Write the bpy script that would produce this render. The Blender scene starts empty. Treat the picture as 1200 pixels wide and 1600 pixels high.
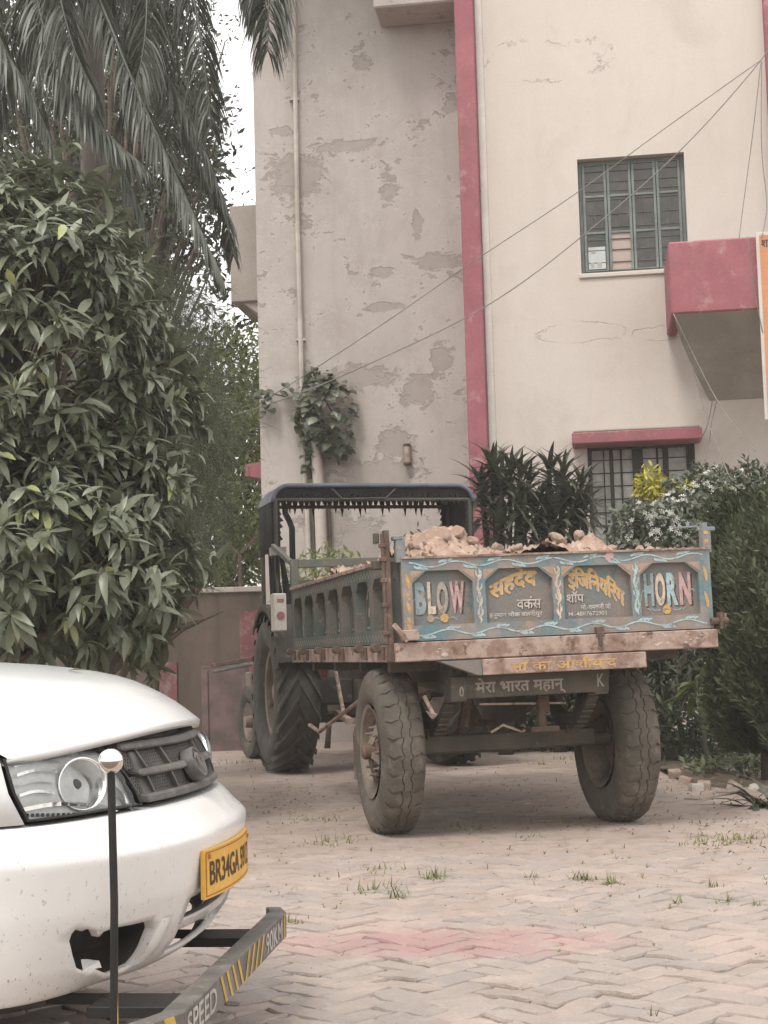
import bpy, bmesh, math, random
import numpy as np
from mathutils import Vector, Matrix, noise as mn
from mathutils.geometry import delaunay_2d_cdt
random.seed(7); rng = np.random.default_rng(7)
R = math.radians
SC = bpy.context.scene; COL = SC.collection

# ------------------------------------------------------------ camera, sky, sun, exposure
CAMH, FPX, PITCH, ROLL = 1.1, 2400.0, R(5.24), 0.0275
cam = bpy.data.cameras.new('camera'); cam.sensor_fit = 'VERTICAL'; cam.sensor_height = 24; cam.lens = 36.0
cam.clip_start = 0.05; cam.clip_end = 2000
camo = bpy.data.objects.new('camera', cam); COL.objects.link(camo)
CM = Matrix.Rotation(math.pi/2+PITCH, 3, 'X') @ Matrix.Rotation(-ROLL, 3, 'Z')
camo.matrix_world = Matrix.Translation((0, 0, CAMH)) @ CM.to_4x4()
SC.camera = camo
SUN_EL, SUN_AZ = R(58), R(205)      # azimuth measured clockwise from +Y
world = bpy.data.worlds.new('World'); SC.world = world; world.use_nodes = True
nt = world.node_tree; nt.nodes.clear()
wo = nt.nodes.new('ShaderNodeOutputWorld'); bg = nt.nodes.new('ShaderNodeBackground')
sky = nt.nodes.new('ShaderNodeTexSky'); sky.sky_type = 'NISHITA'; sky.sun_disc = False
sky.sun_elevation = SUN_EL; sky.sun_rotation = SUN_AZ; sky.air_density = 1.0; sky.dust_density = 3.0
hs = nt.nodes.new('ShaderNodeHueSaturation'); hs.inputs['Saturation'].default_value = 0.25
tc = nt.nodes.new('ShaderNodeTexCoord'); cn = nt.nodes.new('ShaderNodeTexNoise'); cn.inputs['Scale'].default_value = 2.2; cn.inputs['Detail'].default_value = 6
cr = nt.nodes.new('ShaderNodeValToRGB'); cr.color_ramp.elements[0].color = (7.0, 6.9, 6.8, 1); cr.color_ramp.elements[1].color = (10.0, 9.8, 9.6, 1)
mx = nt.nodes.new('ShaderNodeMixRGB'); mx.inputs[0].default_value = 0.8
nt.links.new(tc.outputs['Generated'], cn.inputs['Vector']); nt.links.new(cn.outputs['Fac'], cr.inputs[0])
nt.links.new(sky.outputs[0], hs.inputs['Color']); nt.links.new(hs.outputs[0], mx.inputs[1]); nt.links.new(cr.outputs[0], mx.inputs[2])
nt.links.new(mx.outputs[0], bg.inputs['Color']); bg.inputs['Strength'].default_value = 0.1
nt.links.new(bg.outputs[0], wo.inputs[0])
sl = bpy.data.lights.new('sun', 'SUN'); sl.energy = 0.9; sl.angle = R(14); sl.color = (1.0, 0.95, 0.88)
so = bpy.data.objects.new('sun', sl); COL.objects.link(so)
sd = Vector((math.sin(SUN_AZ)*math.cos(SUN_EL), math.cos(SUN_AZ)*math.cos(SUN_EL), math.sin(SUN_EL)))
so.rotation_euler = sd.to_track_quat('Z', 'Y').to_euler(); so.location = (0, -5, 30)
vs = SC.view_settings; vs.view_transform = 'Standard'; vs.look = 'None'; vs.gamma = 1; vs.use_curve_mapping = False; vs.exposure = 1.18
SC.cycles.use_denoising = True; SC.cycles.max_bounces = 6; SC.cycles.diffuse_bounces = 4; SC.cycles.transparent_max_bounces = 6

# ------------------------------------------------------------ helpers
def ray(px, py):
    return CM @ Vector(((px-600)/FPX, -(py-800)/FPX, -1.0))
def at(px, py, Y):
    d = ray(px, py); return Vector((0, 0, CAMH)) + d*(Y/d.y)
def gp(px, py, z=0.0):
    d = ray(px, py); return Vector((0, 0, CAMH)) + d*((z-CAMH)/d.z)
def proj(p):
    c = CM.transposed() @ (Vector(p)-Vector((0, 0, CAMH)))
    return (600+FPX*c.x/-c.z, 800-FPX*c.y/-c.z)

def tag(o, label=None, cat=None, group=None, kind=None):
    if label: o['label'] = label
    if cat: o['category'] = cat
    if group: o['group'] = group
    if kind: o['kind'] = kind
    return o
def thing(name, label, cat, loc=(0, 0, 0), rz=0.0, group=None):
    o = bpy.data.objects.new(name, None); COL.objects.link(o); o.empty_display_size = 0.2
    o.location = loc; o.rotation_euler = (0, 0, rz)
    return tag(o, label, cat, group)
def link(name, me, parent=None, loc=None, rot=None):
    o = bpy.data.objects.new(name, me); COL.objects.link(o)
    if parent: o.parent = parent
    if loc is not None: o.location = loc
    if rot is not None: o.rotation_euler = rot
    return o
def np_mesh(name, V, F, mat, var=None, smooth=False):
    """V (n,3), F (m,k) k = 3 or 4"""
    V = np.asarray(V, dtype=np.float32); F = np.asarray(F, dtype=np.int32)
    me = bpy.data.meshes.new(name); m, k = F.shape
    me.vertices.add(len(V)); me.vertices.foreach_set('co', V.ravel())
    me.loops.add(m*k); me.loops.foreach_set('vertex_index', F.ravel())
    me.polygons.add(m); me.polygons.foreach_set('loop_start', np.arange(0, m*k, k, dtype=np.int32))
    me.update(calc_edges=True)
    if smooth: me.polygons.foreach_set('use_smooth', np.ones(m, dtype=bool))
    if var is not None:
        a = me.attributes.new('v', 'FLOAT', 'POINT'); a.data.foreach_set('value', np.asarray(var, dtype=np.float32))
    me.materials.append(mat)
    return me
class MB:
    def __init__(s): s.v = []; s.f = []; s.m = []
    def add(s, vs, fs, m=0):
        b = len(s.v); s.v += [tuple(v) for v in vs]; s.f += [tuple(i+b for i in f) for f in fs]; s.m += [m]*len(fs); return s
    def box(s, a, b, m=0):
        x0, y0, z0 = a; x1, y1, z1 = b
        return s.add([(x0,y0,z0),(x1,y0,z0),(x1,y1,z0),(x0,y1,z0),(x0,y0,z1),(x1,y0,z1),(x1,y1,z1),(x0,y1,z1)],
            [(0,3,2,1),(4,5,6,7),(0,1,5,4),(1,2,6,5),(2,3,7,6),(3,0,4,7)], m)
    def bar(s, p, q, w, h=None, up=(0, 0, 1), m=0):
        p = Vector(p); q = Vector(q); h = h or w; d = (q-p).normalized(); u = Vector(up)
        if abs(d.dot(u)) > .95: u = Vector((0, 1, 0))
        a = d.cross(u).normalized()*w/2; b = a.cross(d).normalized()*h/2
        return s.add([p-a-b, p+a-b, p+a+b, p-a+b, q-a-b, q+a-b, q+a+b, q-a+b],
            [(0,1,2,3),(4,7,6,5),(0,4,5,1),(1,5,6,2),(2,6,7,3),(3,7,4,0)], m)
    def tube(s, pts, r, n=8, m=0, cap=True):
        pts = [Vector(p) for p in pts]; k = len(pts); rs = r if isinstance(r, (list, tuple)) else [r]*k
        vs = []; prev = None
        for i, p in enumerate(pts):
            d = (pts[min(i+1, k-1)]-pts[max(i-1, 0)]).normalized()
            if prev is None:
                u = Vector((0, 0, 1)) if abs(d.z) < .9 else Vector((1, 0, 0))
                a = d.cross(u).normalized()
            else: a = (prev-d*prev.dot(d)).normalized()
            prev = a; b = d.cross(a)
            for j in range(n):
                t = 2*math.pi*j/n; vs.append(p+(a*math.cos(t)+b*math.sin(t))*rs[i])
        fs = [(i*n+j, i*n+(j+1) % n, (i+1)*n+(j+1) % n, (i+1)*n+j) for i in range(k-1) for j in range(n)]
        if cap: fs += [tuple(range(n))[::-1], tuple(range((k-1)*n, k*n))]
        return s.add(vs, fs, m)
    def lathe(s, prof, n=32, c=(0, 0, 0), axis='X', m=0, close=False):
        """prof: list of (axial, radius)"""
        vs = []; k = len(prof)
        for a, r in prof:
            for j in range(n):
                t = 2*math.pi*j/n; u, w = r*math.cos(t), r*math.sin(t)
                p = (a, u, w) if axis == 'X' else ((u, a, w) if axis == 'Y' else (u, w, a))
                vs.append((p[0]+c[0], p[1]+c[1], p[2]+c[2]))
        fs = [(i*n+j, i*n+(j+1) % n, ((i+1) % k)*n+(j+1) % n, ((i+1) % k)*n+j) for i in range(k if close else k-1) for j in range(n)]
        return s.add(vs, fs, m)
    def prism(s, poly, fn, t, m=0):
        """poly in 2D, fn(u,v,w) -> 3D, thickness t along w"""
        n = len(poly); vs = [fn(u, v, 0) for u, v in poly]+[fn(u, v, t) for u, v in poly]
        return s.add(vs, [tuple(range(n)), tuple(range(n, 2*n))[::-1]]+[(i, i+n, (i+1) % n+n, (i+1) % n) for i in range(n)], m)
    def ribbon(s, pts, w, fn, m=0, taper=False):
        """flat painted stroke; pts 2D, fn(u,v)->3D"""
        k = len(pts); vs = []
        for i in range(k):
            a = pts[max(i-1, 0)]; b = pts[min(i+1, k-1)]; dx, dy = b[0]-a[0], b[1]-a[1]; L = math.hypot(dx, dy) or 1
            ww = w/2*((math.sin(math.pi*(i+.35)/(k-.3))**.6) if taper else 1)
            vs += [fn(pts[i][0]-dy/L*ww, pts[i][1]+dx/L*ww), fn(pts[i][0]+dy/L*ww, pts[i][1]-dx/L*ww)]
        return s.add(vs, [(2*i, 2*i+1, 2*i+3, 2*i+2) for i in range(k-1)], m)
    def islands(s):
        par = list(range(len(s.v)))
        def find(i):
            while par[i] != i: par[i] = par[par[i]]; i = par[i]
            return i
        for f in s.f:
            a = find(f[0])
            for i in f[1:]: par[find(i)] = a
        G = {}
        for f in s.f: G.setdefault(find(f[0]), []).append(f)
        out = []
        for fs in G.values():
            ids = sorted({i for f in fs for i in f}); mp = {i: k for k, i in enumerate(ids)}; m = MB(); m.add([s.v[i] for i in ids], [tuple(mp[i] for i in f) for f in fs]); out.append(m)
        return out
    def build(s, name, mats, parent=None, smooth=False, bevel=0, loc=None, rot=None, seg=1, split=False):
        if split:
            return [m.build(name, mats, parent, smooth, bevel, loc, rot, seg) for m in s.islands()][-1]
        me = bpy.data.meshes.new(name); me.from_pydata(s.v, [], s.f)
        if not isinstance(mats, (list, tuple)): mats = [mats]
        for m in mats: me.materials.append(m)
        if len(mats) > 1: me.polygons.foreach_set('material_index', s.m)
        bm = bmesh.new(); bm.from_mesh(me); bmesh.ops.recalc_face_normals(bm, faces=bm.faces)
        if bevel:
            es = [e for e in bm.edges if len(e.link_faces) == 2 and e.calc_face_angle(0) > .5]
            bmesh.ops.bevel(bm, geom=es, offset=bevel, segments=seg, affect='EDGES', profile=.6, clamp_overlap=True)
        bm.to_mesh(me); bm.free()
        if smooth:
            me.polygons.foreach_set('use_smooth', [True]*len(me.polygons))
            if smooth != 'all':
                try: me.set_sharp_from_angle(angle=R(38))
                except Exception: pass
        me.update()
        return link(name, me, parent, loc, rot)
def inpoly(x, y, P):
    c = False; n = len(P); j = n-1
    for i in range(n):
        xi, yi = P[i][0], P[i][1]; xj, yj = P[j][0], P[j][1]
        if (yi > y) != (yj > y) and x < (xj-xi)*(y-yi)/(yj-yi)+xi: c = not c
        j = i
    return c
def resample(P, step):
    out = []
    for i in range(len(P)):
        a = P[i]; b = P[(i+1) % len(P)]; L = math.hypot(b[0]-a[0], b[1]-a[1]); k = max(1, int(L/step+.5))
        for j in range(k): out.append((a[0]+(b[0]-a[0])*j/k, a[1]+(b[1]-a[1])*j/k))
    return out
def smoothpoly(P, it=2):
    for _ in range(it):
        Q = []
        for i in range(len(P)):
            a = P[i]; b = P[(i+1) % len(P)]
            Q += [(a[0]*.75+b[0]*.25, a[1]*.75+b[1]*.25), (a[0]*.25+b[0]*.75, a[1]*.25+b[1]*.75)]
        P = Q
    return P
def panel(fn, outer, holes=(), step=.05, thick=0.0, inward=None, grid=True, mb=None, m=0):
    """sheet with holes in (u,v), mapped by fn(u,v,w); w<0 goes inward; rims get thickness"""
    loops = [resample(outer, step)]+[resample(h, step) for h in holes]
    V = []; E = []
    for L in loops:
        b = len(V); V += L; E += [(b+i, b+(i+1) % len(L)) for i in range(len(L))]
    bnd = np.array(V)
    if grid:
        u0, v0 = np.min(loops[0], axis=0); u1, v1 = np.max(loops[0], axis=0)
        nu = max(1, int((u1-u0)/step)); nv = max(1, int((v1-v0)/step))
        for i in range(1, nu):
            for j in range(1, nv):
                p = (u0+(u1-u0)*i/nu, v0+(v1-v0)*j/nv)
                if not inpoly(p[0], p[1], loops[0]) or any(inpoly(p[0], p[1], h) for h in loops[1:]): continue
                if np.min((bnd[:, 0]-p[0])**2+(bnd[:, 1]-p[1])**2) < (step*.45)**2: continue
                V.append(p)
    r = delaunay_2d_cdt([Vector(v) for v in V], E, [], 0, 1e-6)
    ov, of = r[0], r[2]; fs = []
    for f in of:
        cx = sum(ov[i].x for i in f)/len(f); cy = sum(ov[i].y for i in f)/len(f)
        if inpoly(cx, cy, loops[0]) and not any(inpoly(cx, cy, h) for h in loops[1:]): fs.append(tuple(f))
    mb = mb or MB()
    mb.add([fn(p.x, p.y, 0) for p in ov], fs, m)
    if thick:
        for L in loops:
            n = len(L); mb.add([fn(a, b, 0) for a, b in L]+[fn(a, b, -thick) for a, b in L], [(i, (i+1) % n, (i+1) % n+n, i+n) for i in range(n)], m)
    return mb
def weld(o, d=1e-4):
    bm = bmesh.new(); bm.from_mesh(o.data); bmesh.ops.remove_doubles(bm, verts=bm.verts, dist=d); bmesh.ops.recalc_face_normals(bm, faces=bm.faces); bm.to_mesh(o.data); bm.free(); return o
def nz(x, y, z=0.0): return mn.noise(Vector((x, y, z)))

# lettering: outlines taken from the built-in font, before anything else is in the scene
TXT = {}
def text(s, off=.012, res=2):
    c = bpy.data.curves.new('t', 'FONT'); c.body = s; c.offset = 0 if any(ord(q) > 255 for q in s) else off; c.resolution_u = res if any(ord(q) > 255 for q in s) else 6; c.size = 1
    o = bpy.data.objects.new('t', c); COL.objects.link(o); bpy.context.view_layer.update()
    me = o.evaluated_get(bpy.context.evaluated_depsgraph_get()).to_mesh()
    v = np.array([tuple(q.co)[:2] for q in me.vertices]); f = [tuple(p.vertices) for p in me.polygons]
    o.to_mesh_clear(); bpy.data.objects.remove(o); bpy.data.curves.remove(c)
    v -= v.min(axis=0); return v, f
for s_, of_ in (('BLOW', .02), ('HORN', .02), ('B', .05), ('L', .05), ('O', .05), ('W', .05), ('H', .05), ('R', .05), ('N', .05), ('सहदेव', .03), ('वकंस', .02), ('हनुमान चौक बलनीपुर', .012),
        ('इंिजिनयिरंग', .03), ('शॉप', .02), ('मो.-चमकनी जी', .012), ('M.-4887672901', .015), ('मा का आशीवाद', .03), ('मेरा भारत महान्', .012),
        ('K', .015), ('0', .015), ('SPEED', .015), ('90KM', .015), ('BR34GA 5912', .015), ('श', .02)):
    TXT[s_] = text(s_, of_)
def letter(mb, s, u0, v0, w, h, fn, m=0, warp=None):
    v, f = TXT[s]; mx_ = v.max(axis=0)
    P = [(u0+a/mx_[0]*w, v0+b/mx_[1]*h) for a, b in v]
    if warp: P = [warp(*p) for p in P]
    mb.add([fn(a, b) for a, b in P], f, m)
    if any(ord(q) > 255 for q in s):
        e = h*.022; nrm_ = (fn(u0+.1, v0)-fn(u0, v0)).cross(fn(u0, v0+.1)-fn(u0, v0)).normalized()*.00012
        for k, (a_, b_) in enumerate(((e, 0), (-e, 0), (0, e), (0, -e))): mb.add([fn(a+a_, b+b_)+nrm_*(k+1) for a, b in P], f, m)

# ------------------------------------------------------------ materials
def N(nt, t, **kw):
    n = nt.nodes.new('ShaderNode'+t)
    for k, v in kw.items(): setattr(n, k, v)
    return n
def base(name, rough=.8, metal=0, spec=.4):
    m = bpy.data.materials.new(name); m.use_nodes = True; nt = m.node_tree; nt.nodes.clear()
    o = N(nt, 'OutputMaterial'); b = N(nt, 'BsdfPrincipled'); nt.links.new(b.outputs[0], o.inputs[0])
    b.inputs['Roughness'].default_value = rough; b.inputs['Metallic'].default_value = metal; b.inputs['Specular IOR Level'].default_value = spec
    return m, nt, b
def c4(c): return (c[0], c[1], c[2], 1)
def coords(nt, mode):
    if mode == 'W': return N(nt, 'NewGeometry').outputs['Position']
    return N(nt, 'TexCoord').outputs['Object']
def noise(nt, vec, scale, detail=5, rough=.6, dist=0, stretch=None):
    n = N(nt, 'TexNoise'); n.inputs['Scale'].default_value = scale; n.inputs['Detail'].default_value = detail
    n.inputs['Roughness'].default_value = rough; n.inputs['Distortion'].default_value = dist
    if stretch:
        mp = N(nt, 'Mapping'); mp.inputs['Scale'].default_value = stretch; nt.links.new(vec, mp.inputs['Vector']); vec = mp.outputs[0]
    nt.links.new(vec, n.inputs['Vector']); return n.outputs['Fac']
def ramp(nt, fac, a, b, c0=(0, 0, 0), c1=(1, 1, 1)):
    if a < 0 or b > 1:
        q = N(nt, 'MapRange'); q.inputs['From Min'].default_value = a; q.inputs['From Max'].default_value = b; nt.links.new(fac, q.inputs['Value']); fac = q.outputs[0]; a, b = 0, 1
    r = N(nt, 'ValToRGB'); e = r.color_ramp.elements; e[0].position = a; e[1].position = b; e[0].color = c4(c0); e[1].color = c4(c1)
    nt.links.new(fac, r.inputs[0]); return r.outputs[0]
def mix(nt, fac, a, b, mode='MIX'):
    m = N(nt, 'MixRGB', blend_type=mode)
    for s, i in ((fac, 0), (a, 1), (b, 2)):
        if isinstance(s, (int, float)): m.inputs[i].default_value = s if i == 0 else (s, s, s, 1)
        elif isinstance(s, (tuple, list)): m.inputs[i].default_value = c4(s)
        else: nt.links.new(s, m.inputs[i])
    return m.outputs[0]
def math_(nt, op, a, b=None):
    m = N(nt, 'Math', operation=op)
    for s, i in ((a, 0), (b, 1)):
        if s is None: continue
        if isinstance(s, (int, float)): m.inputs[i].default_value = s
        else: nt.links.new(s, m.inputs[i])
    return m.outputs[0]
def bump(nt, b, h, strength=.3, dist=.01, chain=None):
    n = N(nt, 'Bump'); n.inputs['Strength'].default_value = strength; n.inputs['Distance'].default_value = dist
    nt.links.new(h, n.inputs['Height'])
    if chain: nt.links.new(chain, n.inputs['Normal'])
    nt.links.new(n.outputs[0], b.inputs['Normal']); return n.outputs[0]
def mat(name, c, c2=None, sc=4, thr=(.4, .6), rough=.8, metal=0, spec=.35, bp=.25, bs=60, bd=.004, mode='O', c3=None, sc3=9, thr3=(.58, .64), dust=None, dthr=(.45, .7), dsc=3):
    m, nt, b = base(name, rough, metal, spec); vec = coords(nt, mode)
    col = None
    n1 = noise(nt, vec, sc, 6)
    col = ramp(nt, n1, thr[0], thr[1], c, c2 or tuple(x*.8 for x in c))
    if c3: col = mix(nt, ramp(nt, noise(nt, vec, sc3, 7, .7), *thr3), col, c3)
    if dust: col = mix(nt, ramp(nt, noise(nt, vec, dsc, 6, .65), *dthr), col, dust)
    f = noise(nt, vec, bs, 4)
    col = mix(nt, .35, col, ramp(nt, f, .3, .7, (.55, .55, .55), (1, 1, 1)), 'MULTIPLY')
    nt.links.new(col, b.inputs['Base Color'])
    if bp: bump(nt, b, f, bp, bd)
    return m
def leafmat(name, c, c2, c3=None, rough=.45, spec=.5, trans=.15):
    m, nt, b = base(name, rough, 0, spec)
    a = N(nt, 'Attribute'); a.attribute_name = 'v'
    r = N(nt, 'ValToRGB'); e = r.color_ramp.elements; e[0].color = c4(c); e[1].color = c4(c2); e[0].position = 0; e[1].position = .9 if c3 else 1
    if c3: q = e.new(.97); q.color = c4(c3)
    nt.links.new(a.outputs['Fac'], r.inputs[0])
    n = noise(nt, coords(nt, 'W'), 25, 3)
    col = mix(nt, .5, r.outputs[0], ramp(nt, n, .3, .7, (.6, .6, .6), (1.1, 1.1, 1.1)), 'MULTIPLY')
    nt.links.new(col, b.inputs['Base Color'])
    t = N(nt, 'BsdfTranslucent'); nt.links.new(col, t.inputs['Color']); ms = N(nt, 'MixShader'); ms.inputs[0].default_value = trans
    out = [x for x in nt.nodes if x.type == 'OUTPUT_MATERIAL'][0]
    nt.links.new(b.outputs[0], ms.inputs[1]); nt.links.new(t.outputs[0], ms.inputs[2]); nt.links.new(ms.outputs[0], out.inputs[0])
    return m

MT = {}
# ground: dust and pavers share a sandy cast; the red stain is spilt paint powder
def groundmat(name, c, c2, c3, fine, bpst):
    m, nt, b = base(name, .92, 0, .2); P = coords(nt, 'W')
    col = ramp(nt, noise(nt, P, 1.3, 7, .65), .35, .65, c, c2)
    col = mix(nt, ramp(nt, noise(nt, P, 6, 6, .7), .5, .68), col, c3)
    ge = N(nt, 'Attribute'); ge.attribute_name = 'v'
    col = mix(nt, .5, col, ramp(nt, ge.outputs['Fac'], 0, 1, (.72, .74, .77), (1.05, 1.0, .97)), 'MULTIPLY') if fine else col
    s = N(nt, 'SeparateXYZ'); nt.links.new(P, s.inputs[0])
    def ell(cx, cy, rx, ry, a=0):
        x = math_(nt, 'SUBTRACT', s.outputs[0], cx); y = math_(nt, 'SUBTRACT', s.outputs[1], cy)
        y = math_(nt, 'SUBTRACT', y, math_(nt, 'MULTIPLY', x, a))
        x = math_(nt, 'DIVIDE', x, rx); y = math_(nt, 'DIVIDE', y, ry)
        return math_(nt, 'ADD', math_(nt, 'MULTIPLY', x, x), math_(nt, 'MULTIPLY', y, y))
    d = ell(.18, 5.97, .85, .36, -.05)
    d = math_(nt, 'ADD', d, math_(nt, 'MULTIPLY', noise(nt, P, 4.5, 8, .8, .5), 2.8))
    pm = ramp(nt, d, 1.5, 2.4, (1, 1, 1), (0, 0, 0))
    col = mix(nt, math_(nt, 'MULTIPLY', pm, .42), col, (.43, .19, .19))
    f = noise(nt, P, 90, 5, .7)
    col = mix(nt, .5, col, ramp(nt, f, .3, .65, (.72, .70, .68), (1, 1, 1)), 'MULTIPLY')
    sp = ramp(nt, noise(nt, P, 38, 4, .75), .66, .70)
    col = mix(nt, math_(nt, 'MULTIPLY', sp, .5), col, (.16, .12, .09))
    col = mix(nt, math_(nt, 'MULTIPLY', ramp(nt, noise(nt, P, 2.3, 8, .72, .6), .52, .66), .45), col, (.24, .19, .155))
    nt.links.new(col, b.inputs['Base Color'])
    b1 = bump(nt, b, f, bpst, .004); bump(nt, b, noise(nt, P, 18, 5, .6), .4, .02, b1)
    return m
MT['dust'] = groundmat('sandy_dust', (.35, .28, .24), (.41, .335, .29), (.26, .205, .17), False, .5)
MT['paver'] = groundmat('concrete_paver', (.41, .34, .30), (.33, .29, .265), (.44, .37, .325), True, .45)
MT['soil'] = mat('garden_soil', (.16, .12, .085), (.10, .08, .055), sc=3, rough=.95, bp=.6, bs=25, bd=.03, mode='W', c3=(.22, .18, .13))
# ============================================================ SETTING
# ---- sky is the world; ground sheet to the horizon
gm = MB(); gm.box((-400, -60, -.5), (400, 700, -.06)); tag(gm.build('ground', MT['soil']), kind='structure')
def dustz(x, y):
    n = nz(x*.8, y*.8)*.5+nz(x*2.6+9, y*2.6)*.3+nz(x*9, y*9, 3)*.16+nz(x*30, y*30, 5)*.06
    cover = min(1, max(0, (y-5.0)/4.5)); cover = cover*cover*(3-2*cover)
    side = max(0, x-1.0)*.0018*min(1, max(0, (y-5)/3))
    return -.0125+.0185*cover+side+.013*n
ys = [3.0]
while ys[-1] < 23: ys.append(ys[-1]+max(.022, .0028*ys[-1]))
ys += [24, 26, 30, 40]
xs = list(np.arange(-3.2, 5.2, .035)); xs = [-14, -10, -7, -5]+xs+[6, 7, 9, 14]
V = [(x, y, dustz(x, y)) for y in ys for x in xs]; nx_ = len(xs)
F = [(j*nx_+i, j*nx_+i+1, (j+1)*nx_+i+1, (j+1)*nx_+i) for j in range(len(ys)-1) for i in range(nx_-1)]
yard = link('paving_dust', np_mesh('paving_dust', V, F, MT['dust'], smooth=True)); tag(yard, kind='structure')
# ---- interlocking pavers, herringbone at 47 degrees
paving = bpy.data.objects.new('paving', None); COL.objects.link(paving); tag(paving, kind='structure')
PW = .118; ca, sa = math.cos(R(47)), math.sin(R(47))
def pav_outline(i, j, horiz):
    w, h = (2, 1) if horiz else (1, 2); g = .022
    P = []
    for a in range(5): P.append((i+w*a/4, j))
    for a in range(1, 4): P.append((i+w, j+h*a/3))
    P += [(i+w*(1-a/4), j+h) for a in range(1, 5)]; P += [(i, j+h*(1-a/3)) for a in range(1, 3)]
    cx, cy = i+w/2, j+h/2; Q = []
    for x, y in P:
        x = cx+(x-cx)*(1-g/w*2); y = cy+(y-cy)*(1-g/h*2)
        dx = .10*math.sin(y*math.pi*2+x*.3)+.10*nz(x*1.3, y*1.3, 2); dy = .10*math.sin(x*math.pi*2)+.10*nz(x*1.3, y*1.3, 8)
        X, Y = (x+dx)*PW, (y+dy)*PW
        Q.append((X*ca-Y*sa, X*sa+Y*ca))
    return Q
plist = []
for i in range(-40, 130):
    for j in range(-60, 110):
        r = (i-j) % 4
        if r not in (0, 3): continue
        X, Y = (i+.7)*PW, (j+.7)*PW; x, y = X*ca-Y*sa, X*sa+Y*ca
        if 4.0 < y < 12.5 and abs(x) < y*.28+.25 : plist.append((y+abs(x)*.1, i, j, r == 0, x, y))
plist.sort()
seen = [p for p in plist if p[5] > 4.45 and not (p[4] < -.6*.9 and p[5] < 5.2)]
near = set(id(p) for p in seen[:300])
def pav_geo(mb, p):
    Q = pav_outline(p[1], p[2], p[3]); n = len(Q); cx = sum(q[0] for q in Q)/n; cy = sum(q[1] for q in Q)/n
    hz = random.uniform(-.0045, .0045); tx, ty = random.gauss(0, .032), random.gauss(0, .032)
    def z(x, y): return hz+tx*(x-cx)+ty*(y-cy)
    vs = [(cx+(x-cx)*.93, cy+(y-cy)*.93, z(x, y)) for x, y in Q]+[(x, y, z(x, y)-.009) for x, y in Q]+[(x, y, -.05) for x, y in Q]
    fs = [tuple(range(n))]+[(i, i+n, (i+1) % n+n, (i+1) % n) for i in range(n)]+[(i+n, i+2*n, (i+1) % n+2*n, (i+1) % n+n) for i in range(n)]
    mb.add(vs, fs)
def addv(me, vals):
    a = me.attributes.new('v', 'FLOAT', 'POINT'); a.data.foreach_set('value', vals)
far = MB(); farv = []
for p in plist:
    val = random.random()
    if id(p) in near:
        b = MB(); pav_geo(b, p); me = bpy.data.meshes.new('paver'); me.from_pydata(b.v, [], b.f); me.materials.append(MT['paver']); me.update()
        addv(me, [val]*len(b.v)); link('paver', me, paving)
    else:
        k = len(far.v); pav_geo(far, p); farv += [val]*(len(far.v)-k)
me = bpy.data.meshes.new('paver_field'); me.from_pydata(far.v, [], far.f); me.materials.append(MT['paver']); addv(me, farv); me.update()
tag(link('paver_field', me, paving), kind='stuff')

# ---- thin air volume added to lift the blacks
hm = bpy.data.materials.new('black_lift_air'); hm.use_nodes = True; hn = hm.node_tree; hn.nodes.clear(); ho = N(hn, 'OutputMaterial'); hv = N(hn, 'VolumePrincipled')
hv.inputs['Color'].default_value = (.95, .90, .84, 1); hv.inputs['Density'].default_value = .0023; hv.inputs['Anisotropy'].default_value = 0; hn.links.new(hv.outputs[0], ho.inputs['Volume'])
hz_ = MB(); hz_.box((-420, -80, -1.6), (420, 720, 14.0)); tag(hz_.build('black_lift_haze', hm), kind='stuff')
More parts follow.
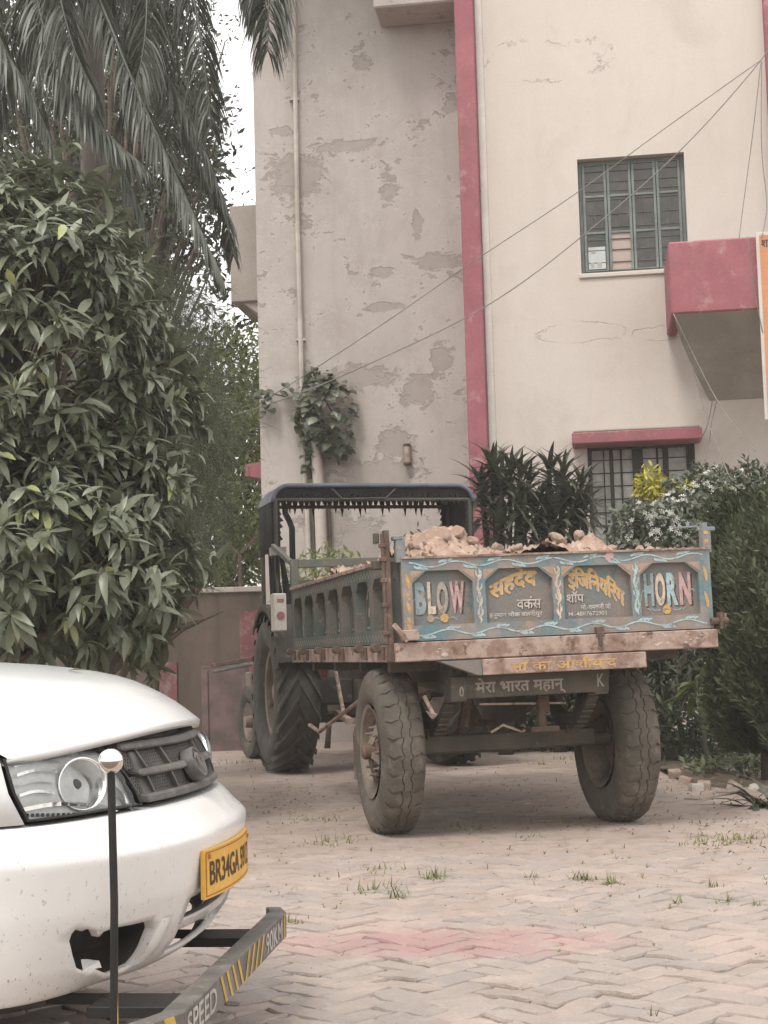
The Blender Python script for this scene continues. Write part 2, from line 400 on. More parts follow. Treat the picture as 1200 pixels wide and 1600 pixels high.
# ---- building
def wallmat(name, c, c2, stain, thr, patches, pc, cracks=(), bs=.35, streak=.25):
    m, nt, b = base(name, .9, 0, .2); P = coords(nt, 'W'); s = N(nt, 'SeparateXYZ'); nt.links.new(P, s.inputs[0])
    col = ramp(nt, noise(nt, P, .55, 5, .6), .35, .65, c, c2)
    col = mix(nt, math_(nt, 'MULTIPLY', ramp(nt, noise(nt, P, 1.1, 8, .7, .6, (1, 1, .8)), *thr), .55), col, stain)
    col = mix(nt, math_(nt, 'MULTIPLY', ramp(nt, noise(nt, P, 3.2, 5, .6, .3, (1, 1, .09)), .52, .75), streak), col, stain)
    n5 = noise(nt, P, 6.5, 9, .74, .4, (1, 1, 1.5)); n6 = noise(nt, P, 1.3, 3, .5)
    d = None
    for cx, cz, rx, rz in patches:
        x = math_(nt, 'DIVIDE', math_(nt, 'SUBTRACT', s.outputs[0], cx), rx); z = math_(nt, 'DIVIDE', math_(nt, 'SUBTRACT', s.outputs[2], cz), rz)
        e = math_(nt, 'SQRT', math_(nt, 'ADD', math_(nt, 'MULTIPLY', x, x), math_(nt, 'MULTIPLY', z, z)))
        d = e if d is None else math_(nt, 'MINIMUM', d, e)
    pmask = None
    if d is not None:
        d = math_(nt, 'ADD', d, math_(nt, 'MULTIPLY', math_(nt, 'SUBTRACT', n5, .5), 4.2))
        pmask = ramp(nt, d, .90, 1.12, (1, 1, 1), (0, 0, 0))
    chips = ramp(nt, math_(nt, 'ADD', n5, math_(nt, 'MULTIPLY', n6, .55)), .89 if patches else 1.12, .93 if patches else 1.13)
    if patches:
        halo = ramp(nt, math_(nt, 'ADD', n5, math_(nt, 'MULTIPLY', n6, .55)), .80, .88)
        col = mix(nt, math_(nt, 'MULTIPLY', halo, .3), col, tuple(x*1.18 for x in c))
    col = mix(nt, math_(nt, 'MULTIPLY', chips, .7), col, pc)
    if pmask is not None: col = mix(nt, math_(nt, 'MULTIPLY', pmask, mix(nt, noise(nt, P, 3.5, 5, .6), .25, .8)), col, pc)
    col = mix(nt, math_(nt, 'MULTIPLY', ramp(nt, noise(nt, P, 1.8, 6, .65, .5, (1.6, 1.6, .22)), .52, .72), .35 if patches else .14), col, stain)
    col = mix(nt, math_(nt, 'MULTIPLY', ramp(nt, math_(nt, 'ADD', s.outputs[2], math_(nt, 'MULTIPLY', n6, 2.5)), 2.0, 4.6, (1, 1, 1), (0, 0, 0)), .4), col, stain)
    cm = None
    for cx, cz, rx, rz, wd in cracks:
        x = math_(nt, 'DIVIDE', math_(nt, 'SUBTRACT', s.outputs[0], cx), rx); z = math_(nt, 'DIVIDE', math_(nt, 'SUBTRACT', s.outputs[2], cz), rz)
        e = math_(nt, 'SQRT', math_(nt, 'ADD', math_(nt, 'MULTIPLY', x, x), math_(nt, 'MULTIPLY', z, z)))
        e = math_(nt, 'ADD', e, math_(nt, 'MULTIPLY', math_(nt, 'SUBTRACT', noise(nt, P, 2.0, 7, .72), .5), 2.2))
        e = math_(nt, 'ABSOLUTE', math_(nt, 'SUBTRACT', e, 1)); e = ramp(nt, e, wd*.3, wd, (1, 1, 1), (0, 0, 0))
        e = math_(nt, 'MULTIPLY', e, ramp(nt, noise(nt, P, 3, 4, .6), .45, .6)); cm = e if cm is None else math_(nt, 'MAXIMUM', cm, e)
    if cm is not None: col = mix(nt, math_(nt, 'MULTIPLY', cm, .5), col, pc)
    f = noise(nt, P, 60, 5, .7)
    col = mix(nt, .3, col, ramp(nt, f, .3, .7, (.7, .7, .7), (1, 1, 1)), 'MULTIPLY')
    nt.links.new(col, b.inputs['Base Color'])
    h = math_(nt, 'ADD', math_(nt, 'MULTIPLY', f, .25), noise(nt, P, 2.2, 5, .6))
    b1 = bump(nt, b, h, bs, .03)
    hh = chips
    if pmask is not None: hh = math_(nt, 'MAXIMUM', hh, pmask)
    if cm is not None: hh = math_(nt, 'MAXIMUM', hh, cm)
    b2 = bump(nt, b, math_(nt, 'SUBTRACT', 1, hh), .6, .012, b1)
    return m
WA = R(8); WD = Vector((math.cos(WA), -math.sin(WA), 0)); WN = Vector((-math.sin(WA), -math.cos(WA), 0)); WP = Vector((2.25, 18, 0))
def wp(u, z, w=0.0): return WP+WD*u+WN*w+Vector((0, 0, z))
def wuz(px, py, w=0.0):
    d = ray(px, py); o = WP+WN*w; t = ((o-Vector((0, 0, CAMH))).dot(WN))/d.dot(WN); p = Vector((0, 0, CAMH))+d*t
    return ((p-WP).dot(WD), p.z)
LW = -1.0    # the left wall stands a metre behind the right one
def wxz(px, py, w=LW):
    u, z = wuz(px, py, w); return wp(u, z, w)
pt = []
for px, py, rx, rz in ((465, 275, .33, .28), (540, 228, .42, .07), (680, 408, .28, .10), (652, 350, .06, .18), (566, 98, .10, .11), (600, 425, .13, .06), (440, 205, .14, .06),
        (618, 690, .20, .16), (560, 590, .45, .13), (655, 610, .2, .2), (510, 815, .30, .2), (560, 850, .3, .3), (480, 640, .12, .5), (690, 560, .12, .2), (600, 480, .2, .05), (705, 165, .1, .1), (610, 300, .1, .1), (590, 740, .5, .18)):
    p = wxz(px, py); pt.append((round(p.x, 3), round(p.z, 3), rx, rz))
MT['wall_left'] = wallmat('peeling_grey_cream_paint', (.48, .44, .41), (.42, .38, .35), (.31, .265, .23), (.46, .70), pt, (.27, .235, .205))
p1 = wxz(860, 95, 0); p2 = wxz(900, 520, 0); p3 = wxz(1040, 520, 0)
MT['wall_right'] = wallmat('cream_wall_paint', (.60, .54, .485), (.56, .50, .445), (.46, .40, .345), (.55, .75), [], (.27, .22, .18),
    [(p1.x, p1.z, .78, .25, .03), (p2.x, p2.z, .55, .12, .05), (p3.x, p3.z, .35, .08, .06)], bs=.3, streak=.12)
MT['pink'] = mat('faded_magenta_paint', (.37, .135, .155), (.29, .10, .12), sc=1.6, thr=(.35, .65), c3=(.42, .24, .235), sc3=3.5, thr3=(.56, .66), dust=(.25, .12, .12), dthr=(.5, .75), dsc=1.2, bp=.3, bs=30, bd=.006, mode='W')
MT['plaster'] = mat('bare_plaster', (.34, .30, .265), (.28, .245, .215), sc=1.2, bp=.3, mode='W', c3=(.19, .16, .135), sc3=2.2, thr3=(.55, .7))
MT['cement'] = mat('grey_cement', (.42, .385, .34), (.34, .31, .275), sc=1.4, bp=.3, mode='W')
MT['pale'] = mat('white_lime_paint', (.66, .62, .57), (.58, .53, .48), sc=2, bp=.2, mode='W')
MT['teal_frame'] = mat('grey_green_window_paint', (.21, .24, .225), (.16, .18, .17), sc=6, bp=.15, c3=(.33, .31, .28), sc3=12, thr3=(.6, .7), mode='W')
MT['dark_frame'] = mat('dark_window_paint', (.055, .052, .045), (.04, .04, .034), sc=5, mode='W')
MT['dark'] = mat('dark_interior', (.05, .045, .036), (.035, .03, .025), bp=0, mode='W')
MT['iron'] = mat('rusty_dark_iron', (.07, .058, .048), (.11, .08, .06), sc=9, rough=.75, mode='W')
MT['pvc'] = mat('weathered_plastic_pipe', (.50, .46, .41), (.38, .335, .29), sc=2, rough=.6, bp=.05, mode='W')
def glass(name, c, rough, tr=0):
    m, nt, b = base(name, rough, 0, .6); P = coords(nt, 'W')
    col = mix(nt, ramp(nt, noise(nt, P, 5, 6, .7), .4, .7), c, tuple(x*1.7+.02 for x in c)); nt.links.new(col, b.inputs['Base Color'])
    return m
MT['glass_dark'] = glass('dusty_dark_glass', (.030, .028, .022), .25)
MT['glass_pale'] = glass('frosted_pane', (.27, .265, .235), .4)
bld = thing('apartment_building', 'cream and peeling grey two-storey building with dark pink strips behind the tractor', 'building', WP, 0)
def B(mb, name, m, parent=None, **k):
    """geometry given in world space, stored under the building"""
    o = mb.build(name, m, parent or bld, **k)
    if parent is None: o.location = (-WP.x, -WP.y, -WP.z)
    return o
uL = wuz(401, 400, LW)[0]; uF0 = wuz(722, 400, .18)[0]; uF1 = wuz(757, 400, .18)[0]; uEnd = 6.4; TOP = 10.6
# opening rectangles (u0,z0,u1,z1)
a0 = wuz(899, 250); a1 = wuz(1067, 237); a2 = wuz(903, 431); W1 = (a0[0]+.02, a2[1]+.02, a1[0]+.01, (a0[1]+a1[1])/2)
b0 = wuz(917, 694); b1_ = wuz(1085, 690); W2 = (b0[0], .95, b1_[0], (b0[1]+b1_[1])/2)
rect = lambda w: [(w[0], w[1]), (w[2], w[1]), (w[2], w[3]), (w[0], w[3])]
mb = panel(lambda u, v, w: wp(u, v, w), [(uF1-.06, -.1), (uEnd, -.1), (uEnd, TOP), (uF1-.06, TOP)], [rect(W1), rect(W2)], step=.5, thick=.24, grid=False)
B(mb, 'wall', MT['wall_right'])
mb = MB(); mb.prism([(uL, -.1), (uF0+.1, -.1), (uF0+.1, TOP), (uL, TOP)], lambda u, v, w: wp(u, v, LW-w), .25); B(mb, 'wall', MT['wall_left'])
mb = MB(); mb.prism([(0, 0), (9, 0), (9, TOP), (0, TOP)], lambda u, v, w: WP+WD*(uL-.02)+WN*(LW-.25-u)+Vector((0, 0, v))-WD*w*-1, .25); B(mb, 'side_wall', MT['plaster'])
mb = MB(); mb.prism([(uF0, -.1), (uF1-.04, -.1), (uF1-.04, TOP), (uF0, TOP)], lambda u, v, w: wp(u, v, .18-w), 1.2); B(mb, 'pink_fin', MT['pink'], bevel=.012)
mb = MB(); mb.prism([(uF1-.037, -.1), (uF1+.055, -.1), (uF1+.055, TOP), (uF1-.037, TOP)], lambda u, v, w: wp(u, v, .03-w), .3); B(mb, 'pale_strip', MT['pale'], bevel=.01)
uG = wuz(1194, 40, .1)[0]
mb = MB(); mb.prism([(uG, 5.0), (uG+.33, 5.0), (uG+.33, TOP), (uG, TOP)], lambda u, v, w: wp(u, v, .12-w), .3); B(mb, 'pink_fin', MT['pink'], bevel=.012)
mb = MB(); mb.prism([(uL-.02, TOP), (uEnd, TOP), (uEnd, TOP+.15), (uL-.02, TOP+.15)], lambda u, v, w: wp(u, v, .3-w), 9); B(mb, 'roof', MT['cement'])
# dark rooms behind the openings
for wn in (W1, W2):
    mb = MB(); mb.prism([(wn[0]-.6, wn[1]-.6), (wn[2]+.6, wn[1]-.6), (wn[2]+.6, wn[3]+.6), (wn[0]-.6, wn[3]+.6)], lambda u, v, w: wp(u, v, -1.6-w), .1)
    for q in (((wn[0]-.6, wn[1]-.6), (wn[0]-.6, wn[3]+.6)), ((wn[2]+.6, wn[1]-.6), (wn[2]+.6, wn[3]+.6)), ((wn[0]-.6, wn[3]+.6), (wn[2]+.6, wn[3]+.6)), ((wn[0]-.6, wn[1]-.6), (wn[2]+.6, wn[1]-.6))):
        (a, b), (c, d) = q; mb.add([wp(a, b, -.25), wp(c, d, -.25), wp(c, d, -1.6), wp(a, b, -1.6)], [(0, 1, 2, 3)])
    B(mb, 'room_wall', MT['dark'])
# upper window
def wbox(mb, u0, z0, u1, z1, w0, w1):
    P = [wp(u, z, w)-WP for w in (w0, w1) for u, z in ((u0, z0), (u1, z0), (u1, z1), (u0, z1))]
    mb.add(P, [(0, 1, 2, 3), (4, 7, 6, 5), (0, 4, 5, 1), (1, 5, 6, 2), (2, 6, 7, 3), (3, 7, 4, 0)])
win = MB(); u0, z0, u1, z1 = W1; fw = .045
for a in ((u0+.002, z0+.002, u0+fw, z1-.002), (u1-fw, z0+.002, u1-.002, z1-.002), (u0+fw, z1-fw, u1-fw, z1-.002), (u0+fw, z0+.002, u1-fw, z0+fw)): wbox(win, *a, -.12, -.19)
wf = win.build('window', MT['teal_frame'], bld, bevel=.004); cw = (u1-u0-2*fw)/4
zs = [z0+fw, z0+fw+(z1-z0)*.335, z0+fw+(z1-z0)*.655, z1-fw]
for i in range(4):
    a = u0+fw+i*cw; lf = MB(); st = .035
    wbox(lf, a+.004, zs[0], a+st, zs[3], -.10, -.14); wbox(lf, a+cw-st, zs[0], a+cw-.004, zs[3], -.10, -.14)
    for zz in zs: wbox(lf, a+st, max(zs[0], zz-.014), a+cw-st, min(zs[3], zz+.014), -.105, -.14)
    lf.build('window_leaf', MT['teal_frame'], wf, bevel=.003)
    for k in range(3):
        pn = MB(); m_ = MT['glass_dark']
        if i == 1 and k == 0: m_ = mat('brown_board', (.46, .37, .32), (.40, .32, .275), sc=3)
        wbox(pn, a+st, zs[k]+.015, a+cw-st, zs[k+1]-.015, -.122, -.126)
        o = pn.build('pane', m_, wf)
        if i == 1 and k == 0: o['label'] = 'pane replaced by a brown board'
ib = MT['bar'] = mat('pale_window_bar', (.13, .12, .10), (.10, .09, .075), mode='W')
gr = MB()
for i in range(4):
    a = u0+fw+i*cw; m0, m1 = a+.06, a+cw-.06
    for zz in (zs[0]+.1, zs[0]+.25, zs[0]+.38, zs[1]+.06, zs[1]+.4, zs[2]+.06, zs[2]+.17, zs[2]+.3): wbox(gr, a+.036, zz, a+cw-.036, zz+.010, -.110, -.118)
    wbox(gr, (m0+m1)/2-.006, zs[1]+.08, (m0+m1)/2+.006, zs[1]+.39, -.110, -.118); wbox(gr, m0, zs[1]+.22, m1, zs[1]+.232, -.110, -.117)
gr.build('grille_bar', ib, wf, split=True)
pp = MB(); a = u0+fw; wbox(pp, a+.045, zs[0]+.03, a+cw-.045, zs[0]+.30, -.112, -.114); o = pp.build('paper_sheet', mat('white_paper', (.55, .57, .58), (.48, .50, .50), sc=8, mode='W'), wf); o['label'] = 'white printed sheet stuck in the lowest left pane'
pp = MB(); wbox(pp, a+.07, zs[0]+.05, a+.11, zs[0]+.11, -.108, -.11); wbox(pp, a+.15, zs[0]+.05, a+.20, zs[0]+.11, -.108, -.11); wbox(pp, a+.08, zs[0]+.22, a+.13, zs[0]+.25, -.108, -.11); pp.build('print_mark', MT['cement'], wf, split=True)
sill = MB(); wbox(sill, u0-.03, z0-.06, u1+.03, z0-.003, -.02, .03); o = sill.build('sill', MT['wall_right'], wf, bevel=.01)
# lower window
u0, z0, u1, z1 = W2; dw = MB()
for a in ((u0+.002, z0, u0+.05, z1-.002), (u1-.07, z0, u1-.002, z1-.002), (u0+.05, z1-.05, u1-.07, z1-.002)): wbox(dw, *a, -.06, -.20)
wf2 = dw.build('window', MT['dark_frame'], bld, bevel=.004)
cols = [(924, 944), (946, 954), (960, 971), (974, 990), (1007, 1028), (1031, 1038), (1047, 1075)]
us = [(wuz(a, 760)[0], wuz(b, 760)[0]) for a, b in cols]
lf = MB(); prev = u0+.05
for i, (a, b) in enumerate(us):
    wbox(lf, prev, z0, a, z1-.05, -.10-(i % 2)*.004, -.15); prev = b
wbox(lf, prev, z0, u1-.07, z1-.05, -.10, -.15); lf.build('window_leaf', MT['dark_frame'], wf2)
for a, b in us:
    pn = MB(); wbox(pn, a, z0, b, z1-.055, -.13, -.135); pn.build('pane', MT['glass_pale'], wf2)
    br = MB(); zz = z1-.18
    while zz > z0+.3: wbox(br, a, zz, b, zz+.012, -.117, -.127); zz -= .155
    br.build('pane_bar', MT['dark_frame'], wf2, split=True)
c0 = wuz(893, 676, .42); c1 = wuz(1097, 667, .42); cz = (wuz(893, 693, .42)[1]+wuz(1097, 686, .42)[1])/2; ct = (c0[1]+c1[1])/2
mb = MB(); mb.prism([(c0[0], cz), (c1[0], cz), (c1[0], ct), (c0[0], ct)], lambda u, v, w: wp(u, v, .42-w), .46); B(mb, 'window_hood', MT['pink'], bevel=.012)
mb = MB(); mb.prism([(c0[0]+.02, ct+.002), (c1[0]-.02, ct+.002), (c1[0]-.02, ct+.03), (c0[0]+.02, ct+.03)], lambda u, v, w: wp(u, v, .38-w), .36); B(mb, 'hood_dirt', MT['plaster'], bevel=.01)
# slab at the top, side boxes
s0 = wuz(583, 10, -.35); mb = MB(); mb.prism([(s0[0], s0[1]-.02), (uF0-.002, s0[1]-.02), (uF0-.002, TOP-.002), (s0[0], TOP-.002)], lambda u, v, w: wp(u, v, -.35-w), .64); B(mb, 'projecting_slab', MT['wall_left'], bevel=.02)
pA = wuz(358, 322, LW-.3); pB = wuz(404, 470, LW-.3)
mb = MB(); mb.prism([(LW-.3, pB[1]), (LW-1.6, pB[1]-.0), (LW-1.6, pA[1]), (LW-.3, pA[1])], lambda a, v, w: WP+WD*(pA[0]+w)+WN*a+Vector((0, 0, v)), uL-pA[0]-.03); B(mb, 'box_balcony', MT['plaster'], bevel=.015)
mb = MB(); P_ = [WP+WD*u+WN*a+Vector((0, 0, z)) for u, a, z in ((pA[0]+.15, LW-.35, pB[1]-.003), (uL-.025, LW-.35, pB[1]-.003), (uL-.025, LW-.35, pB[1]-.19), (pA[0]+.15, LW-1.5, pB[1]-.003), (uL-.025, LW-1.5, pB[1]-.003), (uL-.025, LW-1.5, pB[1]-.19))]
mb.add(P_, [(0, 1, 2), (3, 5, 4), (0, 2, 5, 3), (0, 3, 4, 1), (1, 4, 5, 2)]); B(mb, 'bracket', MT['cement'])
q0 = wuz(383, 722, LW-.3); q1 = wuz(412, 742, LW-.3)
mb = MB(); mb.prism([(q0[0], q1[1]), (uL-.03, q1[1]-.05), (uL-.03, q0[1]), (q0[0], q0[1]-.03)], lambda u, v, w: wp(u, v, LW-.3-w), 1.2); B(mb, 'window_hood', MT['pink'])
# rounded balcony over the door
fb0 = wuz(1044, 378, 1.25); fb1 = wuz(1054, 488, 1.25); bt = fb0[1]; bb = fb1[1]-.02; ue = fb0[0]+2.4
mb = MB(); mb.prism([(fb0[0], bb), (ue, bb), (ue, bt), (fb0[0], bt)], lambda u, v, w: wp(u, v, 1.25-w), .12)
mb.prism([(1.128, bb), (.0, bb), (.0, bt), (1.128, bt)], lambda a, v, w: WP+WD*(fb0[0]+w)+WN*a+Vector((0, 0, v)), .12); B(mb, 'balcony', MT['pink'], bevel=.02)
e0 = wuz(1112, 626, .02); zw = e0[1]; uw = e0[0]-.05
S = []; n = 12
for i in range(n+1):
    t = i/n; w = 1.23-1.23*t; z = bb-(bb-zw)*(t**1.25); u = fb0[0]+.03+(uw-fb0[0])*(t**1.5); S.append((u, z, w))
mb = MB(); vs = []
for u, z, w in S: vs += [wp(u, z, w), wp(ue, z, w)]
mb.add(vs, [(2*i, 2*i+1, 2*i+3, 2*i+2) for i in range(n)])
vs = [wp(u, z, w) for u, z, w in S]+[wp(u, bb+.01, w) for u, z, w in S]; mb.add(vs, [(i, i+1, i+n+2, i+n+1) for i in range(n)])
B(mb, 'balcony_soffit', MT['cement'], smooth=True)
mb = MB(); mb.box((0, 0, 0), (.03, .03, .07)); o = mb.build('drain_spout', MT['iron'], bld); p = wp(fb0[0]+.05, bb+.0, 1.22)-WP; o.location = p
# pipes on the left wall
def tubepx(name, pts, r, m, parent=None, n=8, w=LW+.06):
    P = [wxz(x, y, w) for x, y in pts]; mb = MB(); mb.tube(P, r, n); return B(mb, name, m, smooth=True) if parent is None else mb.build(name, m, parent, smooth=True)
tubepx('drain_pipe', [(459, -140), (461, 120), (465, 350), (469, 500), (472, 615), (478, 750), (484, 900), (488, 1050)], .032, MT['pvc'])
tubepx('soil_pipe', [(494, 690), (500, 790), (505, 920), (509, 1050)], .075, MT['pvc'], n=14, w=LW+.1)
tubepx('damp_pipe', [(478, 690), (489, 800), (496, 950)], .035, MT['iron'])
tubepx('damp_pipe', [(514, 790), (519, 920)], .02, MT['iron'])
for x, y in ((460, 157), (470, 532)):
    p = wxz(x, y, LW+.02); mb = MB(); mb.box((p.x-.06, p.y-.06, p.z-.012), (p.x+.06, p.y+.02, p.z+.012)); B(mb, 'pipe_clamp', MT['pvc'])
p = wxz(636, 711, LW+.04); mb = MB(); mb.tube([p+Vector((0, -.03, .10)), p+Vector((0, -.03, -.10))], .045, 12); lampm = mat('dusty_lamp_glass', (.45, .38, .33), (.30, .22, .18), sc=8, mode='W')
lamp = thing('wall_lamp', 'small tubular wall lamp on the peeling grey wall', 'lamp', p); o = mb.build('lamp_shade', lampm, lamp, smooth=True); o.location = -p
mb = MB(); mb.tube([p+Vector((0, .0, .14)), p+Vector((0, 0, .10))], .05, 10); mb.tube([p+Vector((0, -.03, -.10)), p+Vector((0, -.03, -.13))], .05, 10); mb.box((p.x-.03, p.y-.01, p.z-.12), (p.x+.03, p.y+.05, p.z+.14)); o = mb.build('lamp_bracket', MT['iron'], lamp); o.location = -p
# orange sign at the right edge
sp = at(1188, 510, 16.4); zt = at(1188, 363, 16.4).z; zb = at(1192, 656, 16.4).z
sg = thing('hanging_sign', 'orange sign board with white rim hanging at the right edge below the wires', 'sign', (sp.x, 16.4, zb), -WA)
mb = MB(); mb.box((0, 0, 0), (.9, .03, zt-zb)); mb.build('sign_frame', MT['pale'], sg, bevel=.004)
mb = MB(); mb.box((.035, -.006, .035), (.865, -.001, zt-zb-.035)); mb.build('sign_face', mat('orange_print', (.62, .28, .15), (.58, .26, .14), sc=2, bp=0), sg)
mb = MB(); letter(mb, 'श', .055, zt-zb-.17, .07, .08, lambda u, v: Vector((u, -.008, v))); mb.build('lettering', MT['dark_frame'], sg)
# wires
MT['wire'] = mat('grey_cable', (.24, .22, .20), (.18, .165, .15), bp=0)
def wire(name, label, pts, r=.009, group=None):
    P = [at(*p) for p in pts]; Q = []
    for i in range(len(P)-1):
        a, b = P[max(i-1, 0)], P[i]; c, d = P[i+1], P[min(i+2, len(P)-1)]
        for k in range(6):
            t = k/6; Q.append(.5*((2*b)+(c-a)*t+(2*a-5*b+4*c-d)*t*t+(3*b-a-3*c+d)*t**3))
    Q.append(P[-1]); mb = MB(); mb.tube(Q, r, 5); return tag(mb.build(name, MT['wire'], smooth='all'), label, 'wire', group)
wire('overhead_wire', 'thin wire sloping from the wall hook down across the upper window top', [(1189, 94, 17.5), (1040, 200, 17.2), (893, 307, 17), (745, 405, 16.7), (600, 505, 16.5), (470, 590, 16.3), (402, 632, 16.2)], .0055)
wire('overhead_wire', 'lower long wire crossing the whole wall and sagging into the mango tree', [(1215, 40, 17.4), (1189, 94, 17.4), (1060, 238, 17), (890, 385, 16.5), (757, 480, 16), (600, 558, 15.4), (440, 625, 14.6), (250, 680, 13.5), (0, 738, 12), (-150, 760, 11)], .0065)
wire('overhead_wire', 'left one of two wires dropping from the wall hook to the balcony', [(1189, 96, 17.3), (1176, 210, 17.1), (1160, 330, 16.9), (1155, 372, 16.7)], .0055)
wire('overhead_wire', 'right wire dropping from the hook past the sign', [(1190, 96, 17.3), (1190, 230, 17), (1198, 320, 16.8), (1190, 372, 16.3)], .006)
wire('overhead_wire', 'loose pale wire running down the pink balcony front', [(1168, 370, 16.35), (1176, 440, 16.3), (1192, 520, 16.4), (1205, 560, 16.5)], .0055)
wire('overhead_wire', 'dark wire slanting under the balcony to the hedge', [(1052, 490, 16.6), (1120, 625, 16.4), (1180, 705, 15)], .006)
wire('overhead_wire', 'pale wire falling left of the balcony towards the white flower bush', [(1075, 540, 17), (1100, 640, 16.5), (1138, 742, 14)], .0055)
wire('overhead_wire', 'short dark wire from the balcony corner to the pink window hood', [(1113, 626, 17.3), (1105, 665, 17.2), (1092, 690, 17.3)], .006)
wire('overhead_wire', 'second short dark wire beside the one at the hood end', [(1120, 626, 17.3), (1112, 660, 17.2), (1108, 690, 17.2), (1100, 720, 17)], .0055)
# ---- compound wall
MT['yardwall'] = wallmat('mossy_wall_plaster', (.20, .145, .13), (.14, .105, .09), (.07, .062, .045), (.38, .62), [], (.15, .12, .10), bs=.5, streak=.7)
MT['oldpink'] = mat('old_pink_paint', (.22, .075, .085), (.15, .065, .068), sc=3, c3=(.22, .16, .14), sc3=5, thr3=(.5, .6), bp=.4, mode='W')
cw_ = MB(); CY = 22.0; yw = thing('compound_wall', 'low stained compound wall with magenta strips behind the mango tree', 'wall', (-4, CY, 0))
cw_.box((-8, 0, -.1), (3.2, .22, 2.02)); cw_.build('wall', MT['yardwall'], yw)
mb = MB(); mb.box((-8, -.04, 2.022), (3.2, .26, 2.10)); mb.build('coping', MT['cement'], yw, bevel=.01)
for px, w_, zt_ in ((262, .26, 1.05), (392, .3, 1.75), (120, .3, 1.2), (100, .5, .35)):
    X = at(px, 1020, CY).x+4; mb = MB(); mb.box((X-w_/2, -.035, 0), (X+w_/2, -.002, zt_)); mb.build('painted_strip', MT['oldpink'], yw)
X = at(374, 900, CY).x; fp = thing('fence_post', 'small Y shaped iron post on top of the compound wall', 'post', (X, CY+.1, 2.1))
mb = MB(); mb.bar((0, 0, 0), (0, 0, .5), .05); mb.bar((0, 0, .48), (.27, 0, .74), .05); mb.bar((0, 0, .48), (-.27, 0, .74), .03); mb.build('post', MT['iron'], fp)
# ============================================================ TRAILER
MT['gate'] = mat('teal_paint_worn', (.115, .205, .23), (.24, .20, .175), sc=3.2, thr=(.42, .60), c3=(.34, .235, .195), sc3=7, thr3=(.57, .64), bp=.4, bs=45, dust=(.34, .28, .24), dthr=(.46, .75), dsc=6)
MT['gatepanel'] = mat('panel_paint_worn', (.155, .175, .17), (.215, .175, .15), sc=3, thr=(.4, .58), c3=(.075, .135, .15), sc3=5, thr3=(.56, .66), bp=.3, bs=50, dust=(.27, .21, .175), dthr=(.55, .8))
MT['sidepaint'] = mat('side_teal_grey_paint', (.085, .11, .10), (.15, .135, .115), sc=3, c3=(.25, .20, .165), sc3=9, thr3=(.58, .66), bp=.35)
MT['siderecess_shade'] = mat('side_paint_recess_shade', (.05, .07, .062), (.085, .095, .08), sc=3, bp=.3, c3=(.14, .12, .10), sc3=7)  # darker copy of the side paint; recess shade put into the colour
MT['rust'] = mat('pink_brown_rusted_steel', (.38, .285, .235), (.25, .165, .13), sc=9, thr=(.46, .56), c3=(.14, .085, .06), sc3=11, thr3=(.55, .63), bp=.6, bs=35, bd=.006, dust=(.40, .31, .26), dthr=(.55, .75), dsc=7)
MT['brownrust'] = mat('brown_rusted_steel', (.15, .10, .075), (.095, .065, .05), sc=8, bp=.4, c3=(.22, .16, .125), sc3=12)
MT['chassis'] = mat('dusty_black_steel', (.075, .068, .055), (.11, .095, .075), sc=4, c3=(.17, .145, .115), sc3=6, thr3=(.55, .7), bp=.3)
MT['rubber'] = mat('dusty_rubber', (.085, .074, .060), (.13, .112, .092), sc=5, rough=.9, c3=(.20, .17, .14), sc3=8, thr3=(.55, .7), bp=.35, bs=50)
MT['rubber_dark'] = mat('tractor_rubber', (.055, .053, .046), (.085, .077, .064), sc=5, rough=.85, c3=(.15, .13, .105), sc3=7, thr3=(.58, .72), bp=.25)
MT['rim'] = mat('dusty_rim_paint', (.24, .195, .16), (.165, .13, .105), sc=6, c3=(.10, .08, .065), sc3=9, bp=.4)
paint = lambda n, c: mat(n, c, tuple(x*.8 for x in c), sc=14, thr=(.4, .6), c3=(.24, .20, .17), sc3=26, thr3=(.53, .62), bp=.1, dust=(.30, .25, .21), dthr=(.48, .85), dsc=9, rough=.6)
MT['p_cyan'] = paint('pale_cyan_paint', (.40, .54, .56)); MT['p_white'] = paint('off_white_paint', (.55, .50, .45)); MT['p_orange'] = paint('ochre_paint', (.62, .36, .11))
MT['p_pink'] = paint('pink_letter_paint', (.56, .34, .33)); MT['p_cream'] = paint('cream_letter_paint', (.63, .51, .40)); MT['p_grey'] = paint('grey_letter_paint', (.38, .345, .295))
MT['p_blue'] = paint('blue_letter_paint', (.27, .40, .43)); MT['p_tan'] = paint('tan_corner_paint', (.42, .28, .19)); MT['p_black'] = paint('black_outline_paint', (.05, .045, .04))
TRZ = R(12.6)
tr = thing('farm_trailer', 'painted blue green tipping farm trailer with rubble load and lettered tailgate', 'trailer', (.066, 8.78, 0), TRZ); tr.scale = (.975, 1, 1)
TILT = (0, -R(1.0), 0)
def T(mb, name, m, parent=None, **k):
    if k.pop('split', False):
        for q in mb.islands(): o = T(q, name, m, parent, **k)
        return o
    o = mb.build(name, m, parent or tr, **k)
    if parent is None: o.rotation_euler = TILT
    return o
WID, LEN, ZB, ZT = 2.0, 3.70, 1.160, 1.630
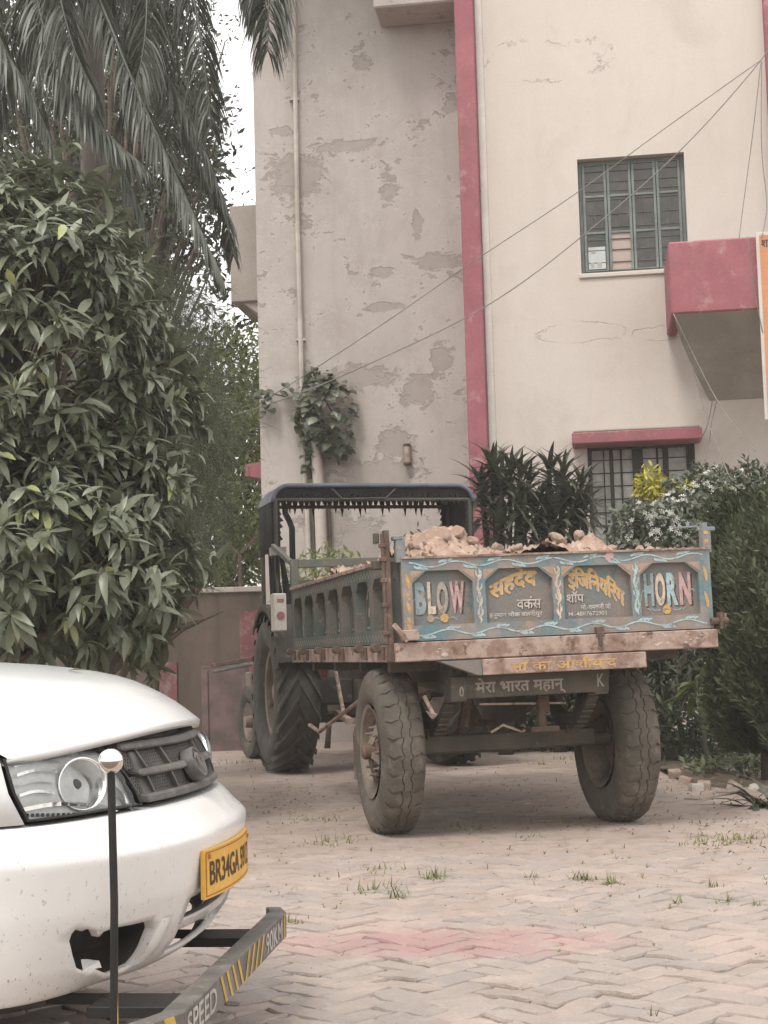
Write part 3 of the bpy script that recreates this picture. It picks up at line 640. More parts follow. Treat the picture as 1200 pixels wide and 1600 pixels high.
# tailgate
bays = [(.105, .474), (.55, .968), (1.035, 1.466), (1.523, 1.905)]
def oct_(x0, x1, z0=ZB+.088, z1=ZT-.072, c=.085): return [(x0, z0), (x1, z0), (x1, z1-c*.8), (x1-c, z1), (x0+c, z1), (x0, z1-c*.8)]
fx = lambda y0: (lambda u, v, w: Vector((u, y0-w, v)))
gate = T(panel(fx(-.035), [(.045, ZB), (1.985, ZB), (1.985, ZT), (.045, ZT)], [oct_(*b) for b in bays], step=.35, thick=.045, grid=False), 'tailgate', MT['gate'])
mb = MB(); mb.box((.045, -.046, ZT), (1.985, .02, ZT+.012)); T(mb, 'top_edge', MT['rust'], gate)
for i, b in enumerate(bays):
    mb = MB(); mb.box((b[0]-.02, .002, ZB+.05), (b[1]+.02, .02, ZT-.05)); T(mb, 'recessed_panel', MT['gatepanel'], gate)
front = lambda y: (lambda u, v: Vector((u, y, v)))
# scrolling vine borders
def vine(mb, x0, x1, z, amp, per, w, fn=front(-.0375), vert=False, ph=0):
    n = max(12, int((x1-x0)/.02)); pts = [(x0+(x1-x0)*i/n, z+amp*math.sin((x0+(x1-x0)*i/n)/per*2*math.pi+ph)) for i in range(n+1)]
    f = (lambda u, v: fn(v, u)) if vert else fn
    mb.ribbon(pts, w, f); k = 0; x = x0+per*.10
    while x < x1-.06:
        s = 1 if k % 2 == 0 else -1; xc = x; zc = z-s*amp*.2
        for q in range(3):
            xx = xc+q*.030; a = R(32+q*6); L = .050-.006*q; bz = z+amp*math.sin(xx/per*2*math.pi+ph)*.3-s*.006
            mb.ribbon([(xx+L*t*math.cos(a)-.01*math.sin(t*3), bz-s*(.004+L*t*.62*math.sin(a))*1.0) for t in (0, .3, .6, .85, 1)], .014, f, taper=True)
        x += per/2; k += 1
mb = MB(); vine(mb, .09, 1.94, ZT-.036, 0.015, .30, .0085); o = T(mb, 'painted_vine', MT['p_cyan'], gate)
mb = MB(); vine(mb, .12, 1.94, ZB+.044, .015, .30, .0085, ph=1.4); o = T(mb, 'painted_vine', MT['p_cyan'], gate)
for x, m_ in ((.511, MT['p_white']), (1.0, MT['p_cream']), (1.495, MT['p_cyan'])):
    mb = MB()
    mb.ribbon([(x+.010*math.sin(t*7), ZB+.09+t*.30) for t in np.linspace(0, 1, 12)], .006, front(-.0375))
    for k in range(4):
        z = ZB+.10+k*.075; s = 1 if k % 2 else -1
        mb.ribbon([(x-s*.010+s*(.022*math.sin(t*2.6)), z+t*.075) for t in (0, .25, .5, .75, 1)], .017, front(-.0376), taper=True)
        mb.ribbon([(x+s*.004, z+.02), (x-s*.014, z+.042), (x-s*.018, z+.066)], .011, front(-.0377), taper=True)
    T(mb, 'painted_leaves', m_, gate, split=True)
for x, mm in ((.075, MT['p_orange']), (1.945, MT['p_orange'])):
    mb = MB()
    for z, L in ((ZB+.30, .08), (ZB+.235, .04), (ZB+.15, .075), (ZB+.10, .035), (ZB+.055, .045)) if x < 1 else ((ZB+.28, .09), (ZB+.12, .10)):
        mb.ribbon([(x-.008+.016*t+.006*math.sin(t*3), z+L*(1-t)) for t in (0, .2, .4, .6, .8, 1)], .022, front(-.0375), taper=True)
    T(mb, 'painted_leaves', mm, gate)
for b in bays:
    mb = MB(); z1 = ZT-.072
    mb.add([Vector((u, -.0378, v)) for u, v in ((b[0]-.01, z1), (b[0]+.07, z1), (b[0]-.01, z1-.06))], [(0, 1, 2)]); mb.add([Vector((u, -.0378, v)) for u, v in ((b[1]+.01, z1), (b[1]-.07, z1), (b[1]+.01, z1-.06))], [(0, 1, 2)])
    T(mb, 'corner_paint', MT['p_tan'], gate, split=True)
# lettering on the recessed panels
FP = front(-.001)
def word(chars, x, z, h, cell, mats_):
    for ch, m_, w in zip(chars, mats_, cell):
        mb = MB(); letter(mb, ch, x+.008, z-.007, w*.9, h, front(-.0005)); T(mb, 'letter_shadow', MT['p_black'], gate)
        mb = MB(); letter(mb, ch, x, z, w*.86, h, front(-.0015)); T(mb, 'painted_letter', m_, gate)
        x += w
word('BLOW', .128, ZB+.150, .185, (.075, .055, .080, .105), (MT['p_blue'], MT['p_cream'], MT['p_grey'], MT['p_pink']))
word('HORN', 1.56, ZB+.145, .195, (.072, .075, .082, .088), (MT['p_blue'], MT['p_cream'], MT['p_cyan'], MT['p_pink']))
def scr(s, u, v, w, h, m_, warp=None, y=-.0015, sh=True):
    if sh:
        mb = MB(); letter(mb, s, u+.006, v-.005, w, h, front(y+.0008), warp=warp); T(mb, 'letter_shadow', MT['p_black'] if m_ is not MT['p_orange'] else MT['p_white'], gate)
    mb = MB(); letter(mb, s, u, v, w, h, front(y), warp=warp); T(mb, 'painted_writing', m_, gate)
scr('सहदेव', .585, ZB+.225, .29, .135, MT['p_orange'], lambda u, v: (u, v+.075*math.sin((u-.60)/.26*math.pi*.55)-.02))
scr('वकंस', .75, ZB+.160, .15, .07, MT['p_white']); scr('हनुमान चौक बलनीपुर', .575, ZB+.108, .33, .040, MT['p_white'], sh=False)
scr('इंिजिनयिरंग', 1.075, ZB+.235, .35, .135, MT['p_orange'], lambda u, v: (u, v-.34*(u-1.085)+.035*math.sin((u-1.085)/.33*math.pi)+.025))
scr('शॉप', 1.062, ZB+.185, .11, .065, MT['p_white']); scr('मो.-चमकनी जी', 1.15, ZB+.140, .19, .036, MT['p_white'], sh=False); scr('M.-4887672901', 1.07, ZB+.104, .24, .026, MT['p_white'], sh=False)
def flower(x, z, r, m_):
    mb = MB()
    for k in range(7):
        a = k*2*math.pi/7; mb.add([Vector((x+r*.55*math.cos(a)+r*.5*math.cos(b), -.0016-.0001*k, z+r*.55*math.sin(a)+r*.5*math.sin(b))) for b in np.linspace(0, 2*math.pi, 9)[:-1]], [tuple(range(8))])
    T(mb, 'painted_flower', m_, gate)
flower(.30, ZB+.125, .026, MT['p_orange']); flower(.215, ZB+.125, .022, MT['p_tan']); flower(1.70, ZB+.122, .028, MT['p_orange'])
mb = MB()
for s in (-1, 1):
    for k in range(3): mb.ribbon([(1.70+s*(.04+.03*k+.03*t), ZB+.125-.008*math.sin(t*3+k)) for t in (0, .25, .5, .75, 1)], .008, FP, taper=True)
    mb.ribbon([(.30+s*.03+s*.05*t, ZB+.12+.01*math.sin(t*4)) for t in (0, .3, .6, 1)], .008, FP, taper=True)
for x in (.13, 1.56, 1.87): mb.ribbon([(x+.018*math.cos(t), ZB+.22+.018*math.sin(t)+.0) for t in np.linspace(.2, 3.3, 7)]+[(x-.02, ZB+.18)], .008, FP)
T(mb, 'painted_flourish', MT['p_blue'], gate)
flower(1.335, ZT-.02, .001, MT['p_pink'])
mb = MB(); mb.add([Vector((1.31+u*.05, -.0379, ZT-.045+v*.05)) for u, v in ((0, 0), (.4, -.15), (.9, .1), (1.1, .6), (.8, 1), (.2, .9), (-.1, .5))], [tuple(range(7))]); T(mb, 'pink_daub', MT['p_pink'], gate)
# hinges/latches of the gate
mb = MB()
for x, z in ((2.0, ZB+.04),): mb.tube([(x-.04, -.05, z), (x+.07, -.05, z)], .022, 8); mb.box((x+.01, -.08, z-.05), (x+.03, -.02, z+.05)); mb.tube([(x+.05, -.05, z-.04), (x+.055, -.05, z+.045)], .012, 6)
T(mb, 'latch', MT['brownrust'], gate, bevel=.003)
mb = MB(); mb.tube([(1.24, -.06, ZB+.0), (1.24, -.06, ZB-.07)], .013, 8); mb.box((1.215, -.07, ZB-.02), (1.265, -.036, ZB+.035)); T(mb, 'latch', MT['brownrust'], gate)
mb = MB(); mb.box((.02, -.10, ZB+.005), (.12, -.04, ZB+.065)); mb.bar((-.03, -.09, ZB+.10), (.05, -.09, ZB+.0), .02, .03); T(mb, 'latch', MT['rust'], gate, bevel=.004)
# corner posts
for s, (x0, m_) in enumerate(((.0, 'gate'), (1.93, 'gate'))):
    mb = MB(); mb.box((x0+.02, -.03, ZT-.02), (x0+.075, .03, ZT+.125)); mb.box((x0+.005+(.045 if s else 0), -.034, ZT+.11), (x0+.06+(.045 if s else 0), .034, ZT+.135)); T(mb, 'corner_post', MT['gate'], bevel=.004)
mb = MB(); mb.box((1.955, -.032, ZT+.005), (1.985, .02, ZT+.16)); mb.bar((1.78, .0, ZT+.135), (1.93, 0, ZT+.14), .012); T(mb, 'corner_post', MT['gate'], bevel=.003)
mb = MB(); mb.box((1.957, -.034, ZT+.03), (1.984, -.033, ZT+.06)); mb.box((1.957, -.034, ZT+.09), (1.984, -.033, ZT+.11)); T(mb, 'painted_band', MT['p_orange'])
mb = MB(); mb.box((-.045, -.005, 1.05), (-.012, .05, ZT+.17)); mb.tube([(-.055, .0, 1.15), (-.055, 0, ZT+.15)], .012, 8)
for z in (1.2, 1.36, 1.5, 1.62, 1.7): mb.box((-.075, -.015, z), (-.035, .02, z+.025))
T(mb, 'corner_post', MT['brownrust'], bevel=.003, split=True)
mb = MB(); mb.box((-.10, .03, ZT-.05), (-.04, .13, ZT+.0)); mb.box((-.09, .05, ZT+.10), (-.06, .10, ZT+.16)); T(mb, 'latch', MT['chassis'], bevel=.004)
# sides: frame with six bays and recessed sheets
for s, xs_ in ((-1, 0.0), (1, WID)):
    f = (lambda xs_, s: (lambda u, v, w: Vector((xs_+s*w, u, v))))(xs_, s)
    nb = 7; b0_, b1_ = .14, LEN-.06; stp = (b1_-b0_)/nb; holes = []
    for i in range(nb):
        a, b = b0_+i*stp+.04, b0_+(i+1)*stp-.06; z0, z1 = ZB+.075, ZT-.085; holes.append([(a, z0), (b, z0), (b, z1-.06), (b-.07, z1), (a+.07, z1), (a, z1-.06)])
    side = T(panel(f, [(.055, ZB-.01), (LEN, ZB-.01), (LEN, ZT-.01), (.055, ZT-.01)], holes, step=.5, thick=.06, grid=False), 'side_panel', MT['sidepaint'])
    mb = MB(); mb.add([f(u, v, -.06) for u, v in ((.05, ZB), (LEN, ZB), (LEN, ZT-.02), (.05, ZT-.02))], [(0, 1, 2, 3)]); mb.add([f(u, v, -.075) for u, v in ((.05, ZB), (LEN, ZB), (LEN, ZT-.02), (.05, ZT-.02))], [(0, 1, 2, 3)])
    T(mb, 'recessed_sheet', MT['siderecess_shade'], side)
    mb = MB(); mb.prism([(.055, ZT-.01), (LEN, ZT-.01), (LEN, ZT+.015), (.055, ZT+.015)], lambda u, v, w: f(u, v, .012-w), .1); T(mb, 'top_edge', MT['rust'], side, bevel=.003)
    for i in range(nb):
        a, b = b0_+i*stp+.10, b0_+(i+1)*stp-.10; zc0, zc1 = ZB+.10, ZT-.13; mb = MB(); mb.ribbon([(a, zc0), (b, zc0), (b, zc1-.06), ((a+b)/2+.07, zc1), ((a+b)/2-.07, zc1), (a, zc1-.06), (a, zc0)], .014, lambda u, v: f(u, v, -.058)); T(mb, 'painted_outline', MT['p_grey'], side)
        mb = MB()
        for k in range(7): 
            cx, cz, r_ = random.uniform(a+.04, b-.04), zc0+.03+(zc1-zc0-.08)*k/6, random.uniform(.018, .04)
            mb.add([f(cx+r_*math.cos(t)*random.uniform(.6, 1), cz+r_*math.sin(t)*random.uniform(.7, 1.2), -.0578+k*.0002) for t in np.linspace(0, 6.28, 8)[:-1]], [tuple(range(7))])
        T(mb, 'painted_picture', MT['p_pink'] if i % 2 else MT['p_black'], side)
    for zz, am in ((ZT-.048, .022), (ZB+.03, .02)):
        mb = MB(); mb.ribbon([(.12+k*.045, zz+am*(1 if k % 2 else -1)) for k in range(78)], .009, lambda u, v: f(u, v, .0015)); T(mb, 'painted_zigzag', MT['p_grey'], side)
    mb = MB(); mb.prism([(0, 1.045), (LEN, 1.045), (LEN, ZB-.016), (0, ZB-.016)], lambda u, v, w: f(u, v, .01-w), .05); T(mb, 'bed_rail', MT['rust'] if s < 0 else MT['brownrust'], bevel=.004)
    mb = MB()
    for y in (.25, .75, 1.5, 2.2, 2.9, 3.5):
        mb.prism([(y, 1.06), (y+.03, 1.06), (y+.03, ZB-.02), (y, ZB-.02)], lambda u, v, w: f(u, v, .03-w), .018)
        mb.tube([f(y+.10, ZB-.03, .035), f(y+.2, ZB-.03, .035)], .028, 8)
    mb.prism([(3.3, 1.06), (3.42, 1.10), (3.3, 1.13)], lambda u, v, w: f(u, v, .022-w), .01)
    T(mb, 'bed_hook', MT['brownrust'], bevel=.003, split=True)
# floor, head board
mb = MB(); mb.box((.05, .0, 1.09), (WID-.05, LEN, 1.13)); T(mb, 'bed_floor', MT['brownrust'])
mb = MB()
for z0, z1 in ((1.14, 1.33), (1.335, 1.52), (1.525, 1.70)): mb.box((.06, LEN-.05, z0), (WID-.06, LEN-.03, z1))
T(mb, 'head_plank', MT['chassis'], split=True)
mb = MB(); mb.box((.0, LEN-.06, 1.04), (.06, LEN, 1.87)); mb.box((WID-.06, LEN-.06, 1.04), (WID, LEN, 1.87)); mb.box((.06, LEN-.055, 1.80), (WID-.06, LEN-.005, 1.865)); mb.bar((.03, LEN+.01, 1.83), (-.06, LEN+.5, 2.02), .04); T(mb, 'head_frame', MT['sidepaint'], bevel=.004)
# rear beams
mb = MB(); mb.box((-.012, -.055, 1.045), (2.0, .06, ZB-.006)); o = T(mb, 'rear_beam', MT['rust'], bevel=.006)
mb = MB(); 
for k in range(26):
    cx = random.choice((random.gauss(.25, .05), random.gauss(1.62, .07), random.gauss(1.85, .04))); cz_ = random.uniform(1.065, 1.14); r_ = random.uniform(.004, .014)
    mb.add([Vector((cx+r_*1.6*math.cos(t)*random.uniform(.5, 1), -.0562-.00004*k, cz_+r_*.7*math.sin(t)*random.uniform(.5, 1))) for t in np.linspace(0, 6.28, 8)[:-1]], [tuple(range(7))])
q_ = T(mb, 'paint_fleck', MT['p_white'], o); q_['kind'] = 'stuff'
mb = MB(); mb.box((.50, -.075, .948), (1.52, .05, 1.040)); o = T(mb, 'rear_step', MT['rust'], bevel=.005)
mb = MB(); letter(mb, 'मा का आशीवाद', .67, .962, .66, .066, front(-.0765)); T(mb, 'painted_writing', MT['p_orange'], o)
mb = MB(); mb.prism([(.24, 1.04), (.497, 1.04), (.497, .95), (.47, .952)], lambda u, v, w: Vector((u, -.06+w, v)), .1); T(mb, 'gusset', MT['gatepanel'])
mb = MB(); mb.box((.385, .10, .815), (1.34, .15, .944)); o = T(mb, 'lettered_bar', MT['chassis'], bevel=.004)
mb = MB(); letter(mb, 'मेरा भारत महान्', .50, .822, .56, .104, front(.0985)); letter(mb, 'K', 1.265, .845, .045, .075, front(.0985)); letter(mb, '0', .395, .828, .026, .058, front(.0885)); T(mb, 'painted_writing', MT['p_grey'], o)
mb = MB(); mb.box((.345, .09, .80), (.44, .16, .943)); mb.box((1.25, .102, .80), (1.335, .16, .944)); T(mb, 'bar_bracket', MT['chassis'], bevel=.004, split=True)
# chassis
mb = MB()
for x in (.38, 1.28): mb.box((x, .16, .90), (x+.09, LEN-.05, 1.085))
for y in (.45, 1.3, 2.2, 3.1): mb.box((.06, y, .98), (WID-.06, y+.07, 1.088))
T(mb, 'chassis_rail', MT['chassis'], bevel=.004, split=True)
AY, AZ = .72, .50
mb = MB(); mb.box((.25, AY-.055, AZ-.03), (1.45, AY+.055, AZ+.075)); mb.tube([(.12, AY, AZ), (1.56, AY, AZ)], .045, 10); mb.box((.30, AY-.05, AZ+.076), (.46, AY+.05, AZ+.12)); T(mb, 'axle', MT['chassis'], bevel=.008)
for x in (.33, 1.25):
    mb = MB()
    for k in range(7):
        L = .50-.055*k; mb.tube([(x+.05, AY+L*t, .66+.17*t*t*(1 if abs(t) < 1 else 1)-.016*k+.02) for t in (-1, -.6, -.3, 0, .3, .6, 1)], .001, 4)
        pts = [(AY+L*t, .655+.19*(L*t)**2/.25*.9-.013*k) for t in (-1, -.6, -.3, 0, .3, .6, 1)]
        for (y0, z0), (y1, z1) in zip(pts[:-1], pts[1:]): mb.bar((x+.05, y0, z0), (x+.05, y1, z1), .07, .011)
    mb.box((x, AY-.07, .55), (x+.1, AY+.07, .60)); mb.box((x+.01, AY-.56, .80), (x+.09, AY-.48, .92)); mb.box((x+.01, AY+.48, .80), (x+.09, AY+.56, .92)); T(mb, 'leaf_spring', MT['chassis'])
mb = MB(); mb.tube([(.62, .95, .56), (.70, 1.0, .80), (.78, 1.1, .62), (.95, 1.2, .60)], .028, 8); mb.tube([(.55, .6, .62), (.60, .65, .80), (.55, .7, .86)], .035, 8); mb.tube([(1.0, .4, .60), (1.0, .4, .78)], .03, 8); mb.box((.92, .36, .585), (1.10, .48, .615)); mb.box((.98, .38, .70), (1.05, .43, .80)); T(mb, 'brake_rod', MT['brownrust'], smooth=True, split=True)
mb = MB(); mb.bar((.62, .45, .765), (1.18, .45, .745), .012); mb.tube([(.70, .5, .59), (.78, .5, .63), (.9, .5, .585), (1.0, .55, .60)], .008, 5); o = T(mb, 'pale_rod', MT['p_cream'])
mb = MB(); mb.tube([(1.0, 1.2, .75), (1.0, 3.4, .9)], .09, 12); mb.box((.9, 1.0, .62), (1.1, 1.35, .82)); T(mb, 'tipping_ram', MT['chassis'], smooth=True)
mb = MB(); mb.bar((.54, LEN-.3, .95), (.98, LEN+1.35, .60), .09, .10); mb.bar((1.46, LEN-.3, .95), (1.02, LEN+1.35, .60), .09, .10); mb.bar((.98, LEN+1.3, .6), (1.0, LEN+1.6, .52), .12, .05); T(mb, 'drawbar', MT['brownrust'], bevel=.006, split=True)
mb = MB(); mb.bar((.50, 2.9, .95), (.42, 3.3, .45), .05); mb.tube([(.42, 3.3, .46), (.42, 3.32, .12)], .03, 8); mb.tube([(.7, 3.8, .8), (.3, 4.3, .45), (.25, 4.5, .5)], .018, 6); T(mb, 'stand_leg', MT['rust'], smooth=True, split=True)
def wheel(xc, side, yc=AY):
    """truck wheel; side -1 = outer face towards -x"""
    RR, W = .505, .125; F7 = (0, .02, .20, .22, .42, .62, .82); n = 30*7
    P0 = [(-.095, .275), (-.118, .30), (-.132, .36), (-.130, .42), (-.118, .462), (-.105, .486), (-.085, .499), (-.055, .505), (-.03, .506), (-.026, .496), (-.022, .506), (0, .508)]
    P = P0+[(-a, r) for a, r in P0[::-1][1:]]
    vs = []; k = len(P)
    for i, (a, r) in enumerate(P):
        for j in range(n):
            t = 2*math.pi*(j//7+F7[j % 7]+(.12*math.sin(a*60) if abs(a) > .03 else 0))/30; rr = r; aa = a; ph = j % 7
            if .484 < r < .5055 and abs(a) > .035: 
                edge = abs(a) > .07
                if ph in (1, 2): rr -= .0135 if edge else .007
            if abs(a) < .04: aa += .006*(1 if (j//3) % 2 else -1)
            rr += .006*nz(a*12, math.cos(t)*6, math.sin(t)*6+xc*7)-( .003 if nz(a*30, math.cos(t)*14, math.sin(t)*14+xc) > .25 and r > .48 else 0)
            vs.append((aa, rr*math.cos(t), rr*math.sin(t)))
    fs = [(i*n+j, i*n+(j+1) % n, (i+1)*n+(j+1) % n, (i+1)*n+j) for i in range(k-1) for j in range(n)]
    w = MB()   # the wheel object itself is the hub
    s = side
    w.lathe([(s*.0, .0), (s*.0, .19)], 24); w.lathe([(s*.02, .10), (s*.085, .10), (s*.10, .085), (s*.10, .05), (s*.16, .048), (s*.175, .03), (s*.175, .0)], 20)
    wo_ = w.build('wheel', MT['brownrust'], tr, smooth=True); wo_.location = (xc, yc, AZ+.004)
    o = MB().add(vs, fs).build('tyre', MT['rubber'], wo_, smooth=True)
    rm = MB(); rm.lathe([(s*.125, .285), (s*.118, .262), (s*.10, .255), (s*.06, .245), (s*.035, .235), (-s*.04, .235), (-s*.10, .25), (-s*.118, .262), (-s*.125, .283)], 48)
    disc = []; nn = 48
    for a, r in ((s*.045, .236), (s*.060, .21), (s*.065, .17), (s*.045, .13), (s*.03, .11)): disc.append((a, r))
    rm.lathe(disc, 48); rm.build('rim', MT['rim'], wo_, smooth=True)
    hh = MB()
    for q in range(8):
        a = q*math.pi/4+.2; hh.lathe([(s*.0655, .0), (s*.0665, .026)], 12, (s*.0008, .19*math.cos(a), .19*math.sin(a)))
    hh.build('hole_shade', MT['dark'], wo_, split=True)  # dark discs painted on as the shade inside the rim holes
    bo = MB()
    for q in range(8): 
        a = q*math.pi/4; c = (0, .142*math.cos(a), .142*math.sin(a)); bo.tube([(s*.04, c[1], c[2]), (s*.095, c[1], c[2])], .016, 6); bo.tube([(s*.09, c[1], c[2]), (s*.125, c[1], c[2])], .009, 6)
    for q in range(4):
        a = q*math.pi/2+.4; bo.bar((s*.11, .05*math.cos(a), .05*math.sin(a)), (s*.055, .225*math.cos(a), .225*math.sin(a)), .03, .035)
    bo.build('wheel_bolt', MT['rim'], wo_, split=True)
    return wo_
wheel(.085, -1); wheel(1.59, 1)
# ---- load of rubble
MT['rubble'] = mat('broken_brick_dust', (.40, .28, .215), (.30, .20, .15), sc=5, c3=(.46, .35, .28), sc3=9, thr3=(.5, .62), bp=.7, bs=30, bd=.01)
MT['stone_a'] = mat('brick_lump', (.44, .31, .235), (.34, .225, .165), sc=8, bp=.6, bs=30, bd=.008); MT['stone_b'] = mat('mortar_lump', (.42, .32, .26), (.33, .25, .20), sc=8, bp=.6, bs=30, bd=.008); MT['stone_c'] = mat('dark_brick_lump', (.26, .165, .125), (.15, .095, .075), sc=8, bp=.5)
load = thing('rubble_load', 'heap of broken brick and mortar rubble filling the painted trailer', 'rubble', (.066, 8.78, 1.13), TRZ); load.scale = (.975, 1, 1)
def loadz(x, y): return max(_lz(x, y), .515+.017*x+.02*nz(x*20, y*20, 3)+.035*min(1, y/.5)-.03)
def _lz(x, y):
    return .515+.017*x+.035*math.sin(x*2.1+.5)*math.sin(y*1.3+.6)+.10*nz(x*1.6, y*1.6, 4)+.05*nz(x*6, y*6, 1)+.03*nz(x*16, y*16, 2)+.032*nz(x*26, y*26, 6)+.022*nz(x*60, y*60, 7)+.05*min(1, y/.5)-.045+.035*math.exp(-((y-.7)/.4)**2)*math.exp(-((x-1.0)/.75)**4)+.095*math.exp(-((x-.46)**2+(y-.60)**2)/.03)+.075*math.exp(-((x-1.45)**2+(y-.62)**2)/.015)+.03*math.exp(-((x-1.2)**2+(y-.6)**2)/.03)
V = []; F = []; nx2, ny2 = 110, 190
for j in range(ny2+1):
    for i in range(nx2+1):
        x = .055+(WID-.11)*i/nx2; y = .03+(LEN-.1)*j/ny2; V.append((x, y, loadz(x, y)))
F = [(j*(nx2+1)+i, j*(nx2+1)+i+1, (j+1)*(nx2+1)+i+1, (j+1)*(nx2+1)+i) for j in range(ny2) for i in range(nx2)]
tag(link('rubble_fill', np_mesh('rubble_fill', V, F, MT['rubble'], smooth=False), load), kind='stuff')
stones = []
for k in range(9):
    bm = bmesh.new(); bmesh.ops.create_icosphere(bm, subdivisions=2, radius=1)
    ax = [Vector((random.gauss(0, 1), random.gauss(0, 1), random.gauss(0, 1))).normalized() for _ in range(7)]; dd = [random.uniform(.45, .85) for _ in ax]
    for v in bm.verts:
        for a, d_ in zip(ax, dd):
            t = v.co.dot(a)
            if t > d_: v.co -= a*(t-d_)
        v.co *= 1+.10*nz(*(v.co*2.5+Vector((k, 0, 0))))
    me = bpy.data.meshes.new('stone'); bm.to_mesh(me); bm.free(); me.materials.append((MT['stone_a'], MT['stone_b'], MT['stone_a'], MT['stone_b'], MT['stone_c'])[k % 5]); stones.append(me)
def stone(parent, p, s, fl=.7):
    o = link('stone', random.choice(stones), parent, p, (random.uniform(0, 6), random.uniform(0, 6), random.uniform(0, 6))); o.scale = (s*random.uniform(.8, 1.3), s*random.uniform(.7, 1.1), s*random.uniform(.5, .9)); return o
for k in range(285):
    y = .06+3.4*random.random()**2.0; x = random.uniform(.1, 1.9) if k % 3 else random.uniform(.08, .3)
    s = random.choice((.012, .015, .018, .022, .028, .034)); stone(load, (x, y, loadz(x, y)+s*.05), s)
for px, Y, s in ((712, 9.40, .06), (695, 9.3, .05), (735, 9.4, .05), (655, 9.2, .04), (828, 9.5, .05), (872, 9.6, .07), (905, 9.7, .05), (935, 9.8, .07), (955, 9.8, .06), (590, 9.9, .05), (560, 10.6, .06), (540, 11.2, .05), (775, 9.6, .05)):
    q = Matrix.Rotation(-TRZ, 3, 'Z') @ (at(px, 850, Y)-Vector((.037, 8.78, 1.13))); stone(load, (q.x, q.y, loadz(q.x, q.y)+s*.25), s)

# ============================================================ TRACTOR
TT = R(14.5); tk = thing('farm_tractor', 'old farm tractor with black cloth canopy hitched in front of the trailer', 'tractor', (-.19, 14.9, 0), TT)
MT['canvas'] = mat('black_canopy_cloth', (.020, .021, .023), (.03, .03, .03), sc=3, rough=.85, bp=.2, spec=.2); MT['canvas_sheen'] = mat('canopy_sky_sheen', (.13, .145, .18), (.09, .10, .125), sc=3, rough=.5, bp=.1, spec=.6)  # blue-grey tone paints the sky's reflection on the black cloth
MT['tractor'] = mat('dull_dark_tractor_paint', (.09, .075, .062), (.06, .055, .048), sc=4, bp=.2, c3=(.17, .13, .10), sc3=8)
def lugtyre(name_parent, xc, yc, RR, W, nl, side, z=None):
    s = side; h = W/2
    hub = MB(); hub.lathe([(s*.02, 0), (s*.02, RR*.30), (s*(-.03), RR*.42), (s*.05, RR*.52)], 32); hub.lathe([(s*.02, .13), (s*.10, .12), (s*.12, .06), (s*.12, 0)], 16)
    for q in range(8): a = q*math.pi/4; hub.tube([(s*.0, .2*RR*math.cos(a)*1.1, .22*RR*math.sin(a)), (s*.05, .22*RR*math.cos(a), .22*RR*math.sin(a))], .014, 6)
    w = hub.build('wheel', MT['rim'], tk, smooth=True); w.location = (xc, yc, RR+.003)
    ty = MB(); P = [(-h*.55, RR*.55), (-h*.85, RR*.60), (-h*1.0, RR*.72), (-h*.98, RR*.84), (-h*.88, RR*.915), (-h*.5, RR*.945), (0, RR*.955)]; P = P+[(-a, r) for a, r in P[::-1][1:]]
    ty.lathe(P, 72); ty.build('tyre', MT['rubber_dark'], w, smooth='all')
    lg = MB()
    for q in range(nl):
        for sd_ in (-1, 1):
            a0 = 2*math.pi*(q+(0 if sd_ < 0 else .5))/nl; pts = []
            for t in (0, .35, .7, 1, 1.15):
                ax = sd_*h*(.0-.02+t*.93) if t < 1.1 else sd_*h*1.0; ang = a0+t*.42*(24/nl); r = RR*(.995-.02*t*t) if t < 1.1 else RR*.90
                pts.append((ax, ang, r))
            vs = []; wd = .019*RR/.75*1.6
            for ax, ang, r in pts:
                for da, rr in ((-wd/RR, RR*.90), (-wd*.7/RR, r), (wd*.7/RR, r), (wd/RR, RR*.90)): vs.append((ax, rr*math.cos(ang+da), rr*math.sin(ang+da)))
            k = len(pts); fs = [(i*4+j, i*4+j+1, i*4+j+5, i*4+j+4) for i in range(k-1) for j in range(3)]+[(0, 1, 2, 3), tuple((k-1)*4+j for j in (3, 2, 1, 0))]
            lg.add(vs, fs)
    lg.build('tread_lug', MT['rubber_dark'], w, smooth=True)
    rm = MB(); rm.lathe([(s*h*.6, RR*.56), (s*h*.55, RR*.51), (s*h*.1, RR*.47), (-s*h*.5, RR*.52), (-s*h*.6, RR*.56)], 40); rm.build('rim', MT['rim'], w, smooth=True)
lugtyre(tk, -.82, 0, .75, .42, 22, -1); lugtyre(tk, .82, 0, .75, .42, 22, 1)
for s in (-1, 1):
    w = MB(); w.lathe([(s*.02, 0), (s*.02, .12), (s*.06, .19), (s*.08, .21)], 20); w.lathe([(s*.02, .07), (s*.12, .06), (s*.12, 0)], 12); wo_ = w.build('wheel', MT['rim'], tk, smooth=True); wo_.location = (s*.76, 2.1, .40); wo_.rotation_euler = (0, 0, R(6))
    t = MB(); P = [(-.07, .22), (-.10, .26), (-.105, .33), (-.095, .375), (-.075, .385), (-.05, .397), (-.045, .38), (-.02, .38), (-.015, .40), (0, .40)]; t.lathe(P+[(-a, r) for a, r in P[::-1][1:]], 48); t.build('tyre', MT['rubber_dark'], wo_, smooth=True)
def K(mb, name, m, **k): return mb.build(name, m, tk, **k)
mb = MB(); mb.box((-.60, -.13, .62), (.60, .13, .88)); mb.tube([(-.75, 0, .75), (.75, 0, .75)], .10, 12); mb.box((-.2, -.25, .5), (.2, .5, 1.0)); mb.box((-.17, .5, .5), (.17, 1.2, .95)); K(mb, 'transmission', MT['tractor'], bevel=.03)
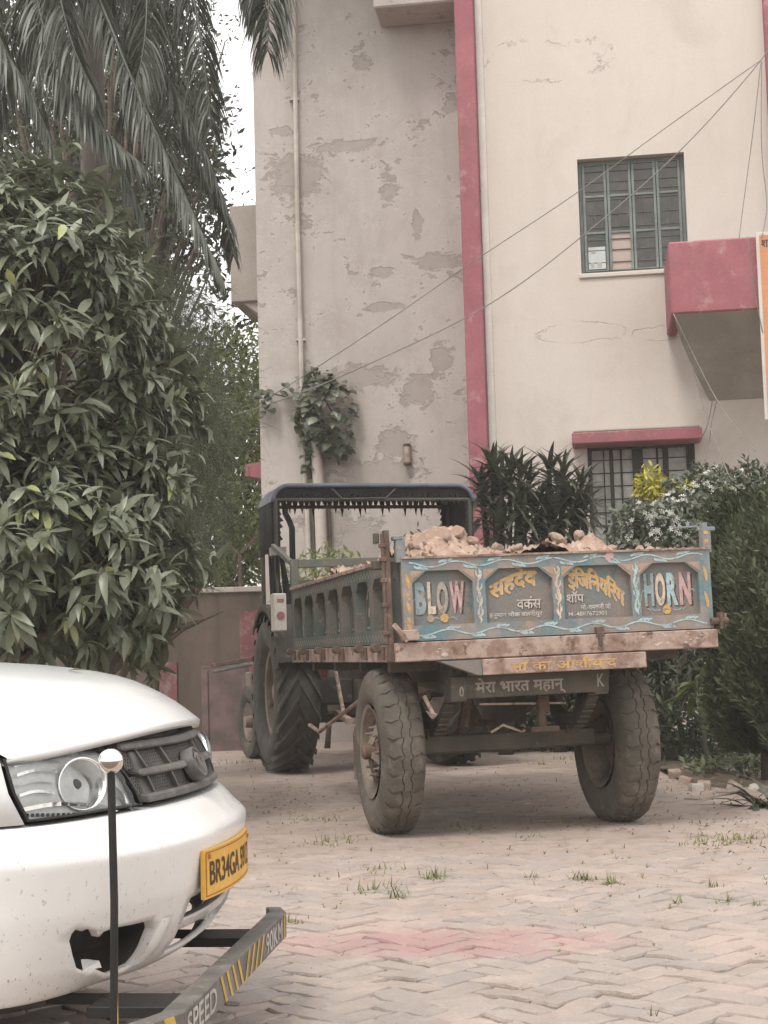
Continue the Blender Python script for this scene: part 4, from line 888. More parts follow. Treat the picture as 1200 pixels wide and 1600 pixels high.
mb = MB(); mb.prism([(1.1, .75), (2.35, .70), (2.38, 1.22), (2.3, 1.30), (1.1, 1.38)], lambda u, v, w: Vector((-.27+w, u, v)), .54); K(mb, 'bonnet', mat('faded_red_bonnet', (.25, .06, .045), (.18, .05, .04), sc=3), bevel=.05, seg=2)
mb = MB(); mb.box((-.7, 2.05, .36), (.7, 2.16, .46)); mb.box((-.1, 1.9, .45), (.1, 2.3, .7)); K(mb, 'front_axle', MT['tractor'], bevel=.01)
for s in (-1, 1):
    mb = MB(); pts = []
    for k in range(9):
        a = R(20+k*14); pts.append((-math.cos(a)*.84, .75+math.sin(a)*.84))
    vs = []
    for y, z in pts: vs += [(s*.60, y, z), (s*1.03, y, z), (s*1.03, y, z-.06)]
    mb.add(vs, [(3*i+a, 3*i+b, 3*i+3+b, 3*i+3+a) for i in range(8) for a, b in ((0, 1), (1, 2))]); o = K(mb, 'mudguard', MT['tractor'], smooth=True)
    sm = o.modifiers.new('s', 'SOLIDIFY'); sm.thickness = .012
    mb = MB(); mb.box((s*.99-.085, -.86, 1.32), (s*.99+.035, -.72, 1.66)); K(mb, 'lamp_box', MT['chassis'] if s > 0 else MT['pale'], bevel=.01)
    mb = MB(); mb.tube([(s*.99-.02, -.87, 1.46), (s*.99-.02, -.86, 1.46)], .036, 12); mb.box((s*.99-.05, -.866, 1.58), (s*.99+.01, -.862, 1.61)); K(mb, 'tail_lamp', MT['pink'] if s < 0 else MT['dark'])
mb = MB(); mb.box((-.25, .05, 1.05), (.25, .5, 1.13)); mb.box((-.25, -.02, 1.1), (.25, .06, 1.45)); K(mb, 'seat', MT['canvas'], bevel=.03, seg=2)
mb = MB(); mb.tube([(0, 1.15, 1.3), (0, .85, 1.55)], .02, 8); P = [Vector((.2*math.cos(a), .85+.1*math.sin(a), 1.55+.17*math.sin(a))) for a in np.linspace(0, 6.283, 21)]; mb.tube(P, .014, 6); K(mb, 'steering_wheel', MT['canvas'], smooth=True)
mb = MB(); mb.tube([(-.40, 1.65, 1.3), (-.40, 1.65, 1.78)], .05, 10); mb.box((-.47, 1.58, 1.72), (-.33, 1.72, 1.86)); mb.tube([(-.40, 1.65, 1.86), (-.40, 1.65, 2.46), (-.43, 1.65, 2.54), (-.47, 1.65, 2.62), (-.47, 1.65, 2.72)], .033, 12); K(mb, 'exhaust_pipe', MT['canvas'], smooth=True)
# linkage behind
mb = MB(); mb.bar((-.35, -.1, .55), (-.42, -.95, .50), .05); mb.bar((.35, -.1, .55), (.42, -.95, .50), .05); mb.bar((0, -.1, .9), (0, -.9, .75), .04); mb.tube([(-.36, -.1, 1.0), (-.42, -.75, .52)], .02, 8); mb.tube([(.36, -.1, 1.0), (.42, -.75, .52)], .02, 8); mb.bar((-.45, -.95, .50), (.45, -.95, .50), .05); K(mb, 'hitch_arm', MT['rust'], split=True)
mb = MB(); mb.box((-.5, .2, 1.0), (-.42, .9, 1.04)); mb.box((.42, .2, 1.0), (.5, .9, 1.04)); mb.box((-.55, .3, .55), (-.35, .7, .8)); K(mb, 'footplate', MT['tractor'], split=True)
# canopy
cl, cr_, ct_ = -.90, 1.12, 2.74; y0, y1 = .05, .80
def arch(w, zt, zlo, n=6, rad=.16, sh=0):
    P = [(cl+w, zlo)]
    for k in range(n+1): a = math.pi-k*(math.pi/2)/n; P.append((cl+w+rad+rad*math.cos(a), zt-rad+rad*math.sin(a)))
    for k in range(n+1): a = math.pi/2-k*(math.pi/2)/n; P.append((cr_-w-rad+rad*math.cos(a), zt-rad+rad*math.sin(a)))
    P.append((cr_-w, zlo)); return P
A_ = arch(0, ct_, 2.12); n = len(A_); NY = 8; vs = []
for j in range(NY+1):
    y = y0+(y1-y0)*j/NY
    for k, (x, z) in enumerate(A_): vs.append((x+.006*math.sin(j*1.9+k), y, z+.012*math.sin(j*2.3)*(z > 2.6)+(-.04 if z < 2.3 else 0)*random.random()))
mb = MB(); mb.add(vs, [(j*n+k, j*n+k+1, (j+1)*n+k+1, (j+1)*n+k) for j in range(NY) for k in range(n-1)]); o = K(mb, 'canopy_cloth', MT['canvas'], smooth='all'); o.modifiers.new('s', 'SOLIDIFY').thickness = .008
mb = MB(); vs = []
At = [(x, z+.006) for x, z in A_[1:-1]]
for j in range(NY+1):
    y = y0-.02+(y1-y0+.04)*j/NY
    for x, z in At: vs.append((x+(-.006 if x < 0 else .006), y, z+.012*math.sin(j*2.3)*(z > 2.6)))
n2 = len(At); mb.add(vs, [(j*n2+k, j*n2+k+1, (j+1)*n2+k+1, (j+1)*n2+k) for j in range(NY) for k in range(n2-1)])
mb.tube([(x, y0-.03, z-.012) for x, z in At], .022, 8); K(mb, 'canopy_top_sheen', MT['canvas_sheen'], smooth='all')  # top layer carries the painted sky reflection
def fringe(y, drop, zin, nteeth, name, inn=.10, legz=2.12):
    B_ = arch(inn, zin, legz, rad=.12); Aa = arch(0, ct_-.008, legz); mb = MB()
    vs = [(x, y, z) for x, z in Aa]+[(x, y, z) for x, z in B_]; m_ = len(Aa)
    mb.add(vs, [(k, k+1, k+1+m_, k+m_) for k in range(m_-1)])
    w = (cr_-cl-2*inn)/nteeth
    for k in range(nteeth):
        x = cl+inn+k*w; d = drop*random.uniform(.5, 1.25); mb.add([(x-.004, y+.002, zin+.02), (x+w+.004, y+.002, zin+.02), (x+w*random.uniform(.3, .8), y-.004, zin-d)], [(0, 1, 2)])
    for k in range(7):
        for s, xx in ((1, cl+inn), (-1, cr_-inn)):
            z = zin-.1-k*.06; mb.add([(xx-s*.01, y+.002, z), (xx-s*.01, y+.002, z+.07), (xx+s*random.uniform(.01, .04), y+.002, z+.02)], [(0, 1, 2)])
    o = K(mb, name, MT['canvas']); return o
fringe(y0-.01, .10, 2.655, 34, 'canopy_fringe', .07); fringe(y1, .14, 2.66, 30, 'canopy_fringe', .10)
mb = MB()
for y in (y0, y1):
    for x in (cl+.03, cr_-.03): mb.tube([(x, y, 1.30), (x, y, 2.6)], .022, 8)
    mb.tube([(cl+.03, y, 2.60), (cr_-.03, y, 2.60)], .018, 8)
for x in (cl+.03, cr_-.03): mb.tube([(x, y0, 2.2), (x, y1, 2.2)], .018, 8); mb.tube([(x, y0, 1.3), (x, -.3, 1.55)], .02, 8)
mb.tube([(-.32, y0-.05, 2.70), (-.22, y0-.05, 2.60), (.22, y0-.05, 2.61), (.32, y0-.05, 2.70)], .010, 6); K(mb, 'canopy_frame', MT['chassis'], smooth=True, split=True)
mb = MB()
for k in range(9): x = cl+.02+random.uniform(-.03, .10); mb.tube([(x, y0+random.uniform(-.05, .3), 2.14), (x+random.uniform(-.03, .03), y0, 1.8), (x+random.uniform(-.05, .05), y0, 1.5)], .018, 5)
K(mb, 'hanging_strap', MT['canvas'], split=True)
mb = MB(); mb.box((cl-.02, y0-.05, 2.06), (cl+.12, y0+.1, 2.14)); K(mb, 'strap_band', MT['plaster'])
# ============================================================ CAR
CRZ = -R(7.0); CC = Vector((-.455, 4.40, 0))
car = thing('pickup_car', 'white utility car with dark grille and yellow number plate at the lower left', 'car', CC, CRZ)
CRM = Matrix.Rotation(CRZ, 3, 'Z')
def carpaint():
    m, nt, b = base('white_car_paint', .28, 0, .5); b.inputs['Coat Weight'].default_value = .5; b.inputs['Coat Roughness'].default_value = .08
    P = coords(nt, 'W'); s = N(nt, 'SeparateXYZ'); nt.links.new(P, s.inputs[0])
    col = ramp(nt, noise(nt, P, 2.5, 4), .3, .7, (.76, .765, .76), (.70, .70, .69))
    low = ramp(nt, math_(nt, 'ADD', s.outputs[2], math_(nt, 'MULTIPLY', noise(nt, P, 9, 6, .7), .35)), .42, .95, (1, 1, 1), (0, 0, 0))
    col = mix(nt, math_(nt, 'MULTIPLY', low, .6), col, (.50, .43, .37))
    sp = ramp(nt, noise(nt, P, 95, 3, .6, 0, (1, 1, .55)), .645, .66); sp2 = math_(nt, 'MULTIPLY', sp, low)
    col = mix(nt, math_(nt, 'MULTIPLY', sp2, .8), col, (.13, .10, .08))
    sc_ = ramp(nt, noise(nt, P, 22, 6, .8, 1.5), .70, .72); col = mix(nt, math_(nt, 'MULTIPLY', sc_, .5), col, (.35, .31, .27))
    nt.links.new(col, b.inputs['Base Color'])
    rr = mix(nt, low, .22, .6); nt.links.new(rr, b.inputs['Roughness'])
    bump(nt, b, noise(nt, P, 6, 2), .04, .02); return m
MT['car'] = carpaint()
MT['grille'] = mat('dark_grey_grille_plastic', (.085, .08, .075), (.12, .112, .105), sc=9, rough=.55, bp=.15, dust=(.20, .18, .165), dthr=(.5, .75), dsc=12)
MT['plastic'] = mat('black_plastic', (.014, .013, .012), (.022, .020, .018), sc=8, rough=.6, bp=.1)
def chrome(name, c, r):
    m, nt, b = base(name, r, 1, .5); b.inputs['Base Color'].default_value = c4(c); return m
MT['chrome'] = chrome('chrome', (.80, .77, .75), .07); MT['reflector'] = chrome('lamp_reflector', (.86, .86, .86), .16); MT['reflector'].node_tree.nodes['Principled BSDF'].inputs['Metallic'].default_value = .8; MT['housing'] = mat('lamp_housing_grey', (.88, .88, .87), (.76, .76, .75), sc=14, rough=.25, metal=.1, bp=0)
def lens():
    m = bpy.data.materials.new('clear_lens'); m.use_nodes = True; nt = m.node_tree; nt.nodes.clear(); o = N(nt, 'OutputMaterial')
    t = N(nt, 'BsdfTransparent'); t.inputs[0].default_value = (.93, .93, .92, 1); g = N(nt, 'BsdfGlossy'); g.inputs['Roughness'].default_value = .04
    l = N(nt, 'Fresnel'); l.inputs['IOR'].default_value = 1.5; ms = N(nt, 'MixShader'); nt.links.new(l.outputs[0], ms.inputs[0]); nt.links.new(t.outputs[0], ms.inputs[1]); nt.links.new(g.outputs[0], ms.inputs[2]); nt.links.new(ms.outputs[0], o.inputs[0]); return m
MT['lens'] = lens()
FPNT = [(0, 0), (-.011, .2), (-.045, .4), (-.115, .6), (-.20, .74), (-.31, .845), (-.46, .905), (-.70, .93), (-1.1, .94), (-1.8, .945), (-2.8, .945), (-3.8, .94), (-4.5, .92)]
_f = []   # dense arc length table
for i in range(len(FPNT)-1):
    a = Vector(FPNT[max(i-1, 0)]) if i else Vector((FPNT[1][0], -FPNT[1][1])); b = Vector(FPNT[i]); c = Vector(FPNT[i+1]); d = Vector(FPNT[min(i+2, len(FPNT)-1)])
    for k in range(20):
        t = k/20; _f.append(.5*((2*b)+(c-a)*t+(2*a-5*b+4*c-d)*t*t+(3*b-a-3*c+d)*t**3))
_f.append(Vector(FPNT[-1])); _fx = np.array([tuple(p) for p in _f]); _s = np.concatenate([[0], np.cumsum(np.hypot(*np.diff(_fx, axis=0).T))]); SMAX = _s[-1]
def foot(s):
    a = abs(s); x = np.interp(a, _s, _fx[:, 0]); y = np.interp(a, _s, _fx[:, 1]); e = .012
    x2 = np.interp(min(a+e, SMAX), _s, _fx[:, 0]); y2 = np.interp(min(a+e, SMAX), _s, _fx[:, 1]); x1 = np.interp(max(a-e, 0), _s, _fx[:, 0]); y1 = np.interp(max(a-e, 0), _s, _fx[:, 1])
    if a < e: x1, y1 = x2, -y2
    dx, dy = x2-x1, y2-y1; L = math.hypot(dx, dy); nx__, ny__ = dy/L, -dx/L      # outward
    return (x, -y, nx__, -ny__) if s >= 0 else (x, y, nx__, ny__)
IZ = [.30, .33, .37, .42, .50, .625, .64, .66, .70, .715, .72, .78, .84, .90, .96, 1.1]; II = [.135, .095, .065, .045, .020, .0, .004, .028, .064, .083, .088, .10, .128, .165, .21, .34]
def CP(s, z, w=0.0):
    x, y, nx__, ny__ = foot(s); f = max(.22, min(1, 1-(abs(s)-.62)/.55)); i = np.interp(z, IZ, II)*f-w
    return Vector((x-nx__*i, y-ny__*i, z))
def car_w(p): return CC+CRM @ p
_gs = [i*.01 for i in range(-30, 125)]; _gz = [.30+.006*i for i in range(112)]
_gp = np.array([[proj(car_w(CP(s, z))) for z in _gz] for s in _gs])
def hit(px, py):
    d = (_gp[:, :, 0]-px)**2+(_gp[:, :, 1]-py)**2; i, j = np.unravel_index(np.argmin(d), d.shape); s, z = _gs[i], _gz[j]
    for _ in range(6):
        a = proj(car_w(CP(s, z))); b = proj(car_w(CP(s+.004, z))); c = proj(car_w(CP(s, z+.004)))
        J = np.array([[(b[0]-a[0])/.004, (c[0]-a[0])/.004], [(b[1]-a[1])/.004, (c[1]-a[1])/.004]])
        try: q = np.linalg.solve(J, [px-a[0], py-a[1]])
        except Exception: break
        if abs(q[0]) > .05 or abs(q[1]) > .05: break
        s += q[0]; z += q[1]
    return (float(s), float(z))
def SF(u, v, w): return CP(u, v, w)
# bumper skin with its openings
fog = [hit(*p) for p in ((108, 1470), (112, 1459), (120, 1450), (128, 1455), (136, 1451), (150, 1454), (155, 1464), (162, 1456), (178, 1450), (205, 1445), (238, 1437), (241, 1450), (232, 1472), (220, 1494), (208, 1508), (190, 1517), (172, 1522), (160, 1519), (148, 1514), (140, 1516), (130, 1518), (119, 1512), (113, 1492))]
fog_m = [(-s, z) for s, z in fog][::-1]
zi0, zi1 = hit(300, 1466)[1], hit(300, 1402)[1]
sA = hit(272, 1460)[0]; sB = hit(296, 1410)[0]
intake = [(sA, zi0), (sB, zi1), (.12, zi1+.012), (-.12, zi1+.012), (-sB, zi1), (-sA, zi0), (-.12, zi0-.004), (.12, zi0-.004)]
bs = 1.28
VS = 2.6; up_ = lambda L: [(s, z*VS) for s, z in L]
bum = panel(lambda u, v, w: CP(u, v/VS, w), up_([(-bs, .31), (-.3, .300), (.3, .300), (bs, .31), (bs, .715), (-bs, .715)]), [up_(fog), up_(fog_m), up_(intake)], step=.034, thick=.028)
o = bum.build('bumper', MT['car'], car, smooth=True); weld(o); o.data.polygons.foreach_set('use_smooth', [True]*len(o.data.polygons))
# bumper top ledge
mb = MB(); ss = np.linspace(-1.2, 1.2, 81)
vs = [CP(s, .7152, 0) for s in ss]+[CP(s, .717, -.05) for s in ss]; n = len(ss); mb.add(vs, [(i, i+1, i+1+n, i+n) for i in range(n-1)]); mb.build('bumper_ledge', MT['car'], car, smooth='all')
# dark sheet added as shade behind bumper openings, lower lip floor
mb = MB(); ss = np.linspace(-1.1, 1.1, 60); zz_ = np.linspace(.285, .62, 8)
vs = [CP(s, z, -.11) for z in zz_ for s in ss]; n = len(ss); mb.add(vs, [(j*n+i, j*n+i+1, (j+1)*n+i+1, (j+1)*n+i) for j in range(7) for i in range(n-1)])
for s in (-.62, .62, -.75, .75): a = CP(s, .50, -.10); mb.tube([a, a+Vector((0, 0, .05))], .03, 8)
mb.build('opening_shade_back', MT['plastic'], car)
def sbar(name, s0, s1, zf, h, w0, w1, m, parent=None, n=40, bev=.003, sm=False):
    mb = MB(); vs = []
    for k in range(n+1):
        s = s0+(s1-s0)*k/n; z = zf(s); hh = h(s) if callable(h) else h
        for dz, w in ((-hh/2, w0), (-hh/2, w1), (hh/2, w1), (hh/2, w0)): vs.append(CP(s, z+dz, w))
    mb.add(vs, [(k*4+j, k*4+(j+1) % 4, k*4+4+(j+1) % 4, k*4+4+j) for k in range(n) for j in range(4)]+[(0, 1, 2, 3), tuple(n*4+j for j in (3, 2, 1, 0))])
    return mb.build(name, m, parent or car, bevel=bev, smooth=sm)
zmid = (zi0+zi1)/2
sbar('bumper_slat', -sA-.01, sA+.01, lambda s: zmid-.003*(1-(s/sA)**2), .030, -.045, -.006, MT['car'], bev=.006, sm=True)
for s in (-.25, .25): sbar('bumper_slat', s-.008, s+.008, lambda q: (zi0+zi1)/2, zi1-zi0+.01, -.05, -.02, MT['car'], n=2)
# broken white flap in the fog opening
a = hit(135, 1515); b = hit(165, 1510); mb = MB(); mb.add([CP(a[0], a[1]-.004, -.01), CP(b[0], b[1]-.004, -.01), CP(b[0], b[1]+.012, -.03), CP(a[0], a[1]+.022, -.03), CP((a[0]+b[0])/2, a[1]+.014, -.045)], [(0, 1, 2, 4), (0, 4, 3)]); mb.build('torn_flap', MT['car'], car)
# raised diagonal strut beside the fog opening
st0, st1 = hit(262, 1432), hit(218, 1505)
mb = MB(); n = 8; vs = []
for k in range(n+1):
    t = k/n; s = st0[0]+(st1[0]-st0[0])*t; z = st0[1]+(st1[1]-st0[1])*t
    for ds, w in ((-.032, -.004), (-.018, .010), (.018, .010), (.032, -.004)): vs.append(CP(s+ds, z, w*math.sin(math.pi*(.15+.7*t))))
mb.add(vs, [(k*4+j, k*4+j+1, k*4+5+j, k*4+4+j) for k in range(n) for j in range(3)]); mb.build('bumper_strut', MT['car'], car, smooth='all')
# upper nose: dark sheet added so the gaps look shaded
mb = MB(); ss = np.linspace(-1.12, 1.12, 90); zz_ = np.linspace(.705, .915, 8); vs = [CP(s, z, -.085) for z in zz_ for s in ss]; n = len(ss); mb.add(vs, [(j*n+i, j*n+i+1, (j+1)*n+i+1, (j+1)*n+i) for j in range(7) for i in range(n-1)]); mb.build('nose_gap_shade', MT['plastic'], car)
# headlamps
HL = [hit(*p) for p in ((4, 1186), (60, 1177), (150, 1171), (166, 1173), (200, 1212), (238, 1276), (150, 1286), (44, 1292), (20, 1240))]
HL = [(min(s, 1.2), max(z, .7275)) for s, z in HL]
def inset(P, d):
    cx = sum(p[0] for p in P)/len(P); cy = sum(p[1] for p in P)/len(P); return [(cx+(x-cx)*(1-d), cy+(y-cy)*(1-d)) for x, y in P]
for sg_ in (1, -1):
    P = HL if sg_ > 0 else [(-s, z) for s, z in HL][::-1]; cx = sum(p[0] for p in P)/len(P)
    hl = panel(SF, P, [inset(P, .035)], step=.05, thick=.05, grid=False).build('headlamp', MT['plastic'], car)
    pi_ = inset(P, .03)
    panel(lambda u, v, w: CP(u, v, -.004+w), pi_, step=.03).build('lamp_lens', MT['lens'], hl, smooth='all')
    def back(u, v, w, P=P): return CP(u, v, -.030-.005*math.sin(v*300)*(1 if abs(u) > .9 else .2)+w)
    panel(back, inset(P, .01), step=.03).build('lamp_housing', MT['housing'], hl, smooth='all')
    # main bowl, outer reflector, lower strip
    c = hit(132, 1226); s0 = c[0]*sg_; x, y, nx__, ny__ = foot(s0); ctr = CP(s0, c[1], -.022); nrm = Vector((1, -.75*sg_*1, .12)).normalized()
    q = nrm.to_track_quat('X', 'Z').to_matrix()
    bw = MB()
    prof = [(.018, .082), (.022, .078), (.010, .073), (-.015, .064), (-.035, .047), (-.045, .02), (-.046, .0)]
    bw.lathe(prof, 36); bw.v = [tuple(ctr+q @ Vector((v[0], v[1]*.88, v[2]*.80))) for v in bw.v]; bw.build('reflector_bowl', MT['reflector'], hl, smooth='all')
    bb_ = MB(); bb_.lathe([(-.045, .012), (-.01, .014), (.0, .010), (.0, 0)], 14); bb_.v = [tuple(ctr+q @ Vector(v)) for v in bb_.v]; bb_.build('bulb', MT['plastic'], hl, smooth='all')
    for (px, py, px2, py2, m_, wd) in ((25, 1196, 100, 1188, 'reflector', .010), (30, 1212, 96, 1205, 'reflector', .007), (32, 1228, 92, 1222, 'housing', .007), (34, 1244, 92, 1240, 'reflector', .007), (40, 1266, 140, 1258, 'chrome', .010), (140, 1258, 195, 1270, 'chrome', .008), (180, 1230, 215, 1262, 'reflector', .02)):
        a = hit(px, py); b = hit(px2, py2); mb = MB(); mb.ribbon([(sg_*(a[0]+(b[0]-a[0])*t), a[1]+(b[1]-a[1])*t+.008*math.sin(t*3.14)) for t in np.linspace(0, 1, 8)], wd, lambda u, v: CP(u, v, -.018)); mb.build('lamp_rib', MT[m_], hl)
    mb = MB()
    for k in range(12): a = hit(48+k*8.5, 1275-k*.2); p = CP(sg_*a[0], a[1], -.022); mb.box(p-Vector((.003, .003, .004)), p+Vector((.003, .003, .004)))
    mb.build('lamp_studs', MT['plastic'], hl)
# grille: three thick bars, struts, mesh and badge
gt, gb = hit(172, 1175), hit(246, 1270)
zt_, zb_ = .890, .728
def gs(z): t = (z-zb_)/(zt_-zb_); return gb[0]+.012+(gt[0]-gb[0]-.03)*t
grl = panel(lambda u, v, w: CP(u, v, -.05+w), [(-gs(zb_), zb_), (gs(zb_), zb_), (gs(zt_), zt_), (-gs(zt_), zt_)], [[(-gs(zb_)+.03, zb_+.012), (gs(zb_)-.03, zb_+.012), (gs(zt_)-.04, zt_-.01), (-gs(zt_)+.04, zt_-.01)]], step=.04, thick=.02, grid=False).build('grille', MT['grille'], car)
sbar('grille_bar', -gs(.865)+.02, gs(.865)-.02, lambda s: .876-.004*(1-abs(s)/.5), .020, -.045, .004, MT['grille'], grl, bev=.006)
sbar('grille_bar', -gs(.80)+.035, gs(.80)-.035, lambda s: .806, .018, -.045, .004, MT['grille'], grl, bev=.006)
sbar('grille_bar', -gs(.735)+.01, gs(.735)-.01, lambda s: .741, .022, -.045, .006, MT['grille'], grl, bev=.006)
sbar('grille_bar', -gs(.885)+.02, gs(.885)-.02, lambda s: .906, .012, -.06, -.02, MT['plastic'], grl, bev=.0)
for s in (-.34, -.17, .17, .34):
    mb = MB(); 
    for z0, z1, dd in ((.753, .796, .02), (.816, .865, .02)):
        vs = [CP(s+a_+dz, z, w) for z, dz in ((z0, 0), (z1, dd*(1 if s > 0 else -1))) for a_, w in ((-.005, -.05), (-.005, -.006), (.005, -.006), (.005, -.05))]
        mb.add(vs, [(0, 1, 2, 3), (4, 7, 6, 5), (0, 4, 5, 1), (1, 5, 6, 2), (2, 6, 7, 3), (3, 7, 4, 0)])
    mb.build('grille_strut', MT['grille'], grl)
mb = MB(); g = gs(.80)
for z0, z1 in ((.752, .797), (.815, .866)):
    k = -g
    while k < g:
        for d_ in (1, -1):
            mb.ribbon([(k, z0 if d_ > 0 else z1), (k+(z1-z0)*.75, z1 if d_ > 0 else z0)], .0034, lambda u, v: CP(max(-g, min(g, u)), v, -.020))
        k += .0125
tag(mb.build('grille_mesh', MT['grille'], grl), kind='stuff')
for s in (-1, 1):
    sbar('grille_end', s*(gs(.80)-.10), s*(gs(.80)-.05), lambda q: .80, .12, -.04, -.012, MT['grille'], grl, n=4)
ctr = CP(0, .806, .018); e1 = CP(0, .82)-CP(0, .78); up = e1.normalized(); rt = Vector((0, 1, 0)); nr = rt.cross(up).normalized()
if nr.x < 0: nr = -nr
def em(a, b, w=0): return ctr+rt*a+up*b+nr*w
mb = MB(); n = 32; vs = []
for w, r in ((-.03, .050), (.0, .050), (.006, .046), (.004, .040), (.001, .039), (.001, 0.0005)):
    for k in range(n): t = 2*math.pi*k/n; vs.append(em(r*math.cos(t)*1.12, r*math.sin(t)*.95, w))
mb.add(vs, [(i*n+j, i*n+(j+1) % n, (i+1)*n+(j+1) % n, (i+1)*n+j) for i in range(5) for j in range(n)]); bd_ = mb.build('badge', MT['grille'], grl, smooth=True)
mb = MB(); f_ = lambda u, v: em(u, v, .0055)
mb.ribbon([(-.028, .012), (-.018, .022), (0, .025), (.018, .022), (.028, .012)], .008, f_); mb.ribbon([(-.004, .022), (-.007, .0), (-.013, -.018)], .007, f_); mb.ribbon([(.004, .022), (.007, .0), (.013, -.018)], .007, f_); mb.build('badge_emblem', MT['chrome'], bd_)
# bonnet
def fxat(y): return float(np.interp(abs(y), _fx[:, 1], _fx[:, 0]))
def hood_p(y, d, w=0):
    x = fxat(y)*.80-.150-d; a = min(1, abs(y)/.80)
    z = .920-.042*a*a+(.158*(1-math.exp(-d/.19))+.025*d)*(1-.38*a**3)+.020*(1/(1+math.exp((abs(y)-.44-.10*min(1, d/.6))/.025)))*min(1, d/.22)-.0*w
    return Vector((x, y, z+w))
yy = np.linspace(-.80, .80, 65); dd_ = [0, .004, .012, .03, .055, .085, .12, .16, .2, .25, .3, .37, .45, .55, .68, .82, .98, 1.12]
mb = MB(); n = len(yy); vs = [hood_p(y, d) for d in dd_ for y in yy]
mb.add(vs, [(j*n+i, j*n+i+1, (j+1)*n+i+1, (j+1)*n+i) for j in range(len(dd_)-1) for i in range(n-1)])
vs = [hood_p(y, 0) for y in yy]+[hood_p(y, .004, -.022) for y in yy]+[hood_p(y, .05, -.03) for y in yy]; mb.add(vs, [(j*n+i, j*n+i+1, (j+1)*n+i+1, (j+1)*n+i) for j in range(2) for i in range(n-1)])
o = mb.build('bonnet', MT['car'], car, smooth='all'); weld(o)
# wings: from the lamp back, with wheel arch
arch_c, arch_r = -.86, .43
def s_at_x(x): return float(np.interp(-x, -_fx[20:, 0], _s[20:]))
sc_a = s_at_x(arch_c); s_end = s_at_x(-4.45)
hs0 = HL[0][0]; hs1 = HL[7][0]; zsh = .93
for sg_ in (1, -1):
    def fn(u, v, w, sg_=sg_): return CP(sg_*u, v, w)
    archp = [(sc_a+arch_r*math.cos(t), .36+arch_r*math.sin(t)) for t in np.linspace(0, math.pi, 15)]
    s_r = s_at_x(-3.75); archr = [(s_r+arch_r*math.cos(t), .36+arch_r*math.sin(t)) for t in np.linspace(0, math.pi, 15)]
    out = [(sc_a+arch_r, .28)]+[]+[(s_r-arch_r, .28)]+archr[::-1]+[(s_r+arch_r, .30), (s_end, .30), (s_end, zsh), (hs0+.012, zsh), (hs0+.012, HL[0][1]+.01), (HL[8][0]+.012, HL[8][1]), (hs1+.010, HL[7][1]-.005), (hs1+.03, .722), (bs-.02, .722)]+archp[::-1]
    out = out[:]
    w_ = panel(fn, out, step=.09, thick=.03).build('wing', MT['car'], car, smooth=True); weld(w_)
    mb = MB(); xs_ = np.linspace(-.42, -1.30, 24); rows = []
    for x in xs_:
        d = fxat(.80)*.80-.150-x; a = hood_p(-sg_*.805, max(0, d)); s = s_at_x(x); c = CP(sg_*s, zsh-.001); b1 = a.lerp(c, .45)+Vector((0, 0, (a.z-c.z)*.28)); rows += [a, b1, a.lerp(c, .85)+Vector((0, 0, (a.z-c.z)*.12)), c]
    mb.add(rows, [(4*i+j, 4*i+j+1, 4*i+5+j, 4*i+4+j) for i in range(len(xs_)-1) for j in range(3)]); mb.build('wing_top', MT['car'], car, smooth='all')
    for xw in (arch_c, -3.75):
        wh = MB(); wh.lathe([(.0, 0), (.0, .08), (.03, .10), (.02, .20), (-.02, .22)], 24); o = wh.build('wheel', MT['reflector'], car, smooth=True); o.location = (xw, -sg_*.78, .36); o.scale = (1, 1, 1); o.rotation_euler = (0, 0, -sg_*math.pi/2)
        ty = MB(); ty.lathe([(.02, .22), (.06, .24), (.075, .30), (.06, .345), (.03, .36), (-.09, .36), (-.12, .345), (-.135, .30), (-.12, .22)], 48); ty.build('tyre', MT['rubber'], o, smooth='all')
mb = MB(); mb.box((-4.3, -.80, .30), (-.45, .80, .42)); mb.box((-1.25, -.55, .42), (-.42, .55, .86)); mb.box((-1.3, -.64, .28), (-.42, -.60, .7)); mb.box((-1.3, .60, .28), (-.42, .64, .7)); mb.build('underbody', MT['plastic'], car)
# cab: pillars, roof, glass
cabp = [(-1.28, 1.10), (-1.95, 1.66), (-2.1, 1.70), (-3.3, 1.70), (-3.9, 1.62), (-4.25, 1.10)]
mb = MB(); n = len(cabp); vs = []
for x, z in cabp: wd = .80-.16*(z-1.1)/.6; vs += [(x, -wd, z), (x, wd, z)]
mb.add(vs[2:10], [(0, 1, 3, 2), (2, 3, 5, 4), (4, 5, 7, 6)]); 
for s in (0, 1):
    for (i, j) in ((0, 1), (4, 5), (1, 4)): mb.bar(vs[2*i+s], vs[2*j+s], .07, .06)
    mb.bar((-2.7, -.82+1.64*s, 1.05), (-2.7, -.66+1.32*s, 1.68), .07, .06)
    mb.box((-4.4, (-.93 if s == 0 else .80), .928), (-1.28, (-.80 if s == 0 else .93), 1.08))
mb.build('cab', MT['car'], car, bevel=.01)
mb = MB(); mb.add(vs, [(0, 1, 3, 2), (8, 9, 11, 10), (0, 2, 8, 10), (1, 3, 9, 11)]); mb.build('cab_glass', MT['glass_dark'], car)
mb = MB(); mb.box((-4.45, -.80, .35), (-4.38, .80, 1.09)); mb.box((-4.38, -.8, 1.05), (-4.2, .8, 1.09)); mb.box((-1.35, -.80, 1.02), (-1.22, .80, 1.07)); mb.build('tail_panel', MT['car'], car)
